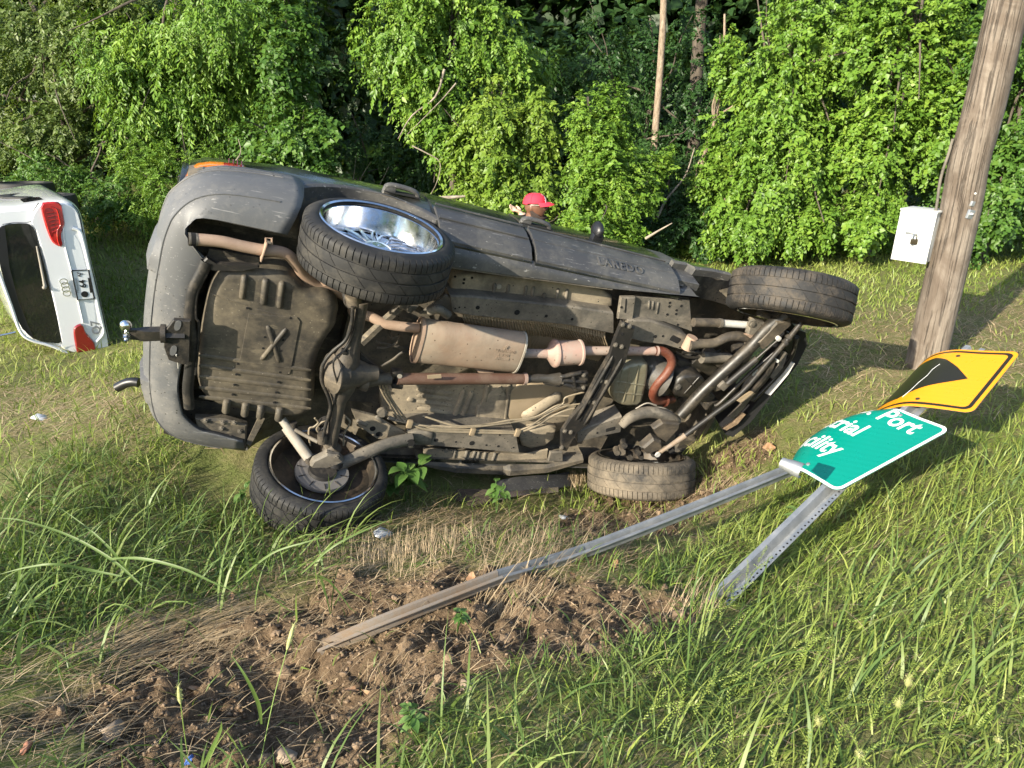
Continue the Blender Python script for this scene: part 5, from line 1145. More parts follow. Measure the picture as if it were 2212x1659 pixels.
arc = lambda x1, y0, y1, r: [(x1 - r + r * math.cos(rad(a)), y0 + r + r * math.sin(rad(a))) for a in range(-90, 1, 15)] + [(x1 - r + r * math.cos(rad(a)), y1 - r + r * math.sin(rad(a))) for a in range(0, 91, 15)]
left_ = [(-.60, 0), (-.70, -.15), (-.80, -.35), (-.72, -.52), (-.55, -GH + .08), (-.44, -GH)]
gpoly = arc(0, -GH, 0, .05) + left_
gp = G.poly(gpoly, .003, 'green_panel', 'sign_green', sg, 0.0)
G.poly(gpoly, .001, 'panel_back', 'galvanised', gp, -.002)
G.poly([(-.44, -GH)] + arc(0, -GH, 0, .05) + [(-.58, 0), (-.58, -.018)] + arc(-.018, -GH + .018, -.018, .036)[::-1] + [(-.44, -GH + .018)], .0006, 'white_border', 'sign_white', gp, .0032)
def G_uv(p):
    x, y = S_at(p); x -= gtr[0]; y -= gtr[1]; return x * G.e1[0] + y * G.e1[1], x * G.e2[0] + y * G.e2[1]
t_end = G_uv(c7(1330, 790)); l_end = G_uv(c7(815, 862)); y_end = G_uv(c7(660, 985)) if False else None
lh = GH / 4.6
for txt, uu, vv in (('Co. Port', -.12, -.150), ('ustrial', -.315, -.350), ('acility', -.265, -.550)):
    me = text_mesh(txt, .180, 'RIGHT', .0003, bold=.003)
    for v in me.vertices: v.co.x = v.co.x * .80 + uu; v.co.y += vv
    G.mesh_from_2d(me, 'lettering', 'sign_white', gp, .0036); bpy.data.meshes.remove(me)
for (u_, v_) in ((-.30, -.045), (-.30, -GH + .06)): MB().lathe(G.at(u_, v_, .003), sn, [(0, .012), (.004, .011), (.006, .0001)], 8).build('sign_bolt', 'galvanised', gp, 20)
# the torn lower-left corner rolled up, bare metal back showing
cc = G_uv(c7(420, 1150)); rr0 = G.at(-.36, -GH + .0, .0); ra_, rb_ = Vector(at_y(*c7(415, 1130), 3.05)) - P0, Vector(at_y(*c7(250, 1060), 3.12)) - P0
rb2 = Vector(at_y(*c7(330, 1020), 3.15)) - P0
axd = (rb_ - ra_).normalized(); side_ = (rb2 - rb_); side_ = (side_ - axd * side_.dot(axd)).normalized(); nn_ = axd.cross(side_)
rings = []
for f in np.linspace(0, 1, 8):
    c0 = ra_.lerp(rb_, f); R0 = .038 * (1 + .05 * math.sin(f * 5)) * (1 - .25 * f); ring = []
    for th_ in (0, .003):
        arc = [c0 + side_ * (.035 - math.cos(a) * (R0 - th_)) + nn_ * (math.sin(a) * (R0 - th_)) for a in np.linspace(-2.6, 1.6, 12)]
        ring += arc if th_ == 0 else arc[::-1]
    rings.append(ring)
MB().loft(rings).build('rolled_corner', 'galvanised', gp, 50, 'rolled up torn corner showing bare metal')
# yellow panel
ytr = S_at((2205, 762)); ybr = S_at((2100, 893)); YH = math.hypot(ytr[0] - ybr[0], ytr[1] - ybr[1])
Yp = Panel(ytr, -math.atan2(ytr[0] - ybr[0], ytr[1] - ybr[1]), -.27, -.30, .40, YH, 1.08)
yp = Yp.poly(rrect(-1.08, 0, -YH, 0, .045), .003, 'yellow_panel', 'sign_yellow', sg, .002)
Yp.poly(rrect(-1.08, 0, -YH, 0, .045), .001, 'panel_back', 'galvanised', yp, .0)
Yp.poly(rrect(-1.06, -.020, -YH + .020, -.020, .04), .0006, 'black_border', 'sign_black', yp, .0052, rrect(-1.038, -.042, -YH + .042, -.042, .03))
tip = -.15; hw = YH * .36; mid = -YH * .50
Yp.poly([(tip, mid), (tip - .10, mid + hw * .48), (tip - .20, mid + hw * .84), (tip - .28, mid + hw), (tip - .60, mid + hw * .9), (tip - .60, mid - hw * .9), (tip - .30, mid - hw * .95), (tip - .18, mid - hw * .55)], .0006, 'black_arrow', 'sign_black', yp, .0054)
for (u_, v_) in ((-.30, -.09), (-.31, -YH + .07)): MB().lathe(Yp.at(u_, v_, .005), sn, [(0, .013), (.004, .012), (.007, .0001)], 8).build('sign_bolt', 'padlock_brass', yp, 20)
cr_ = [Yp.at(u_, v_, .0062) for u_, v_ in ((-.36, -.20), (-.375, -.27), (-.372, -.34), (-.39, -.42), (-.40, -.50), (-.42, -.57))]
MB().tube(cr_, .0016, 5).build('scratch', 'sign_white', yp, 0)

# ================================================================== utility pole with its meter box
pb_ = Vector(at_y(1995, 800, 6.0)); pz = float(height(pb_.x, pb_.y)); pb_.z = pz - .3
top_ = Vector(at_y(2180, 0, 6.0)); 
pole = empty('utility_pole', (pb_.x, pb_.y, pz), 'weathered wooden utility pole rising out of the picture at right', 'utility pole')
axp = (top_ - Vector(at_y(1995, 800, 6.0))).normalized(); PB = Vector((0, 0, -.3)); rings = []
for k in range(60):
    h_ = k * .14; r_ = .160 - .0055 * h_
    c = Vector((0, 0, 0)) + axp * (h_ - .3)
    bl = .022 * math.exp(-((h_ - 2.05) / .22) ** 2)
    rings.append([c + Vector((math.cos(a) * r_ * (1 + .012 * math.sin(a * 5 + h_) + .008 * math.sin(a * 11 + h_ * 2)), math.sin(a) * r_ * (1 + .012 * math.sin(a * 4 + h_ * .7)), 0)) + Vector((-bl, 0, 0)) for a in np.linspace(0, 2 * math.pi, 40, endpoint=False)])
MB().loft(rings).build('wooden_shaft', 'pole_wood', pole, 60)
def pole_at(p, out=0.0):
    """a point on the visible front of the pole"""
    w = Vector(at_y(*p, 6.0 - .148 - out)); return w - Vector((pb_.x, pb_.y, pz))
for (px, py, w_, m_) in ((2096, 463, .035, 'galvanised'), (2100, 440, .020, 'galvanised'), (2106, 418, .008, 'white_steel')):
    c = pole_at((px, py)); MB().box(c, (w_ * .9, .012, w_), Matrix.Rotation(.18, 3, 'Y') @ Matrix.Rotation(.35, 3, 'Z'), .003).build('metal_tag', m_, pole, 20)
MB().box(pole_at((2098, 462), .02), (.012, .01, .008), bev=.003).build('tag_clip', 'white_steel', pole, 20)
cab = spline([Vector(at_y(*p, 6.0)) - Vector((pb_.x, pb_.y, pz)) + Vector((0, .0, 0)) for p in ((2052, 300), (2042, 335), (2030, 370), (2023, 400), (2018, 440), (2012, 470))], 5)
MB().tube([p + Vector((.035, .02, 0)) for p in cab], .012, 8).build('service_cable', 'frame_steel', pole, 50)
bx0 = Vector(at_y(1985, 508, 6.12)); bxx = Vector((pb_.x, pb_.y, pz))
rb = Matrix.Rotation(rad(-48), 3, 'Z') @ Matrix.Rotation(rad(1.5), 3, 'Y')
mbx = empty('meter_box', tuple(bx0), 'white metal meter box with padlock fixed beside the wooden pole', 'meter box')
MB().box((0, 0, 0), (.135, .105, .205), rb, .008).build('box_body', 'white_enamel', mbx, 30)
dr = MB().box(rb @ Vector((-.0, -.115, 0)), (.142, .010, .212), rb, .004).build('box_door', 'white_enamel', mbx, 30)
MB().box(rb @ Vector((.0, 0, .212)), (.146, .13, .008), rb, .003).build('box_lid', 'white_enamel', mbx, 30)
MB().box(rb @ Vector((-.02, -.130, .03)), (.045, .006, .012), rb, .002).build('hasp', 'galvanised', mbx, 20)
pk = rb @ Vector((.02, -.145, -.02))
MB().tube([pk + Vector((-.016, 0, 0)), pk + Vector((-.016, 0, .03)), pk + Vector((-.008, 0, .042)), pk + Vector((.008, 0, .042)), pk + Vector((.016, 0, .03)), pk + Vector((.016, 0, 0))], .005, 6).build('padlock_shackle', 'chrome_dull', mbx, 40)
MB().box(pk + Vector((0, 0, -.018)), (.026, .011, .022), bev=.004).build('padlock_body', 'padlock_brass', mbx, 30)
MB().box(rb @ Vector((.19, .05, -.20)), (.05, .03, .06), rb, .004).build('wall_bracket', 'galvanised', mbx, 20)
# ================================================================== people behind the SUV
def voxel(mb, name, mat, parent, size=.008, smooth=6):
    o = mb.build(name, mat, parent, 0)
    m = o.modifiers.new('join', 'REMESH'); m.mode = 'VOXEL'; m.voxel_size = size; m.use_smooth_shade = True
    m2 = o.modifiers.new('soften', 'SMOOTH'); m2.factor = .5; m2.iterations = smooth
    dg = bpy.context.evaluated_depsgraph_get(); me = bpy.data.meshes.new_from_object(o.evaluated_get(dg)); o.modifiers.clear(); o.data = me
    me.materials.clear(); me.materials.append(M[mat]); me.polygons.foreach_set('use_smooth', [True] * len(me.polygons)); return o
def head_mesh(mb, c, k=1.0):
    """head in the person's frame: +x is where the face looks, z up; c is its middle"""
    V = []; F = []; NR, NS = 30, 36
    for i in range(NR + 1):
        th = math.pi * i / NR; z = math.cos(th)
        for j in range(NS):
            ph = 2 * math.pi * j / NS; x, y = math.sin(th) * math.cos(ph), math.sin(th) * math.sin(ph)
            px, py, pz = x * .098, y * .076, z * .122
            if pz < -.02: f = (-.02 - pz) / .10; px *= 1 - .12 * f; py *= 1 - .30 * f; px += .018 * f
            fr = max(0, x)
            g = lambda y0, z0, sy, sz: math.exp(-((py - y0) / sy) ** 2 - ((pz - z0) / sz) ** 2) * (fr ** .5)
            px += .028 * g(0, -.022, .014, .016) + .014 * g(0, .0, .010, .025) + .008 * g(0, .028, .05, .012) - .010 * g(.03, .006, .016, .012) - .010 * g(-.03, .006, .016, .012)
            px += .012 * g(0, -.055, .024, .007) + .011 * g(0, -.068, .022, .007) - .005 * g(0, -.0615, .024, .003) + .010 * g(0, -.10, .022, .014)
            V.append((c[0] + px * k, c[1] + py * k, c[2] + pz * k))
    for i in range(NR):
        for j in range(NS): j2 = (j + 1) % NS; F.append((i * NS + j, (i + 1) * NS + j, (i + 1) * NS + j2, i * NS + j2))
    mb.raw(V, F)
    for s in (-1, 1): mb.ball((c[0] - .012 * k, c[1] + s * .077 * k, c[2] - .012 * k), .03 * k, 12, (.55, .25, 1.0))
    mb.tube([(c[0] - .03 * k, c[1], c[2] - .07 * k), (c[0] - .045 * k, c[1], c[2] - .14 * k), (c[0] - .06 * k, c[1], c[2] - .22 * k)], [.052 * k, .056 * k, .068 * k], 16)
def hand(mb, w, d, side):
    """palm, four fingers and a thumb from the wrist w along d"""
    d = Vector(d).normalized(); s = d.cross(Vector((0, 1, .2))).normalized() * side; n = d.cross(s); w = Vector(w)
    mb.tube([w, w + d * .05, w + d * .085], [.026, .036, .034], 10, flat=.5)
    for i, L in enumerate((.068, .078, .072, .056)):
        b0 = w + d * .08 + s * (-.026 + i * .0175); mb.tube([b0, b0 + d * L * .5 + n * .004, b0 + d * L * .85 + n * .02], [.0095, .009, .0075], 8)
    b0 = w + d * .02 - s * .028; mb.tube([b0, b0 + d * .03 - s * .02, b0 + d * .062 - s * .025], [.012, .011, .009], 8)
def build_person(root, H, skin, shirt, arms, lean=0.0):
    """frame: feet at 0, face towards +x; H is the head centre height"""
    b_ = MB(); hc = (.05 + lean, 0, H); head_mesh(b_, hc)
    sh = H - .27; hip = .86 * H / 1.50
    b_.tube([(lean * .8, 0, sh + .06), (lean * .7, 0, sh - .05), (lean * .4, 0, (sh + hip) / 2), (0, 0, hip + .06), (0, 0, hip - .04)], [.09, .155, .145, .150, .150], 18)
    legs = {}
    for s in (-1, 1):
        b_.tube([(0, s * .09, hip), (.05, s * .10, hip * .52), (-.02, s * .10, .09)], [.090, .062, .042], 12)
        b_.tube([(-.06, s * .10, .035), (.04, s * .10, .045), (.17, s * .105, .03)], [.035, .042, .028], 10)
        S0 = Vector((lean * .75, s * .19, sh - .01)); E0, W0 = arms[s][:2]
        b_.tube([(lean * .75, s * .10, sh), S0, E0, Vector(E0).lerp(Vector(W0), .4), W0], [.060, .062, .050, .052, .036], 12)
        hand(b_, W0, arms[s][2] if len(arms[s]) > 2 else (Vector(W0) - Vector(E0)), s)
    body_ = voxel(b_, 'body', skin, root, .0075, 5)
    t_ = MB()
    rings = []
    for z_, rx, ry, xo in ((sh + .085, .072, .075, lean * .8 - .01), (sh + .06, .10, .13, lean * .78), (sh + .02, .135, .215, lean * .74), (sh - .12, .150, .215, lean * .62), ((sh + hip) / 2, .150, .195, lean * .4), (hip + .02, .160, .190, 0), (hip - .10, .165, .195, 0)):
        rings.append([(xo + math.cos(a) * rx, math.sin(a) * ry, z_) for a in np.linspace(0, 2 * math.pi, 28, endpoint=False)])
    t_.loft(rings)
    for s in (-1, 1):
        S0 = Vector((lean * .75, s * .19, sh - .01)); E0 = Vector(arms[s][0]); t_.tube([(lean * .75, s * .12, sh - .02), S0, S0.lerp(E0, .5), S0.lerp(E0, .8)], [.08, .080, .070, .066], 14)
    voxel(t_, 'shirt', shirt, root, .012, 5)
    l_ = MB()
    for s in (-1, 1): l_.tube([(0, s * .085, hip + .06), (.0, s * .095, hip - .08), (.05, s * .10, hip * .52), (-.015, s * .10, .07)], [.135, .108, .080, .068], 14)
    voxel(l_, 'trousers', 'trousers', root, .012, 3)
    return hc
FY = 6.6; fw_ = Vector(at_y(1134, 443, FY)); gz = float(height(fw_.x, FY)); Hh = fw_.z - gz
man = bpy.data.objects.new('person', None); add(man); man.location = (fw_.x, FY, gz); man.rotation_euler = (0, 0, rad(-24))
tag(man, 'man in red baseball cap and black shirt standing behind the overturned SUV', 'person')
hc = build_person(man, Hh - .005, 'skin', 'shirt_black', {-1: ((.08, -.24, Hh - .58), (.20, -.22, Hh - .80)), 1: ((.05, .25, Hh - .58), (.16, .23, Hh - .82))}, .05)
cap = MB(); hx, hy_, hz2 = hc; rings = []
for f in np.linspace(0, 1, 9):
    k = math.cos(f * math.pi / 2); z_ = hz2 + .030 + .086 * math.sin(f * math.pi / 2)
    rings.append([(hx - .004 + math.cos(a) * .112 * max(k, .02) ** .75, math.sin(a) * .091 * max(k, .02) ** .75, z_ - .010 * (1 - f) * (math.cos(a) < -.3)) for a in np.linspace(0, 2 * math.pi, 32, endpoint=False)])
capo = cap.loft(rings).build('cap', 'cap_red', man, 60)
br_ = []
for a in np.linspace(-1.15, 1.15, 15):
    ci = (hx + .100 * math.cos(a), .088 * math.sin(a) * 1.0, hz2 + .036); L_ = .085 * math.cos(a * .9)
    co = (ci[0] + L_, ci[1] * 1.02, hz2 + .030 - .012 * abs(math.sin(a)) * 1.5 - .006)
    mi = ((ci[0] + co[0]) / 2, (ci[1] + co[1]) / 2, hz2 + .037)
    br_.append([ci, mi, co, (co[0], co[1], co[2] - .005), (mi[0], mi[1], mi[2] - .005), (ci[0], ci[1], ci[2] - .006)])
MB().loft(br_).build('cap_brim', 'cap_red', capo, 40)
MB().ball((hx - .004, 0, hz2 + .116), .006, 8).build('cap_button', 'cap_red', capo)
for k in range(3):
    a = math.pi / 3 * k + .52
    MB().tube([(hx - .004 + math.cos(a) * .113 * math.cos(t_) ** .75 * sgn, math.sin(a) * .092 * math.cos(t_) ** .75 * sgn, hz2 + .030 + .0865 * math.sin(t_)) for sgn, ts in ((1, np.linspace(.05, 1.5, 8)), (-1, np.linspace(1.5, .05, 8))) for t_ in ts], .0012, 4).build('cap_seam', 'cap_under', capo, 0)
for txt, (dx, dz), sz in (('S', (-.012, .022), .05), ('o', (.002, .002), .045), ('x', (.014, -.022), .045)):
    tm = text_mesh(txt, sz, 'CENTER', .001, bold=.0022)
    for v in tm.vertices:
        yy = -(v.co.x + dx); zz = .066 + dz * .8 + v.co.y - .012
        f = math.asin(min(max((zz - .030) / .086, 0), .99)); rr_ = .1125 * math.cos(f) ** .75
        v.co = (hx + math.sqrt(max(rr_ ** 2 - (yy * 1.1 + .012) ** 2, 1e-5)) + .002 + max(v.co.z, 0), yy - .012, hz2 + zz)
    tm.materials.append(M['sign_white']); add(bpy.data.objects.new('cap_lettering', tm), capo)
bd = MB(); rings = []
for a in np.linspace(-1.9, 1.9, 25):
    R_ = lambda z_, k: (hx + .006 + math.cos(a) * (.099 - .10 * max(0, -.02 - z_)) * k + .015 * (z_ < -.06), math.sin(a) * (.078 - .20 * max(0, -.02 - z_)) * k, hz2 + z_)
    tz = -.086 if abs(a) < 1.0 else -.086 + (abs(a) - 1.0) * .09
    rings.append([R_(tz, .985), R_(tz - .008, 1.006), R_(tz - .02, 1.008), R_(-.112, .97), R_(-.105, .9), R_(tz - .02, .9)])
bd.loft(rings).build('beard', 'beard', man, 60)
gl_ = []
for s in (-1, 1):
    MB().tube([(hx + .095, s * .034, hz2 + .012), (hx + .088, s * .070, hz2 + .014), (hx + .03, s * .083, hz2 + .016), (hx - .01, s * .084, hz2 + .012)], .0028, 6).build('spectacle_arm', 'wire_gold', man)
    MB().tube([(hx + .100 + .003 * math.cos(a), s * (.033 + .023 * math.cos(a)), hz2 + .004 + .017 * math.sin(a)) for a in np.linspace(0, 2 * math.pi, 17)], .0018, 5).build('spectacle_rim', 'wire_gold', man)
    MB().ball((hx + .085, s * .031, hz2 + .006), .011, 10).build('eye', 'sign_white', man)
# second onlooker, hidden but for a raised bare forearm with a dark wristband
F2 = 7.15; f2 = Vector(at_y(1156, 486, F2)); g2 = float(height(f2.x, F2)); H2 = f2.z - g2
on = bpy.data.objects.new('person', None); add(on); on.location = (f2.x, F2, g2); on.rotation_euler = (0, 0, rad(80))
tag(on, 'person with pale raised forearm and dark wristband, hidden behind man in red cap', 'person')
inv = (Matrix.Translation(on.location) @ Matrix.Rotation(rad(80), 4, 'Z')).inverted()
hp_ = inv @ Vector(at_y(1110, 452, F2 - .12)); el_ = inv @ Vector(at_y(1131, 512, F2 - .12)); wr_ = inv @ Vector(at_y(1128, 460, F2 - .12))
build_person(on, H2, 'skin_pale', 'shirt_black', {-1: ((.1, -.24, H2 - .56), (.22, -.2, H2 - .78)), 1: (tuple(el_), tuple(wr_), tuple(hp_ - wr_))}, .03)
MB().lathe(wr_ + (el_ - wr_) * .10, (wr_ - el_), [(-.010, .042), (-.008, .0445), (.008, .0445), (.010, .042)], 16).build('wristband', 'shirt_black', on, 30)
MB().ball((.045, 0, H2 + .03), .11, 16, (1.0, .82, 1.0)).build('hair', 'beard', on, 60)
# ================================================================== woodland edge
def unit(v): return v / np.maximum(np.linalg.norm(v, axis=-1, keepdims=True), 1e-9)
def leaf_arrays(base, d, nrm, L, Wd):
    """folded two-triangle-pair leaves; base, direction, normal (n,3), length and width (n,)"""
    d = unit(d); s = unit(np.cross(d, nrm)); n = np.cross(s, d); L = L[:, None]; Wd = Wd[:, None]
    v = np.stack([base, base + d * L * .42 + s * Wd * .5 + n * L * .07, base + d * L - n * L * .12, base + d * L * .42 - s * Wd * .5 + n * L * .07, base + d * L * .45 - n * L * .01], 1)
    k = np.arange(len(base))[:, None] * 5
    f = np.concatenate([k + np.array([[0, 4, 1]]), k + np.array([[1, 4, 2]]), k + np.array([[0, 3, 4]]), k + np.array([[4, 3, 2]])], 0)
    return v.reshape(-1, 3), f
def leaf_arrays2(base, d, nrm, L, Wd):
    d = unit(d); s = unit(np.cross(d, nrm)); n = np.cross(s, d); L = L[:, None]; Wd = Wd[:, None]
    v = np.stack([base, base + d * L * .42 + s * Wd * .5 + n * L * .08, base + d * L - n * L * .12, base + d * L * .42 - s * Wd * .5 + n * L * .08], 1)
    k = np.arange(len(base))[:, None] * 4
    return v.reshape(-1, 3), np.concatenate([k + np.array([[0, 2, 1]]), k + np.array([[0, 3, 2]])], 0)
def foliage(blobs, rng, leaf=.10, ratio=.55, per=11, droop=.5, hollow=.45, zmin=None, cheap=False):
    """sprays of leaves filling ellipsoids (centre, radii, sprays)"""
    VB, FB, RB = [], [], []; off = 0
    for c, r, n in blobs:
        c = np.array(c); r = np.array(r)
        # uneven crown: sprays gather round random sub-clumps
        m = max(5, n // 28); cl = unit(rng.normal(size=(m, 3))) * (rng.random((m, 1)) ** .5) * .8; cs = .22 + .22 * rng.random(m)
        k = rng.integers(0, m, n); p = cl[k] + unit(rng.normal(size=(n, 3))) * (cs[k][:, None] * rng.random((n, 1)) ** .45)
        rr_ = np.linalg.norm(p, axis=1, keepdims=True); p = p / np.maximum(rr_, 1)
        out = unit(p + cl[k] * .3 + 1e-6); pos = c + p * r
        tw = unit(out * .6 + rng.normal(size=(n, 3)) * .45 + np.array([0, -.15, -droop])); tl = (.16 + .26 * rng.random(n)) * (leaf / .10)
        bright = np.clip((rng.random(m)[k] * .6 + rng.random(n) * .4), 0, 1) * .75 + .08
        t = (np.arange(per) + .5) / per
        b = pos[:, None] + tw[:, None] * (tl[:, None, None] * t[None, :, None]); b[..., 2] -= (tl[:, None] * t ** 2 * .35)
        sgn = np.where(np.arange(per) % 2 == 0, 1, -1)
        sd = unit(np.cross(tw, np.array([0, 0, 1.]) + rng.normal(size=(n, 3)) * .3))
        d = sd[:, None] * sgn[None, :, None] * .8 + tw[:, None] * .6 + rng.normal(size=(n, per, 3)) * .3 + np.array([0, 0, -.35 * droop * 2])
        nr = np.array([-.25, -.45, .8]) + out[:, None] * .5 + rng.normal(size=(n, per, 3)) * .42
        L = leaf * (.55 + .5 * rng.random((n, per))) * (.6 + 1.0 * rng.random((n, 1)) ** 1.5); W_ = L * ratio * (.8 + .4 * rng.random((n, per)))
        B = b.reshape(-1, 3); D = d.reshape(-1, 3); NR = nr.reshape(-1, 3); L = L.ravel(); W_ = W_.ravel(); R = (bright[:, None] + rng.normal(size=(n, per)) * .16).ravel()
        if zmin is not None:
            gz_ = h_base(B[:, 0], B[:, 1]); ok = B[:, 2] > gz_ + .03; B, D, NR, L, W_, R = B[ok], D[ok], NR[ok], L[ok], W_[ok], R[ok]
        v, f = (leaf_arrays2 if cheap else leaf_arrays)(B, D, NR, L, W_); q = 4 if cheap else 5
        VB.append(v); FB.append(f + off); RB.append(np.repeat(np.clip(R, 0, 1), q)); off += len(v)
    return np.concatenate(VB), np.concatenate(FB), np.concatenate(RB)
def blob(px, py, y, rx, ry, rz, n): return (at_y(px, py, y), (rx, ry, rz), n)
def limb_path(a, b, rng, wob=.12, n=7):
    a = Vector(a); b = Vector(b); out = []
    for k in range(n):
        f = k / (n - 1); w = math.sin(f * math.pi) * wob
        out.append(a.lerp(b, f) + Vector((rng.normal() * w, rng.normal() * w, rng.normal() * w * .5)))
    return spline(out, 3)
VEG = np.random.default_rng(11)
def plant(name, label, cat, blobs, mat, leaf=.10, ratio=.55, per=11, droop=.5, trunk=.07, top=None, group='plants along the woodland edge', bark='bark'):
    rng = VEG; cs = [np.array(b[0]) for b in blobs]; base = np.array([np.mean([c[0] for c in cs]), np.mean([c[1] for c in cs]) + .35, 0.0]); base[2] = float(h_base(base[0], base[1]))
    root = empty(name, tuple(base), label, cat, group)
    B = [(np.array(b[0]) - base, b[1], b[2]) for b in blobs]
    V, F, R = foliage([(np.array(b[0]), b[1], int(b[2] * 1.9)) for b in blobs], rng, leaf * .74, ratio, per, droop, zmin=0, cheap=True); V = V - base
    if top:
        V2, F2, R2 = foliage([(np.array([base[0] + dx, base[1] + .8 + dy, z]), (r, r * .8, r * .8), n) for dx, dy, z, r, n in top], rng, .17, .6, 9, .4, cheap=True)
        F = np.concatenate([F, F2 + len(V)]); V = np.concatenate([V, V2 - base]); R = np.concatenate([R, R2])
    np_mesh('crown', V, F, mat, {'rnd': R}, parent=root)
    tb = MB(); zt = max(b[0][2] + b[1][2] * .6 for b in B)
    if top: zt = max(zt, max(z for _, _, z, _, _ in top) - base[2])
    main = limb_path((0, 0, -.15), (rng.normal() * .25, .15, zt), rng, .08, 6); n = len(main)
    tb.tube(main, list(np.linspace(trunk, trunk * .35, n)), 9)
    for c, r, k in B:
        for j in range(3):
            s = main[int(n * (.15 + .5 * rng.random()))]; e_ = Vector(c) + Vector((rng.normal() * r[0] * .5, rng.normal() * r[1] * .5, rng.normal() * r[2] * .5))
            p = limb_path(s, e_, rng, .06, 5); tb.tube(p, list(np.linspace(trunk * .45, .006, len(p))), 6)
    tb.build('trunk', bark, root, 60); return root
TOP = lambda n=240, z=7.3, r=1.9: [(0, .6, z, r, n), (.9, .2, z - 1.4, r * .7, n // 2), (-.8, .3, z - 1.2, r * .7, n // 2)]
plant('tree', 'olive green tree at the left edge, drooping over the white car', 'tree', [blob(90, 110, 12.4, 1.5, .9, 1.4, 620), blob(230, 40, 12.0, 1.0, .8, .8, 300), blob(90, 290, 12.2, 1.1, .7, .7, 330), blob(-120, 150, 12.4, 1.3, .9, 1.6, 300)], 'leaf_olive', .095, top=TOP())
plant('shrub', 'low leafy shrub above the white car at the left edge', 'shrub', [blob(120, 405, 11.2, .9, .6, .42, 330), blob(250, 420, 11.0, .7, .6, .5, 280), blob(60, 330, 11.9, .6, .5, .4, 130)], 'leaf_mid', .075, trunk=.03)
plant('shrub', 'fine leaved pale green shrub behind the tail lamp of the overturned SUV', 'shrub', [blob(350, 400, 10.6, .65, .5, .75, 400), blob(440, 380, 10.9, .5, .45, .6, 220), blob(300, 320, 11.2, .55, .5, .6, 230)], 'leaf_bright', .060, .42, 13, .25, trunk=.03)
plant('tree', 'bright drooping tree left of centre with long hanging sprays', 'tree', [blob(420, 60, 11.5, 1.25, .8, 1.1, 560), blob(330, 190, 11.3, .9, .7, .8, 380), blob(480, 200, 11.7, .8, .6, .75, 280), blob(240, 140, 11.5, .7, .6, .9, 240)], 'leaf_bright', .115, .42, 11, .8, top=TOP())
plant('vine_column', 'leafy vine column left of the dark gap, bright against shade', 'vine', [blob(610, 150, 11.3, .50, .45, .85, 260), blob(650, 290, 11.0, .55, .45, .65, 280), blob(620, 390, 10.8, .60, .45, .60, 260), blob(560, 300, 11.1, .40, .4, .5, 130), blob(600, 40, 11.6, .6, .5, .6, 170), blob(700, 430, 10.8, .35, .3, .4, 110)], 'leaf_mid', .105, .72, 10, .5, trunk=.05)
plant('tree', 'tall tree with hanging bright foliage right of the dark gap', 'tree', [blob(870, 60, 11.4, .80, .7, 1.0, 440), blob(990, 40, 11.7, .9, .7, .8, 360), blob(920, 190, 11.1, .48, .45, .80, 280), blob(1090, 110, 12.0, .8, .7, .8, 300), blob(950, 300, 11.1, .35, .35, .5, 110)], 'leaf_bright', .105, .58, 11, .7, top=TOP(180))
plant('shrub', 'yellow green bush directly behind the man in the red cap', 'shrub', [blob(1060, 310, 10.9, .62, .5, 1.0, 480), blob(1110, 420, 10.6, .62, .5, .75, 380), blob(1010, 420, 10.7, .38, .35, .65, 190), blob(1150, 250, 11.0, .4, .4, .6, 170)], 'leaf_yellow', .105, .62, 11, .6, trunk=.04)
plant('shrub', 'bright green bush right of the red cap, broad at the base', 'shrub', [blob(1290, 300, 10.7, .58, .5, .95, 500), blob(1290, 420, 10.5, .72, .5, .75, 440), blob(1390, 380, 10.9, .55, .45, .5, 210), blob(1270, 500, 10.2, .8, .5, .42, 300)], 'leaf_bright', .080, .60, 12, .35, trunk=.04)
plant('vine_column', 'thin ivy column climbing a pale stem right of the bare trunk', 'vine', [blob(1566, 120, 11.6, .17, .16, 1.0, 130), blob(1560, 300, 11.5, .18, .16, .9, 130), blob(1540, 420, 11.3, .3, .25, .5, 120)], 'leaf_bright', .085, .85, 9, .5, trunk=.05, bark='bark_pale')
plant('tree', 'large sunlit tree right of centre, leaves to the ground', 'tree', [blob(1690, 190, 11.0, .85, .6, 1.1, 560), blob(1680, 380, 10.7, .80, .6, .95, 560), blob(1770, 60, 11.4, 1.0, .8, .8, 380), blob(1610, 470, 10.5, .55, .45, .5, 240), blob(1740, 480, 10.4, .45, .4, .45, 200)], 'leaf_bright', .105, .60, 11, .6, top=TOP(180))
plant('tree', 'vine covered tree behind the wooden utility pole', 'tree', [blob(1960, 110, 10.9, 1.15, .7, 1.2, 640), blob(1900, 330, 10.6, .85, .6, 1.0, 520), blob(1850, 470, 10.4, .55, .5, .5, 220), blob(2060, 250, 10.6, .7, .6, 1.0, 380)], 'leaf_bright', .095, .75, 11, .5, top=TOP(180))
plant('tree', 'leafy tree at the right edge beyond the utility pole', 'tree', [blob(2190, 130, 10.5, .95, .7, 1.3, 480), blob(2150, 400, 10.1, .85, .6, 1.05, 560), blob(2290, 380, 10.2, .8, .6, 1.2, 300)], 'leaf_mid', .095, .70, 11, .5, top=TOP(180))
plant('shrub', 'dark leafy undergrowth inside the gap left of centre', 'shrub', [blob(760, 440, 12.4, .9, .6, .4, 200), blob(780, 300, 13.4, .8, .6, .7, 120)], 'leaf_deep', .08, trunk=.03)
plant('shrub', 'dark leafy undergrowth below the bare pale trunk', 'shrub', [blob(1450, 440, 12.2, .9, .6, .8, 330), blob(1500, 500, 11.2, .6, .5, .4, 200)], 'leaf_deep', .095, trunk=.03)
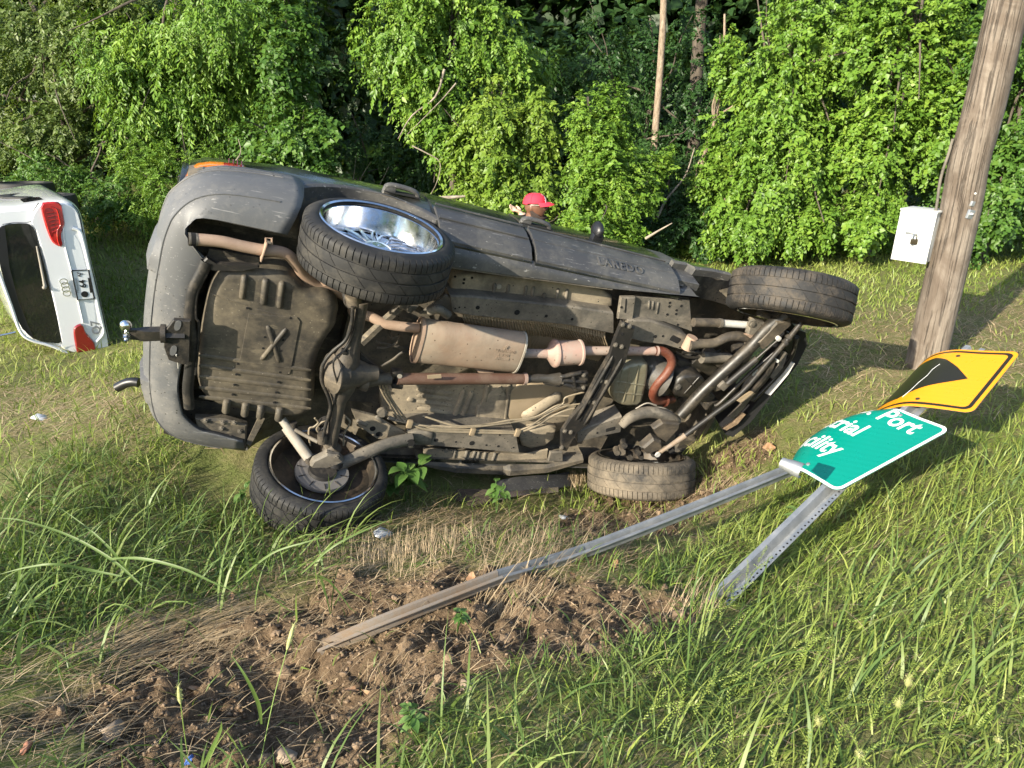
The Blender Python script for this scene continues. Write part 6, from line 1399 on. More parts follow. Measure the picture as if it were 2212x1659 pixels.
for lab, bl, m_ in (('shaded understorey foliage behind the olive tree', [(60, 200, 13.6, 1.6, .6, 1.6, 330), (300, 250, 13.4, 1.5, .6, 1.5, 330)], 'leaf_mid'), ('shaded understorey foliage behind the drooping tree', [(520, 150, 13.5, 1.4, .6, 1.7, 330), (560, 380, 13.2, 1.2, .6, 1.0, 240)], 'leaf_mid'), ('shaded understorey foliage behind the yellow green bush', [(950, 350, 13.2, 1.2, .6, 1.2, 280), (1150, 200, 13.6, 1.2, .6, 1.5, 300)], 'leaf_deep'), ('shaded understorey foliage around the pale bare trunk', [(1330, 150, 14.0, .9, .5, 1.4, 200), (1500, 200, 13.8, 1.0, .5, 1.6, 220), (1420, 400, 13.0, 1.0, .5, 1.0, 230)], 'leaf_deep'), ('shaded understorey foliage behind the large sunlit tree', [(1780, 250, 12.6, 1.5, .6, 1.8, 420), (1620, 330, 12.6, .9, .5, 1.4, 220)], 'leaf_mid'), ('shaded understorey foliage behind the utility pole', [(2050, 250, 12.2, 1.5, .6, 1.9, 420), (2230, 350, 12.0, 1.2, .6, 1.6, 250)], 'leaf_mid')):
    plant('understorey_tree', lab, 'tree', [blob(*b) for b in bl], m_, .11, .6, 11, .5, trunk=.05)
# knee-high weeds at the foot of the trees
for k, (px, py, w_, lab) in enumerate([(180, 470, .7, 'low weeds at the foot of the olive tree'), (400, 472, .6, 'low weeds behind the upper corner of the bumper'), (860, 500, .6, 'low weeds behind the rear door handle'), (1010, 500, .5, 'low weeds left of the man in the red cap'), (1360, 545, .6, 'low weeds right of the wing mirror'), (1500, 552, .6, 'low weeds behind the front wheel arch'), (1640, 550, .6, 'low weeds behind the raised front wheel'), (1770, 552, .55, 'low weeds left of the white meter box'), (1900, 545, .5, 'low weeds just behind the white meter box'), (2120, 545, .6, 'low weeds right of the utility pole')]):
    g = ground_hit(px, py + 10); plant('weed_clump', lab, 'weeds', [(np.array([g[0] + dx, g[1] + .2 + VEG.random() * .3, g[2] + .14]), (w_ * .5, .35, .26), 130) for dx in (-w_ * .6, 0, w_ * .6)], VEG.choice(['leaf_bright', 'leaf_mid', 'leaf_yellow']), .055, .5, 10, .1, trunk=.01, group='weeds at the foot of the trees')
# trunks one can tell apart
def trunk_tree(label, p0, p1, y, r, bark, name='bare_tree'):
    a = Vector(at_y(*p0, y)); b = Vector(at_y(*p1, y)); g = float(h_base(a.x, a.y)); d = (b - a) / max(b.z - a.z, .1)
    a = a + d * (g - .2 - a.z); top_ = a + d * 7.5; root = empty(name, tuple(a), label, 'tree trunk', 'bare trunks inside the wood')
    root['category'] = 'tree'
    p = limb_path((0, 0, 0), top_ - a, VEG, .05, 9); MB().tube(p, list(np.linspace(r * 1.15, r * .7, len(p))), 12).build('stem', bark, root, 60)
trunk_tree('pale patchy trunk in the dark gap above the bush', (1422, 240), (1440, 20), 13.0, .06, 'bark_pale')
trunk_tree('grey trunk in deep shade right of the pale trunk', (1495, 300), (1512, 10), 15.0, .13, 'bark')
trunk_tree('shaded leaning trunk low behind the SUV tail lamp', (480, 330), (430, 180), 12.6, .10, 'bark')
# dead branches and fallen wood
def branch(label, pts, y, r, mat='twig', name='dead_branch'):
    P = [Vector(at_y(px, py, y + dy)) for px, py, dy in pts]; root = P[0].copy(); o = MB().tube(spline([p - root for p in P], 4), list(np.linspace(r, r * .3, (len(P) - 1) * 4 + 1)), 7).build(name, mat, None, 60)
    o.location = root; tag(o, label, 'branch', 'dead branches at the woodland edge')
branch('crooked dead branch reaching down beside the hanging foliage', [(960, 150, 0), (940, 210, -.1), (890, 250, -.2), (860, 300, -.3)], 10.9, .02)
branch('thin forked twig over the dark gap', [(985, 180, 0), (950, 220, -.1), (880, 290, -.2)], 10.8, .012)
branch('bare curved twig above the rear door', [(890, 315, 0), (920, 330, 0), (950, 350, 0), (945, 390, 0), (925, 430, 0)], 10.7, .012)
branch('pale fallen log behind the rear door handle', [(915, 436, 0), (960, 428, 0), (1005, 424, 0)], 9.6, .045)
branch('pale broken stick lying right of the wing mirror', [(1395, 515, 0), (1420, 500, -.1), (1452, 482, -.2)], 9.8, .022)
branch('leaning grey stem low in the shadow right of the bush', [(1420, 470, 0), (1440, 430, .1), (1480, 380, .2), (1500, 320, .3)], 11.4, .025)
branch('twiggy dead stem behind the SUV tail lamp', [(470, 365, 0), (500, 355, 0), (520, 330, 0), (515, 300, 0)], 9.9, .014)
for k, q in enumerate([[(690, 470), (700, 380), (720, 300)], [(730, 480), (760, 400), (770, 330)], [(780, 470), (775, 400), (800, 350)], [(830, 480), (815, 420), (840, 360)], [(660, 440), (700, 420), (740, 350)]]):
    branch(['first bare stem from the left in the dark gap', 'second bare stem from the left in the dark gap', 'third bare stem from the left in the dark gap', 'rightmost bare stem in the dark gap', 'slanting bare stem at the left side of the dark gap'][k], [(x, y, .05 * k) for x, y in q], 11.6, .010)
# the wood behind, one mass
B = []
for k in range(90):
    x = -17 + 34 * VEG.random(); y = 15.2 + 4.5 * VEG.random(); z = -.2 + 6.8 * VEG.random(); B.append(((x, y, z), (1.5, 1.0, 1.2), 60))
V, F, R = foliage(B, VEG, .20, .62, 8, .5, cheap=True)
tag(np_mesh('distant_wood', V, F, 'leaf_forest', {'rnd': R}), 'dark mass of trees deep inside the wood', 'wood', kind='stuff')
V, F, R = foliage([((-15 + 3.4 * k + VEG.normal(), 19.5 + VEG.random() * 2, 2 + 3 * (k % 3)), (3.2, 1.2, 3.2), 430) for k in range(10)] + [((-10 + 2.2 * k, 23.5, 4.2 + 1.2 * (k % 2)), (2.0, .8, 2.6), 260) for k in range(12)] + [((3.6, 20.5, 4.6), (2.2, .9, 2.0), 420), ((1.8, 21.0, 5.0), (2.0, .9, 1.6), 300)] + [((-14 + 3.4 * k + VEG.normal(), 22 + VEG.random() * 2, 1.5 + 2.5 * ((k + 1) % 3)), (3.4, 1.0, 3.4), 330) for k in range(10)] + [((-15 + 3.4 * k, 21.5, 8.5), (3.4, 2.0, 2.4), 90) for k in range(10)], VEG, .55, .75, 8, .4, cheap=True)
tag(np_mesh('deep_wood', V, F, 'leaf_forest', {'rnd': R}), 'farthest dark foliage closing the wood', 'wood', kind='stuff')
# the trees on the other side of the road, behind the viewer (they show in the chrome and the glass)
V, F, R = foliage([((-34 + 4.0 * k + VEG.normal(), -32 - 3 * VEG.random(), 1.6 + 1.6 * (k % 2)), (3.0, 2.0, 2.6), 110) for k in range(18)], VEG, .9, .75, 7, .3, cheap=True)
tag(np_mesh('roadside_wood', V, F, 'leaf_forest', {'rnd': R}), 'line of trees across the road behind the viewer', 'wood', kind='stuff')
# ================================================================== grass, straw, soil clods
GR = np.random.default_rng(23)
def blades(x, y, L, Wd, az, lean, rnd, curl=1.0, z=None, seg=3):
    """tapered bent strips rooted at x, y; az heading, lean 0 upright .. 1 flat"""
    n = len(x); z = height(x, y, True) - .005 if z is None else z
    hd = np.stack([np.cos(az), np.sin(az), np.zeros(n)], 1); s = np.stack([-np.sin(az + GR.normal(size=n) * .9), np.cos(az + GR.normal(size=n) * .9), np.zeros(n)], 1); s = unit(s)
    base = np.stack([x, y, z], 1); V = np.zeros((n, 2 * seg + 1, 3)); p = base.copy(); a0 = (1 - lean) * 1.5
    for k in range(seg + 1):
        t = k / seg; w = Wd * (1 - t ** 1.6) * (1 if k else .7)
        if k < seg: V[:, 2 * k] = p - s * w[:, None] * .5; V[:, 2 * k + 1] = p + s * w[:, None] * .5
        else: V[:, 2 * seg] = p
        ang = a0 - curl * t * 1.25 * (.4 + lean)
        st = (L / seg)[:, None]; p = p + hd * np.cos(ang)[:, None] * st + np.array([0, 0, 1]) * np.sin(ang)[:, None] * st
    k0 = np.arange(n)[:, None] * (2 * seg + 1); F = []
    for k in range(seg - 1): F += [k0 + np.array([[2 * k, 2 * k + 1, 2 * k + 3]]), k0 + np.array([[2 * k, 2 * k + 3, 2 * k + 2]])]
    F.append(k0 + np.array([[2 * seg - 2, 2 * seg - 1, 2 * seg]]))
    gzz = height(V[..., 0].ravel(), V[..., 1].ravel(), False).reshape(V.shape[:2]) + .004; V[..., 2] = np.maximum(V[..., 2], np.where(np.arange(V.shape[1]) > 1, gzz, -9))
    return V.reshape(-1, 3), np.concatenate(F, 0), np.repeat(rnd, 2 * seg + 1)
def scatter(n, x0, x1, y0, y1): return x0 + (x1 - x0) * GR.random(n), y0 + (y1 - y0) * GR.random(n)
def in_view(x, y, m=.35): return np.abs(x) < (np.maximum(y, .3) * .80 + .55 + m)
def straw_mask(x, y): return np.maximum(np.maximum(soft(Z_STRAW, x, y), soft(Z_STRAW2, x, y, .5)), soft(Z_STRAW3, x, y, .4))
CAR_FOOT = np.array([(CR @ np.array(p) + CT)[:2] for p in [(-.9, .75, .25), (2.5, .75, .2), (3.2, .5, .5), (3.0, 0, 1.3), (-.6, 0, 1.5), (-.95, .5, .9)]])
POST = zone([(680, 1410), (1290, 1185), (1690, 1020), (1720, 1035), (1300, 1205), (720, 1420)])
def lay(name, parts, mat, label, kind='stuff', cat='grass'):
    VB, FB, RB = [], [], []; off = 0
    for v, f, r in parts: VB.append(v); FB.append(f + off); RB.append(r); off += len(v)
    tag(np_mesh(name, np.concatenate(VB), np.concatenate(FB), mat, {'rnd': np.clip(np.concatenate(RB), 0, 1)}), label, cat, kind=kind)
def patch(x, y, s=1.3): return fbm(x, y, s, 3) + .5
green = []; deep = []; dry = []
# near bank
Z_BARE = zone([(500, 1110), (700, 1120), (900, 1040), (1260, 1040), (1300, 1110), (1000, 1180), (860, 1260), (560, 1240)])
x, y = scatter(60000, -3.2, 3.6, 1.15, 4.6); thin = inside(Z_BARE, x, y); dm = dirt_mask(x, y); stw = straw_mask(x, y)
right = np.clip((x - .25 - .35 * (y - 1.5)) / .5, 0, 1); keep = in_view(x, y) & ~inside(CAR_FOOT, x, y) & ~inside(POST, x, y) & (GR.random(len(x)) < np.clip(1 - dm * 1.05, .035, 1) * np.clip(1 - stw * .75, .2, 1) * (.35 + .65 * np.clip(patch(x, y, 2.0) * 1.3, 0, 1)) * np.where(thin, .22, 1) * np.where((x < -.3) & (y > 2.0), .85, 1))
x, y, right = x[keep], y[keep], right[keep]; n = len(x)
az = np.where(GR.random(n) < .72 * right, .65 + GR.normal(size=n) * .45, GR.random(n) * 6.283); lean = np.clip(.42 + .30 * right + GR.normal(size=n) * .2, .05, .95)
L = np.where(inside(Z_BARE, x, y), .6, 1) * (.075 + .13 * GR.random(n) ** 1.5) * (1 + .25 * right) * np.clip(.65 + .12 * y, .6, 1.1); W_ = .0050 + .0065 * GR.random(n) ** 2
rnd = np.clip(.15 + .55 * GR.random(n) + .35 * (patch(x, y, 1.1) - .5) + .12 * right, 0, 1)
sel = GR.random(n) < (.25 + .6 * right); v = blades(x[sel], y[sel], L[sel], W_[sel], az[sel], lean[sel], rnd[sel]); green.append(v)
v = blades(x[~sel], y[~sel], L[~sel], W_[~sel], az[~sel], lean[~sel], rnd[~sel]); deep.append(v)
# taller coarse blades
x, y = scatter(2600, -3.2, 3.6, 1.2, 4.4); dm = dirt_mask(x, y); stw = straw_mask(x, y); cl = patch(x, y, 1.7)
keep = in_view(x, y) & ~inside(CAR_FOOT, x, y) & ~inside(POST, x, y) & (GR.random(len(x)) < np.clip(1 - dm, .03, 1) * np.clip(1 - stw * .6, .2, 1) * np.clip(cl * 1.5 - .2, 0, 1)) & ~((np.abs(x - .35) < 1.5) & (y > 2.9)); x, y = x[keep], y[keep]; n = len(x)
az = np.where(x > .6, .55 + GR.normal(size=n) * .6, GR.random(n) * 6.283); v = blades(x, y, .20 + .22 * GR.random(n), .007 + .007 * GR.random(n), az, np.clip(.32 + GR.normal(size=n) * .2, .05, .85), GR.random(n), 1.4, seg=5); deep.append(v)
x, y = scatter(700, -3.0, -.9, 2.2, 3.9); keep = in_view(x, y) & (dirt_mask(x, y) < .3); x, y = x[keep], y[keep]; n = len(x)
v = blades(x, y, .25 + .30 * GR.random(n), .008 + .010 * GR.random(n), GR.normal(size=n) * 1.1 - .1, np.clip(.35 + GR.normal(size=n) * .2, .05, .85), .2 + .7 * GR.random(n), 1.4, seg=5); deep.append(v)
# field between the car, the pole and the wood
x, y = scatter(115000, -10, 10, 4.2, 12.5); stw = straw_mask(x, y); keep = in_view(x, y, .6) & ~inside(CAR_FOOT, x, y) & (GR.random(len(x)) < np.clip(1 - stw * .8, .12, 1) * (.45 + .55 * np.clip(patch(x, y, .9) * 1.4, 0, 1))); x, y = x[keep], y[keep]; n = len(x)
far = np.clip((y - 4) / 8, 0, 1); L = (.07 + .09 * GR.random(n)) * (1 - .25 * far) * np.where(x < -2, 1.2, 1.0); W_ = (.005 + .006 * GR.random(n)) * (1 + 1.3 * far)
rnd = np.clip(.35 + .5 * GR.random(n) + .5 * (patch(x, y, .7) - .5), 0, 1); v = blades(x, y, L, W_, GR.random(n) * 6.283, np.clip(.38 + GR.normal(size=n) * .22, .05, .9), rnd); green.append(v)
lay('grass', green, 'grass_green', 'sunlit grass leaning over the bank and field'); lay('coarse_grass', deep, 'grass_deep', 'coarse darker grass blades between the soil and the wrecks')
# seed sprays tangled in the right hand grass
x, y = scatter(700, -.2, 3.4, 1.3, 4.0); keep = in_view(x, y) & (dirt_mask(x, y) < .2) & (x > .3 + .35 * (y - 1.5)); x, y = x[keep], y[keep]; n = len(x); az = .65 + GR.normal(size=n) * .5; z0 = height(x, y) + .05 + .09 * GR.random(n)
m = 22; t_ = np.arange(m) / m; d = np.stack([np.cos(az), np.sin(az), .25 + .3 * GR.normal(size=n)], 1); b = np.stack([x, y, z0], 1)[:, None] + d[:, None] * (t_ * .11)[None, :, None]; sg_ = np.where(np.arange(m) % 2, 1, -1)
pd_ = np.stack([-np.sin(az), np.cos(az), np.zeros(n)], 1); dd = d[:, None] * .8 + pd_[:, None] * sg_[None, :, None] * .7 + GR.normal(size=(n, m, 3)) * .15
v, f_ = leaf_arrays2(b.reshape(-1, 3), dd.reshape(-1, 3), np.array([-.3, -.4, .8]) + GR.normal(size=(n * m, 3)) * .3, np.full(n * m, .0105), np.full(n * m, .0048))
lay('seed_sprays', [(v, f_, np.repeat(.35 + .4 * GR.random(n * m), 4))], 'grass_green', 'knobbly seed sprays tangled in the right hand grass')
# straw: flattened dead stems
x, y = scatter(60000, -3.2, 3.2, 1.2, 5.6); stw = soft(Z_STRAW, x, y); dm = dirt_mask(x, y); keep = in_view(x, y) & ~inside(CAR_FOOT, x, y) & (GR.random(len(x)) < np.clip(stw * .75 * np.clip(patch(x, y, 2.5) * 1.8 - .2, .1, 1) + .12 + .12 * dm + .22 * ((x < -.4) & (y > 2.2)), 0, 1)); x, y = x[keep], y[keep]; n = len(x)
az = np.where(GR.random(n) < .6, .62 + math.pi * GR.integers(0, 2, n) + GR.normal(size=n) * .35, GR.random(n) * 6.283)
dry.append(blades(x, y, .07 + .18 * GR.random(n) ** 1.6, .0022 + .0024 * GR.random(n), az, np.clip(.88 + GR.normal(size=n) * .13, .4, 1.0), GR.random(n), .5, z=height(x, y) + .012 * GR.random(n)))
x, y = scatter(110000, -9, 9, 4.6, 9.8); stw = np.maximum(soft(Z_STRAW2, x, y, .5), soft(Z_STRAW3, x, y, .4)); keep = in_view(x, y) & (GR.random(len(x)) < stw * .8 + .06); x, y = x[keep], y[keep]; n = len(x)
dry.append(blades(x, y, .10 + .16 * GR.random(n), .004 + .005 * GR.random(n), GR.random(n) * 6.283, np.clip(.85 + GR.normal(size=n) * .12, .3, 1.0), GR.random(n), .5))
# stalk bundles swept over the fallen post, and tufts by the sign foot and tyre
def bundle(px0, px1, n, L, spread, lift, w=.0032):
    a = ground_hit(*px0); b = ground_hit(*px1); h0 = math.atan2(b[1] - a[1], b[0] - a[0]); x = a[0] + GR.normal(size=n) * spread; y = a[1] + GR.normal(size=n) * spread
    return blades(x, y, L * (.5 + .7 * GR.random(n)), np.full(n, w), h0 + GR.normal(size=n) * .22, np.clip(1 - lift + GR.normal(size=n) * .08, .3, .99), .35 + .6 * GR.random(n), .45, seg=5)
dry += [bundle((1080, 1300), (1330, 1110), 110, .55, .07, .16), bundle((1110, 1270), (1310, 1130), 60, .45, .08, .25), bundle((1490, 1330), (1560, 1250), 70, .20, .07, .45), bundle((230, 1420), (620, 1280), 260, .42, .09, .05), bundle((420, 1370), (700, 1270), 200, .38, .07, .06), bundle((840, 1210), (860, 1130), 150, .12, .12, .6), bundle((950, 1190), (980, 1110), 170, .13, .14, .6), bundle((720, 1200), (740, 1130), 120, .13, .12, .55), bundle((1130, 1180), (1180, 1120), 120, .14, .12, .35), bundle((1560, 1060), (1640, 1010), 200, .16, .10, .4), bundle((1240, 1050), (1230, 990), 130, .13, .05, .7)]
lay('straw', dry, 'straw', 'flattened dry straw and dead stems on the soil', cat='straw')
# clods
t_ = (1 + 5 ** .5) / 2
ico = unit(np.array([(-1, t_, 0), (1, t_, 0), (-1, -t_, 0), (1, -t_, 0), (0, -1, t_), (0, 1, t_), (0, -1, -t_), (0, 1, -t_), (t_, 0, -1), (t_, 0, 1), (-t_, 0, -1), (-t_, 0, 1)], float))
icf = np.array([(0, 11, 5), (0, 5, 1), (0, 1, 7), (0, 7, 10), (0, 10, 11), (1, 5, 9), (5, 11, 4), (11, 10, 2), (10, 7, 6), (7, 1, 8), (3, 9, 4), (3, 4, 2), (3, 2, 6), (3, 6, 8), (3, 8, 9), (4, 9, 5), (2, 4, 11), (6, 2, 10), (8, 6, 7), (9, 8, 1)])
def subdiv(V, F):
    V = list(map(tuple, V)); c = {}; out = []
    def mid(a, b):
        k = (min(a, b), max(a, b))
        if k not in c: m = (np.array(V[a]) + np.array(V[b])); V.append(tuple(m / np.linalg.norm(m))); c[k] = len(V) - 1
        return c[k]
    for a, b, d in F: ab, bd_, da = mid(a, b), mid(b, d), mid(d, a); out += [(a, ab, da), (b, bd_, ab), (d, da, bd_), (ab, bd_, da)]
    return np.array(V), np.array(out)
ic1, if1 = subdiv(ico, icf)
def clods(n, s0, s1, base, faces, dens, pw=2.2):
    x, y = scatter(n * 3, -3.0, 2.6, 1.2, 5.3); dm = dirt_mask(x, y); keep = in_view(x, y) & (GR.random(len(x)) < np.clip(dm * dens, 0, 1)); x, y = x[keep][:n], y[keep][:n]; n = len(x)
    s = s0 + (s1 - s0) * GR.random(n) ** pw; sc = s[:, None] * (.65 + .6 * GR.random((n, 3))); z = height(x, y) + s * .05
    rad_ = 1 + .30 * GR.normal(size=(n, len(base))).clip(-1.3, 1.3); th = GR.random(n) * 6.283; c, q = np.cos(th), np.sin(th)
    P = base[None] * rad_[..., None] * sc[:, None]; X = P[..., 0] * c[:, None] - P[..., 1] * q[:, None] + x[:, None]; Y = P[..., 0] * q[:, None] + P[..., 1] * c[:, None] + y[:, None]
    V = np.stack([X, Y, P[..., 2] + z[:, None]], -1).reshape(-1, 3); F = (faces[None] + np.arange(n)[:, None, None] * len(base)).reshape(-1, 3); return V, F
a1 = clods(140, .010, .030, ic1, if1, 1.0, 2.2); a2 = clods(14000, .0025, .010, ico, icf, 1.0, 2.0)
tag(np_mesh('soil_clods', np.concatenate([a1[0], a2[0]]), np.concatenate([a1[1], a2[1] + len(a1[0])]), 'clod', smooth=False), 'loose clods and crumbs of torn brown soil', 'soil', kind='stuff')
# ================================================================== single plants and small things
def weed(label, px, py, scale, n, seed, dy=0.0):
    r = np.random.default_rng(seed); g = ground_hit(px, py); g[1] += dy; g[2] = float(height(g[0], g[1])); root = empty('broadleaf_weed', tuple(g), label, 'weed', 'broadleaf weeds by the wreck')
    stems = []
    for k in range(max(2, n // 7)):
        a = r.random() * 6.28; tip = Vector((math.cos(a) * .10 * scale * r.random(), math.sin(a) * .07 * scale, (.12 + .12 * r.random()) * scale)); P = spline([(0, 0, -.01), tip * .5 + Vector((0, 0, .02)), tip], 4); stems.append(P)
        MB().tube(P, .0028, 6).build('stem', 'weed_leaf', root, 60)
    for k in range(n):
        P = stems[k % len(stems)]; b0 = P[int((.35 + .65 * r.random()) * (len(P) - 1))]; a = r.random() * 6.28; L = (.05 + .035 * r.random()) * scale; w = L * .62; el = r.normal() * .25 + .12
        d = Vector((math.cos(a) * math.cos(el), math.sin(a) * math.cos(el), math.sin(el))); s = d.cross(Vector((0, 0, 1))).normalized(); n_ = s.cross(d); V = []; F = []
        for i in range(7):
            t = i / 6; ww = w * math.sin(math.pi * t ** .8) * .5 + .0006; c = b0 + d * (L * (t + .1)) - Vector((0, 0, L * .3 * t * t)); V += [tuple(c - s * ww + n_ * ww * .35), tuple(c), tuple(c + s * ww + n_ * ww * .35)]
            if i: q = i * 3; F += [(q - 3, q - 2, q + 1, q), (q - 2, q - 1, q + 2, q + 1)]
        me = bpy.data.meshes.new('leaf'); me.from_pydata(V, [], F); at = me.attributes.new('rnd', 'FLOAT', 'POINT'); at.data.foreach_set('value', np.full(len(V), r.random(), np.float32)); me.materials.append(M['weed_leaf']); me.polygons.foreach_set('use_smooth', [True] * len(F)); add(bpy.data.objects.new('leaf', me), root)
weed('leafy green weed growing right beside the lower rear tyre', 885, 1062, 1.75, 34, 1, -.22)
weed('small leafy weed in the straw below the buckled sill', 1072, 1108, 1.0, 16, 2)
weed('small weed in the grass left of the lower rear tyre', 530, 1100, .8, 10, 3)
weed('pale weed on the torn soil under the fallen post', 985, 1345, .6, 12, 4)
weed('weed at the foot of the fallen sign panel', 1720, 1150, .8, 12, 5)
weed('leafy weed at the bottom edge in front of the bare soil', 900, 1590, .55, 22, 6)
def stalk(label, px, py, tip_px, tip_py, yy, head=.05, n=1):
    t0 = Vector(at_y(tip_px, tip_py, yy)); g = Vector(ground_hit(px, py)); root = empty('seeding_grass_stalk', tuple(g), label, 'grass stalk', 'seed heads standing over the grass')
    d = t0 - g; P = spline([(0, 0, 0), d * .5 + Vector((0, 0, .02)), d], 5); MB().tube(P, .0016, 5).build('stem', 'grass_stem', root, 60)
    dd = (P[-1] - P[-2]).normalized(); mb = MB(); mb.tube([P[-1] - dd * head * .2, P[-1] + dd * head * .1, P[-1] + dd * head * .6, P[-1] + dd * head], [.003, .0075, .007, .002], 8)
    hd = mb.build('seed_head', 'seed', root, 60); r = np.random.default_rng(int(px)); sp = MB()
    for k in range(90):
        f = r.random(); c = P[-1] + dd * head * f; u_ = Vector(r.normal(size=3)).normalized(); sp.tube([c, c + u_ * .013 + dd * .006], [.0005, .0002], 3, cap=False)
    sp.build('bristles', 'seed', root, 0)
t = NT('grass_stem'); t.set(Base_Color=(.19, .27, .06), Roughness=.6)
t = NT('seed'); t.set(Base_Color=t.ramp(t.noise(90), [(.3, (.27, .29, .09)), (.7, (.46, .45, .20))]), Roughness=.8)
f6 = crop(2500, 1900, 1.65)
for lab, root_, tip_, yy in (('tallest fuzzy seed head in the right foreground', (1380, 1480), (1490, 1100), 1.55), ('fuzzy seed head just left of the tallest one', (1340, 1530), (1430, 1230), 1.5), ('short seed head at the left of the right foreground', (950, 1600), (940, 1340), 1.48), ('seed head at the bottom edge near the middle right', (1200, 1610), (1195, 1530), 1.45), ('seed head low at the far right edge', (2010, 1600), (2050, 1450), 1.5)):
    stalk(lab, *f6(*root_), *f6(*tip_), yy)
f4 = crop(0, 1900, 1.693)
for lab, root_, tip_, yy in (('thin seeding stalk standing in the bare soil hollow', (1650, 1640), (1830, 880), 1.95), ('short seeding weed in front of the soil at left', (1200, 1640), (1145, 1230), 1.72)):
    stalk(lab, *f4(*root_), *f4(*tip_), yy, .07)
def long_blade(label, pts, y0, w):
    P = [Vector(at_y(px, py, y0 + dy)) for px, py, dy in pts]; root = P[0].copy(); Q_ = spline([p - root for p in P], 5); V = []; F = []
    for i, p in enumerate(Q_):
        t = i / (len(Q_) - 1); d = (Q_[min(i + 1, len(Q_) - 1)] - Q_[max(i - 1, 0)]).normalized(); s = d.cross(Vector((.2, -.8, .6))).normalized(); ww = w * (1 - t ** 2.5) * min(1, .5 + t * 2); n_ = s.cross(d)
        V += [tuple(p - s * ww / 2 + n_ * ww * .12), tuple(p), tuple(p + s * ww / 2 + n_ * ww * .12)]
        if i: q = i * 3; F += [(q - 3, q - 2, q + 1, q), (q - 2, q - 1, q + 2, q + 1)]
    me = bpy.data.meshes.new('long_grass_blade'); me.from_pydata(V, [], F); at = me.attributes.new('rnd', 'FLOAT', 'POINT'); at.data.foreach_set('value', np.full(len(V), .35, np.float32)); me.materials.append(M['grass_deep']); me.polygons.foreach_set('use_smooth', [True] * len(F))
    o = bpy.data.objects.new('long_grass_blade', me); add(o); o.location = root; tag(o, label, 'grass blade', 'long single grass blades')
k4 = lambda L, dys: [(*f4(*p), d) for p, d in zip(L, dys)]
long_blade('broad blade arching right over the left grass', k4([(700, 330), (900, 330), (1150, 390), (1350, 480), (1530, 555)], (0, -.05, -.08, -.1, -.1)), 2.6, .013)
long_blade('long blade sweeping left to right across the left edge', k4([(900, 500), (700, 330), (430, 180), (150, 90), (-40, 70)], (0, .05, .1, .1, .1)), 2.55, .012)
long_blade('dark blade lying level at the left edge', k4([(760, 440), (560, 400), (350, 365), (150, 390), (-40, 440)], (0, 0, -.05, -.05, -.05)), 2.45, .012)
long_blade('upright blade at the far left', k4([(100, 560), (130, 400), (150, 200), (155, -20)], (0, 0, 0, 0)), 2.5, .010)
long_blade('steep blade rising left of the rear tyre', k4([(860, 480), (720, 290), (560, 140), (370, 0)], (0, 0, .05, .1)), 2.7, .011)
long_blade('bright blade reaching right across the lower tyre', k4([(1500, 480), (1720, 300), (1960, 220), (2201, 150)], (0, 0, .0, .05)), 2.75, .010)
long_blade('wide blade leaning in front of the tyre tread', [(650, 1240, 0), (720, 1180, 0), (800, 1140, .05), (845, 1122, .08)], 2.75, .010)
long_blade('single bright blade standing in the bare soil', k4([(1660, 1380), (1640, 1250), (1560, 1080), (1460, 930)], (0, 0, 0, .03)), 1.95, .014)
long_blade('green blade at the bottom edge of the soil', k4([(1290, 1655), (1350, 1530), (1400, 1420), (1405, 1360)], (0, 0, 0, 0)), 1.62, .013)
def scrap(name, label, cat, px, py, mat, s, seed, group=None, fl=.35):
    r = np.random.default_rng(seed); g = ground_hit(px, py, lambda a, b: height(a, b)); V, F = ic1 * (1 + .35 * r.normal(size=(len(ic1), 1)).clip(-1.2, 1.2)) * np.array([s, s * .7, s * fl]), if1
    o = np_mesh(name, V, F, mat); o.location = (g[0], g[1], float(height(g[0], g[1])) + s * fl * .5); o.rotation_euler = (r.normal() * .3, r.normal() * .3, r.random() * 6.28); tag(o, label, cat, group)
scrap('plastic_scrap', 'crumpled clear plastic in the straw at the left', 'litter', 90, 908, 'litter_white', .055, 1)
scrap('plastic_scrap', 'crumpled clear plastic below the lower rear tyre', 'litter', 830, 1158, 'clear_plastic', .07, 2)
scrap('plastic_scrap', 'small crushed bottle in the straw before the front tyre', 'litter', 1218, 1122, 'clear_plastic', .05, 3)
scrap('paper_scrap', 'blue paper scrap at the bottom left edge', 'litter', 408, 1650, 'litter_blue', .018, 4, fl=.12)
scrap('brick_piece', 'broken brick piece in the bottom left corner', 'brick', 60, 1625, 'brick_red', .022, 5, fl=.8)
scrap('stone', 'rounded tan pebble on the soil left of the hollow', 'stone', 888, 1345, 'pebble', .016, 6, fl=.7)
scrap('stone', 'flat pale stone in the straw near the bottom left', 'stone', 245, 1590, 'pebble', .05, 7, fl=.5)
scrap('stone', 'pale stone in the soil right of the hollow', 'stone', 1010, 1490, 'pebble', .03, 8, fl=.6)
scrap('stone', 'tan stone at the bottom edge of the soil', 'stone', 620, 1655, 'pebble', .035, 9, fl=.6)
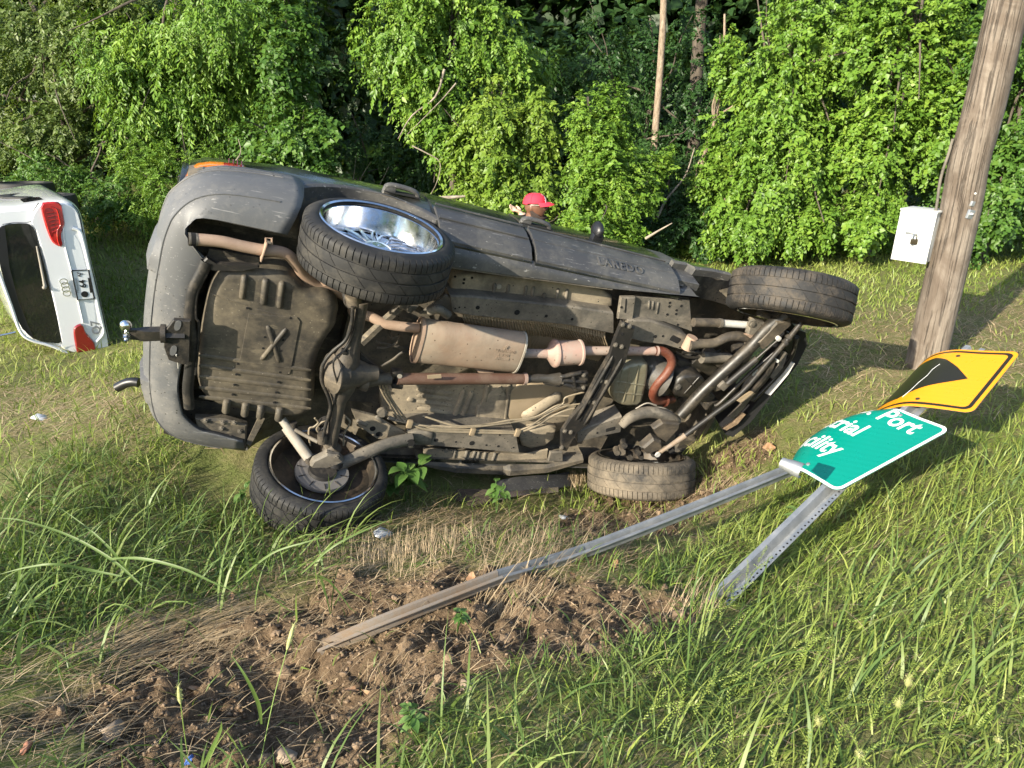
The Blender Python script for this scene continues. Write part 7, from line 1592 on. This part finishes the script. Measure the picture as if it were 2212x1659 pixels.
# dead leaves
for k, (px, py, s) in enumerate([(1660, 972, .10), (1235, 1255, .05), (1500, 1262, .05), (760, 1500, .06), (790, 1510, .045), (1720, 1140, .05), (1330, 1225, .05), (420, 1500, .07), (1160, 1355, .04), (1800, 1360, .05), (500, 1300, .05), (1020, 1265, .06)]):
    g = ground_hit(px, py, lambda a, b: height(a, b)); V = []; F = []; r = np.random.default_rng(k)
    for i in range(6):
        t = i / 5; ww = s * .35 * math.sin(math.pi * (t * .9 + .05)) * (1 + .25 * r.normal()); V += [(s * (t - .5), -ww, .35 * ww + .1 * s * t * t), (s * (t - .5), 0, .1 * s * t * t), (s * (t - .5), ww, .5 * ww + .1 * s * t * t)]
        if i: q = i * 3; F += [(q - 3, q - 2, q + 1, q), (q - 2, q - 1, q + 2, q + 1)]
    me = bpy.data.meshes.new('dead_leaf'); me.from_pydata(V, [], F); at = me.attributes.new('rnd', 'FLOAT', 'POINT'); at.data.foreach_set('value', r.random(len(V)).astype(np.float32)); me.materials.append(M['dead_leaf'])
    o = bpy.data.objects.new('dead_leaf', me); add(o); o.location = (g[0], g[1], float(height(g[0], g[1])) + .015); o.rotation_euler = (r.normal() * .4 + .3, r.normal() * .4, r.random() * 6.28)
    tag(o, ['large dry brown leaf on the soil below the crushed front', 'small dry leaf beside the fallen post, right of the straw bundle', 'small dry leaf just above the foot of the sign post', 'dry leaf at the left rim of the soil hollow', 'dry leaf on the right slope of the soil hollow', 'dry leaf on the grass under the green sign panel', 'small dry leaf under the raised fallen post', 'dry curled leaf on the soil near the bottom left', 'small dry leaf in the middle of the bare soil', 'dry leaf in the right hand grass below the sign post', 'dry leaf on the straw ridge left of the soil', 'dry leaf above the buried end of the fallen post'][k], 'dead leaf', 'dead leaves on the ground')
# debris by the wreck
def gh(p, dz=.02): g_ = ground_hit(*p, lambda a, b: height(a, b) + dz); return Vector(g_)
P_ = [gh(c4(*p), d) for p, d in (((960, 1520), .02), ((1020, 1440), .05), ((1200, 1440), .07), ((1365, 1450), .06), ((1330, 1560), .03), ((1180, 1610), .01))]; o0 = P_[0].copy()
bp_ = MB().plate([p - o0 for p in P_], (0, -.3, .95), .008).build('broken_panel', 'board', None, 20); bp_.location = o0; tag(bp_, 'broken dark brown panel lying under the buckled sill', 'debris')
P_ = [gh(c4(*p), .05) for p in ((1380, 1500), (1560, 1460), (1760, 1440), (1950, 1425), (2060, 1400))]; o0 = P_[0].copy(); root = empty('torn_side_moulding', tuple(o0), 'torn dark side moulding with bright strip lying left of the front tyre', 'debris')
P_ = [p - o0 for p in P_]
MB().loft([[p + Vector((0, -.01, 0)), p + Vector((0, .06, .03)), p + Vector((0, .14, .05)), p + Vector((0, .14, .03)), p + Vector((0, .05, .0))] for p in P_]).build('moulding', 'cladding_dark', root, 30)
MB().loft([[p + Vector((0, -.045, -.012)), p + Vector((0, -.008, .012)), p + Vector((0, -.004, .004)), p + Vector((0, -.04, -.02))] for p in P_[:-1]]).build('bright_strip', 'chrome_dull', root, 30)
g = [Vector(at_y(*c2(*p), 4.9)) for p in ((-20, 560), (40, 530), (90, 520), (130, 525))]; o0 = g[0].copy()
hs_ = MB().tube(spline([p - o0 for p in g], 4), .035, 12).build('black_hose', 'black_plastic', None, 50); hs_.location = o0; tag(hs_, 'short black corrugated hose on the grass behind the bumper', 'hose')
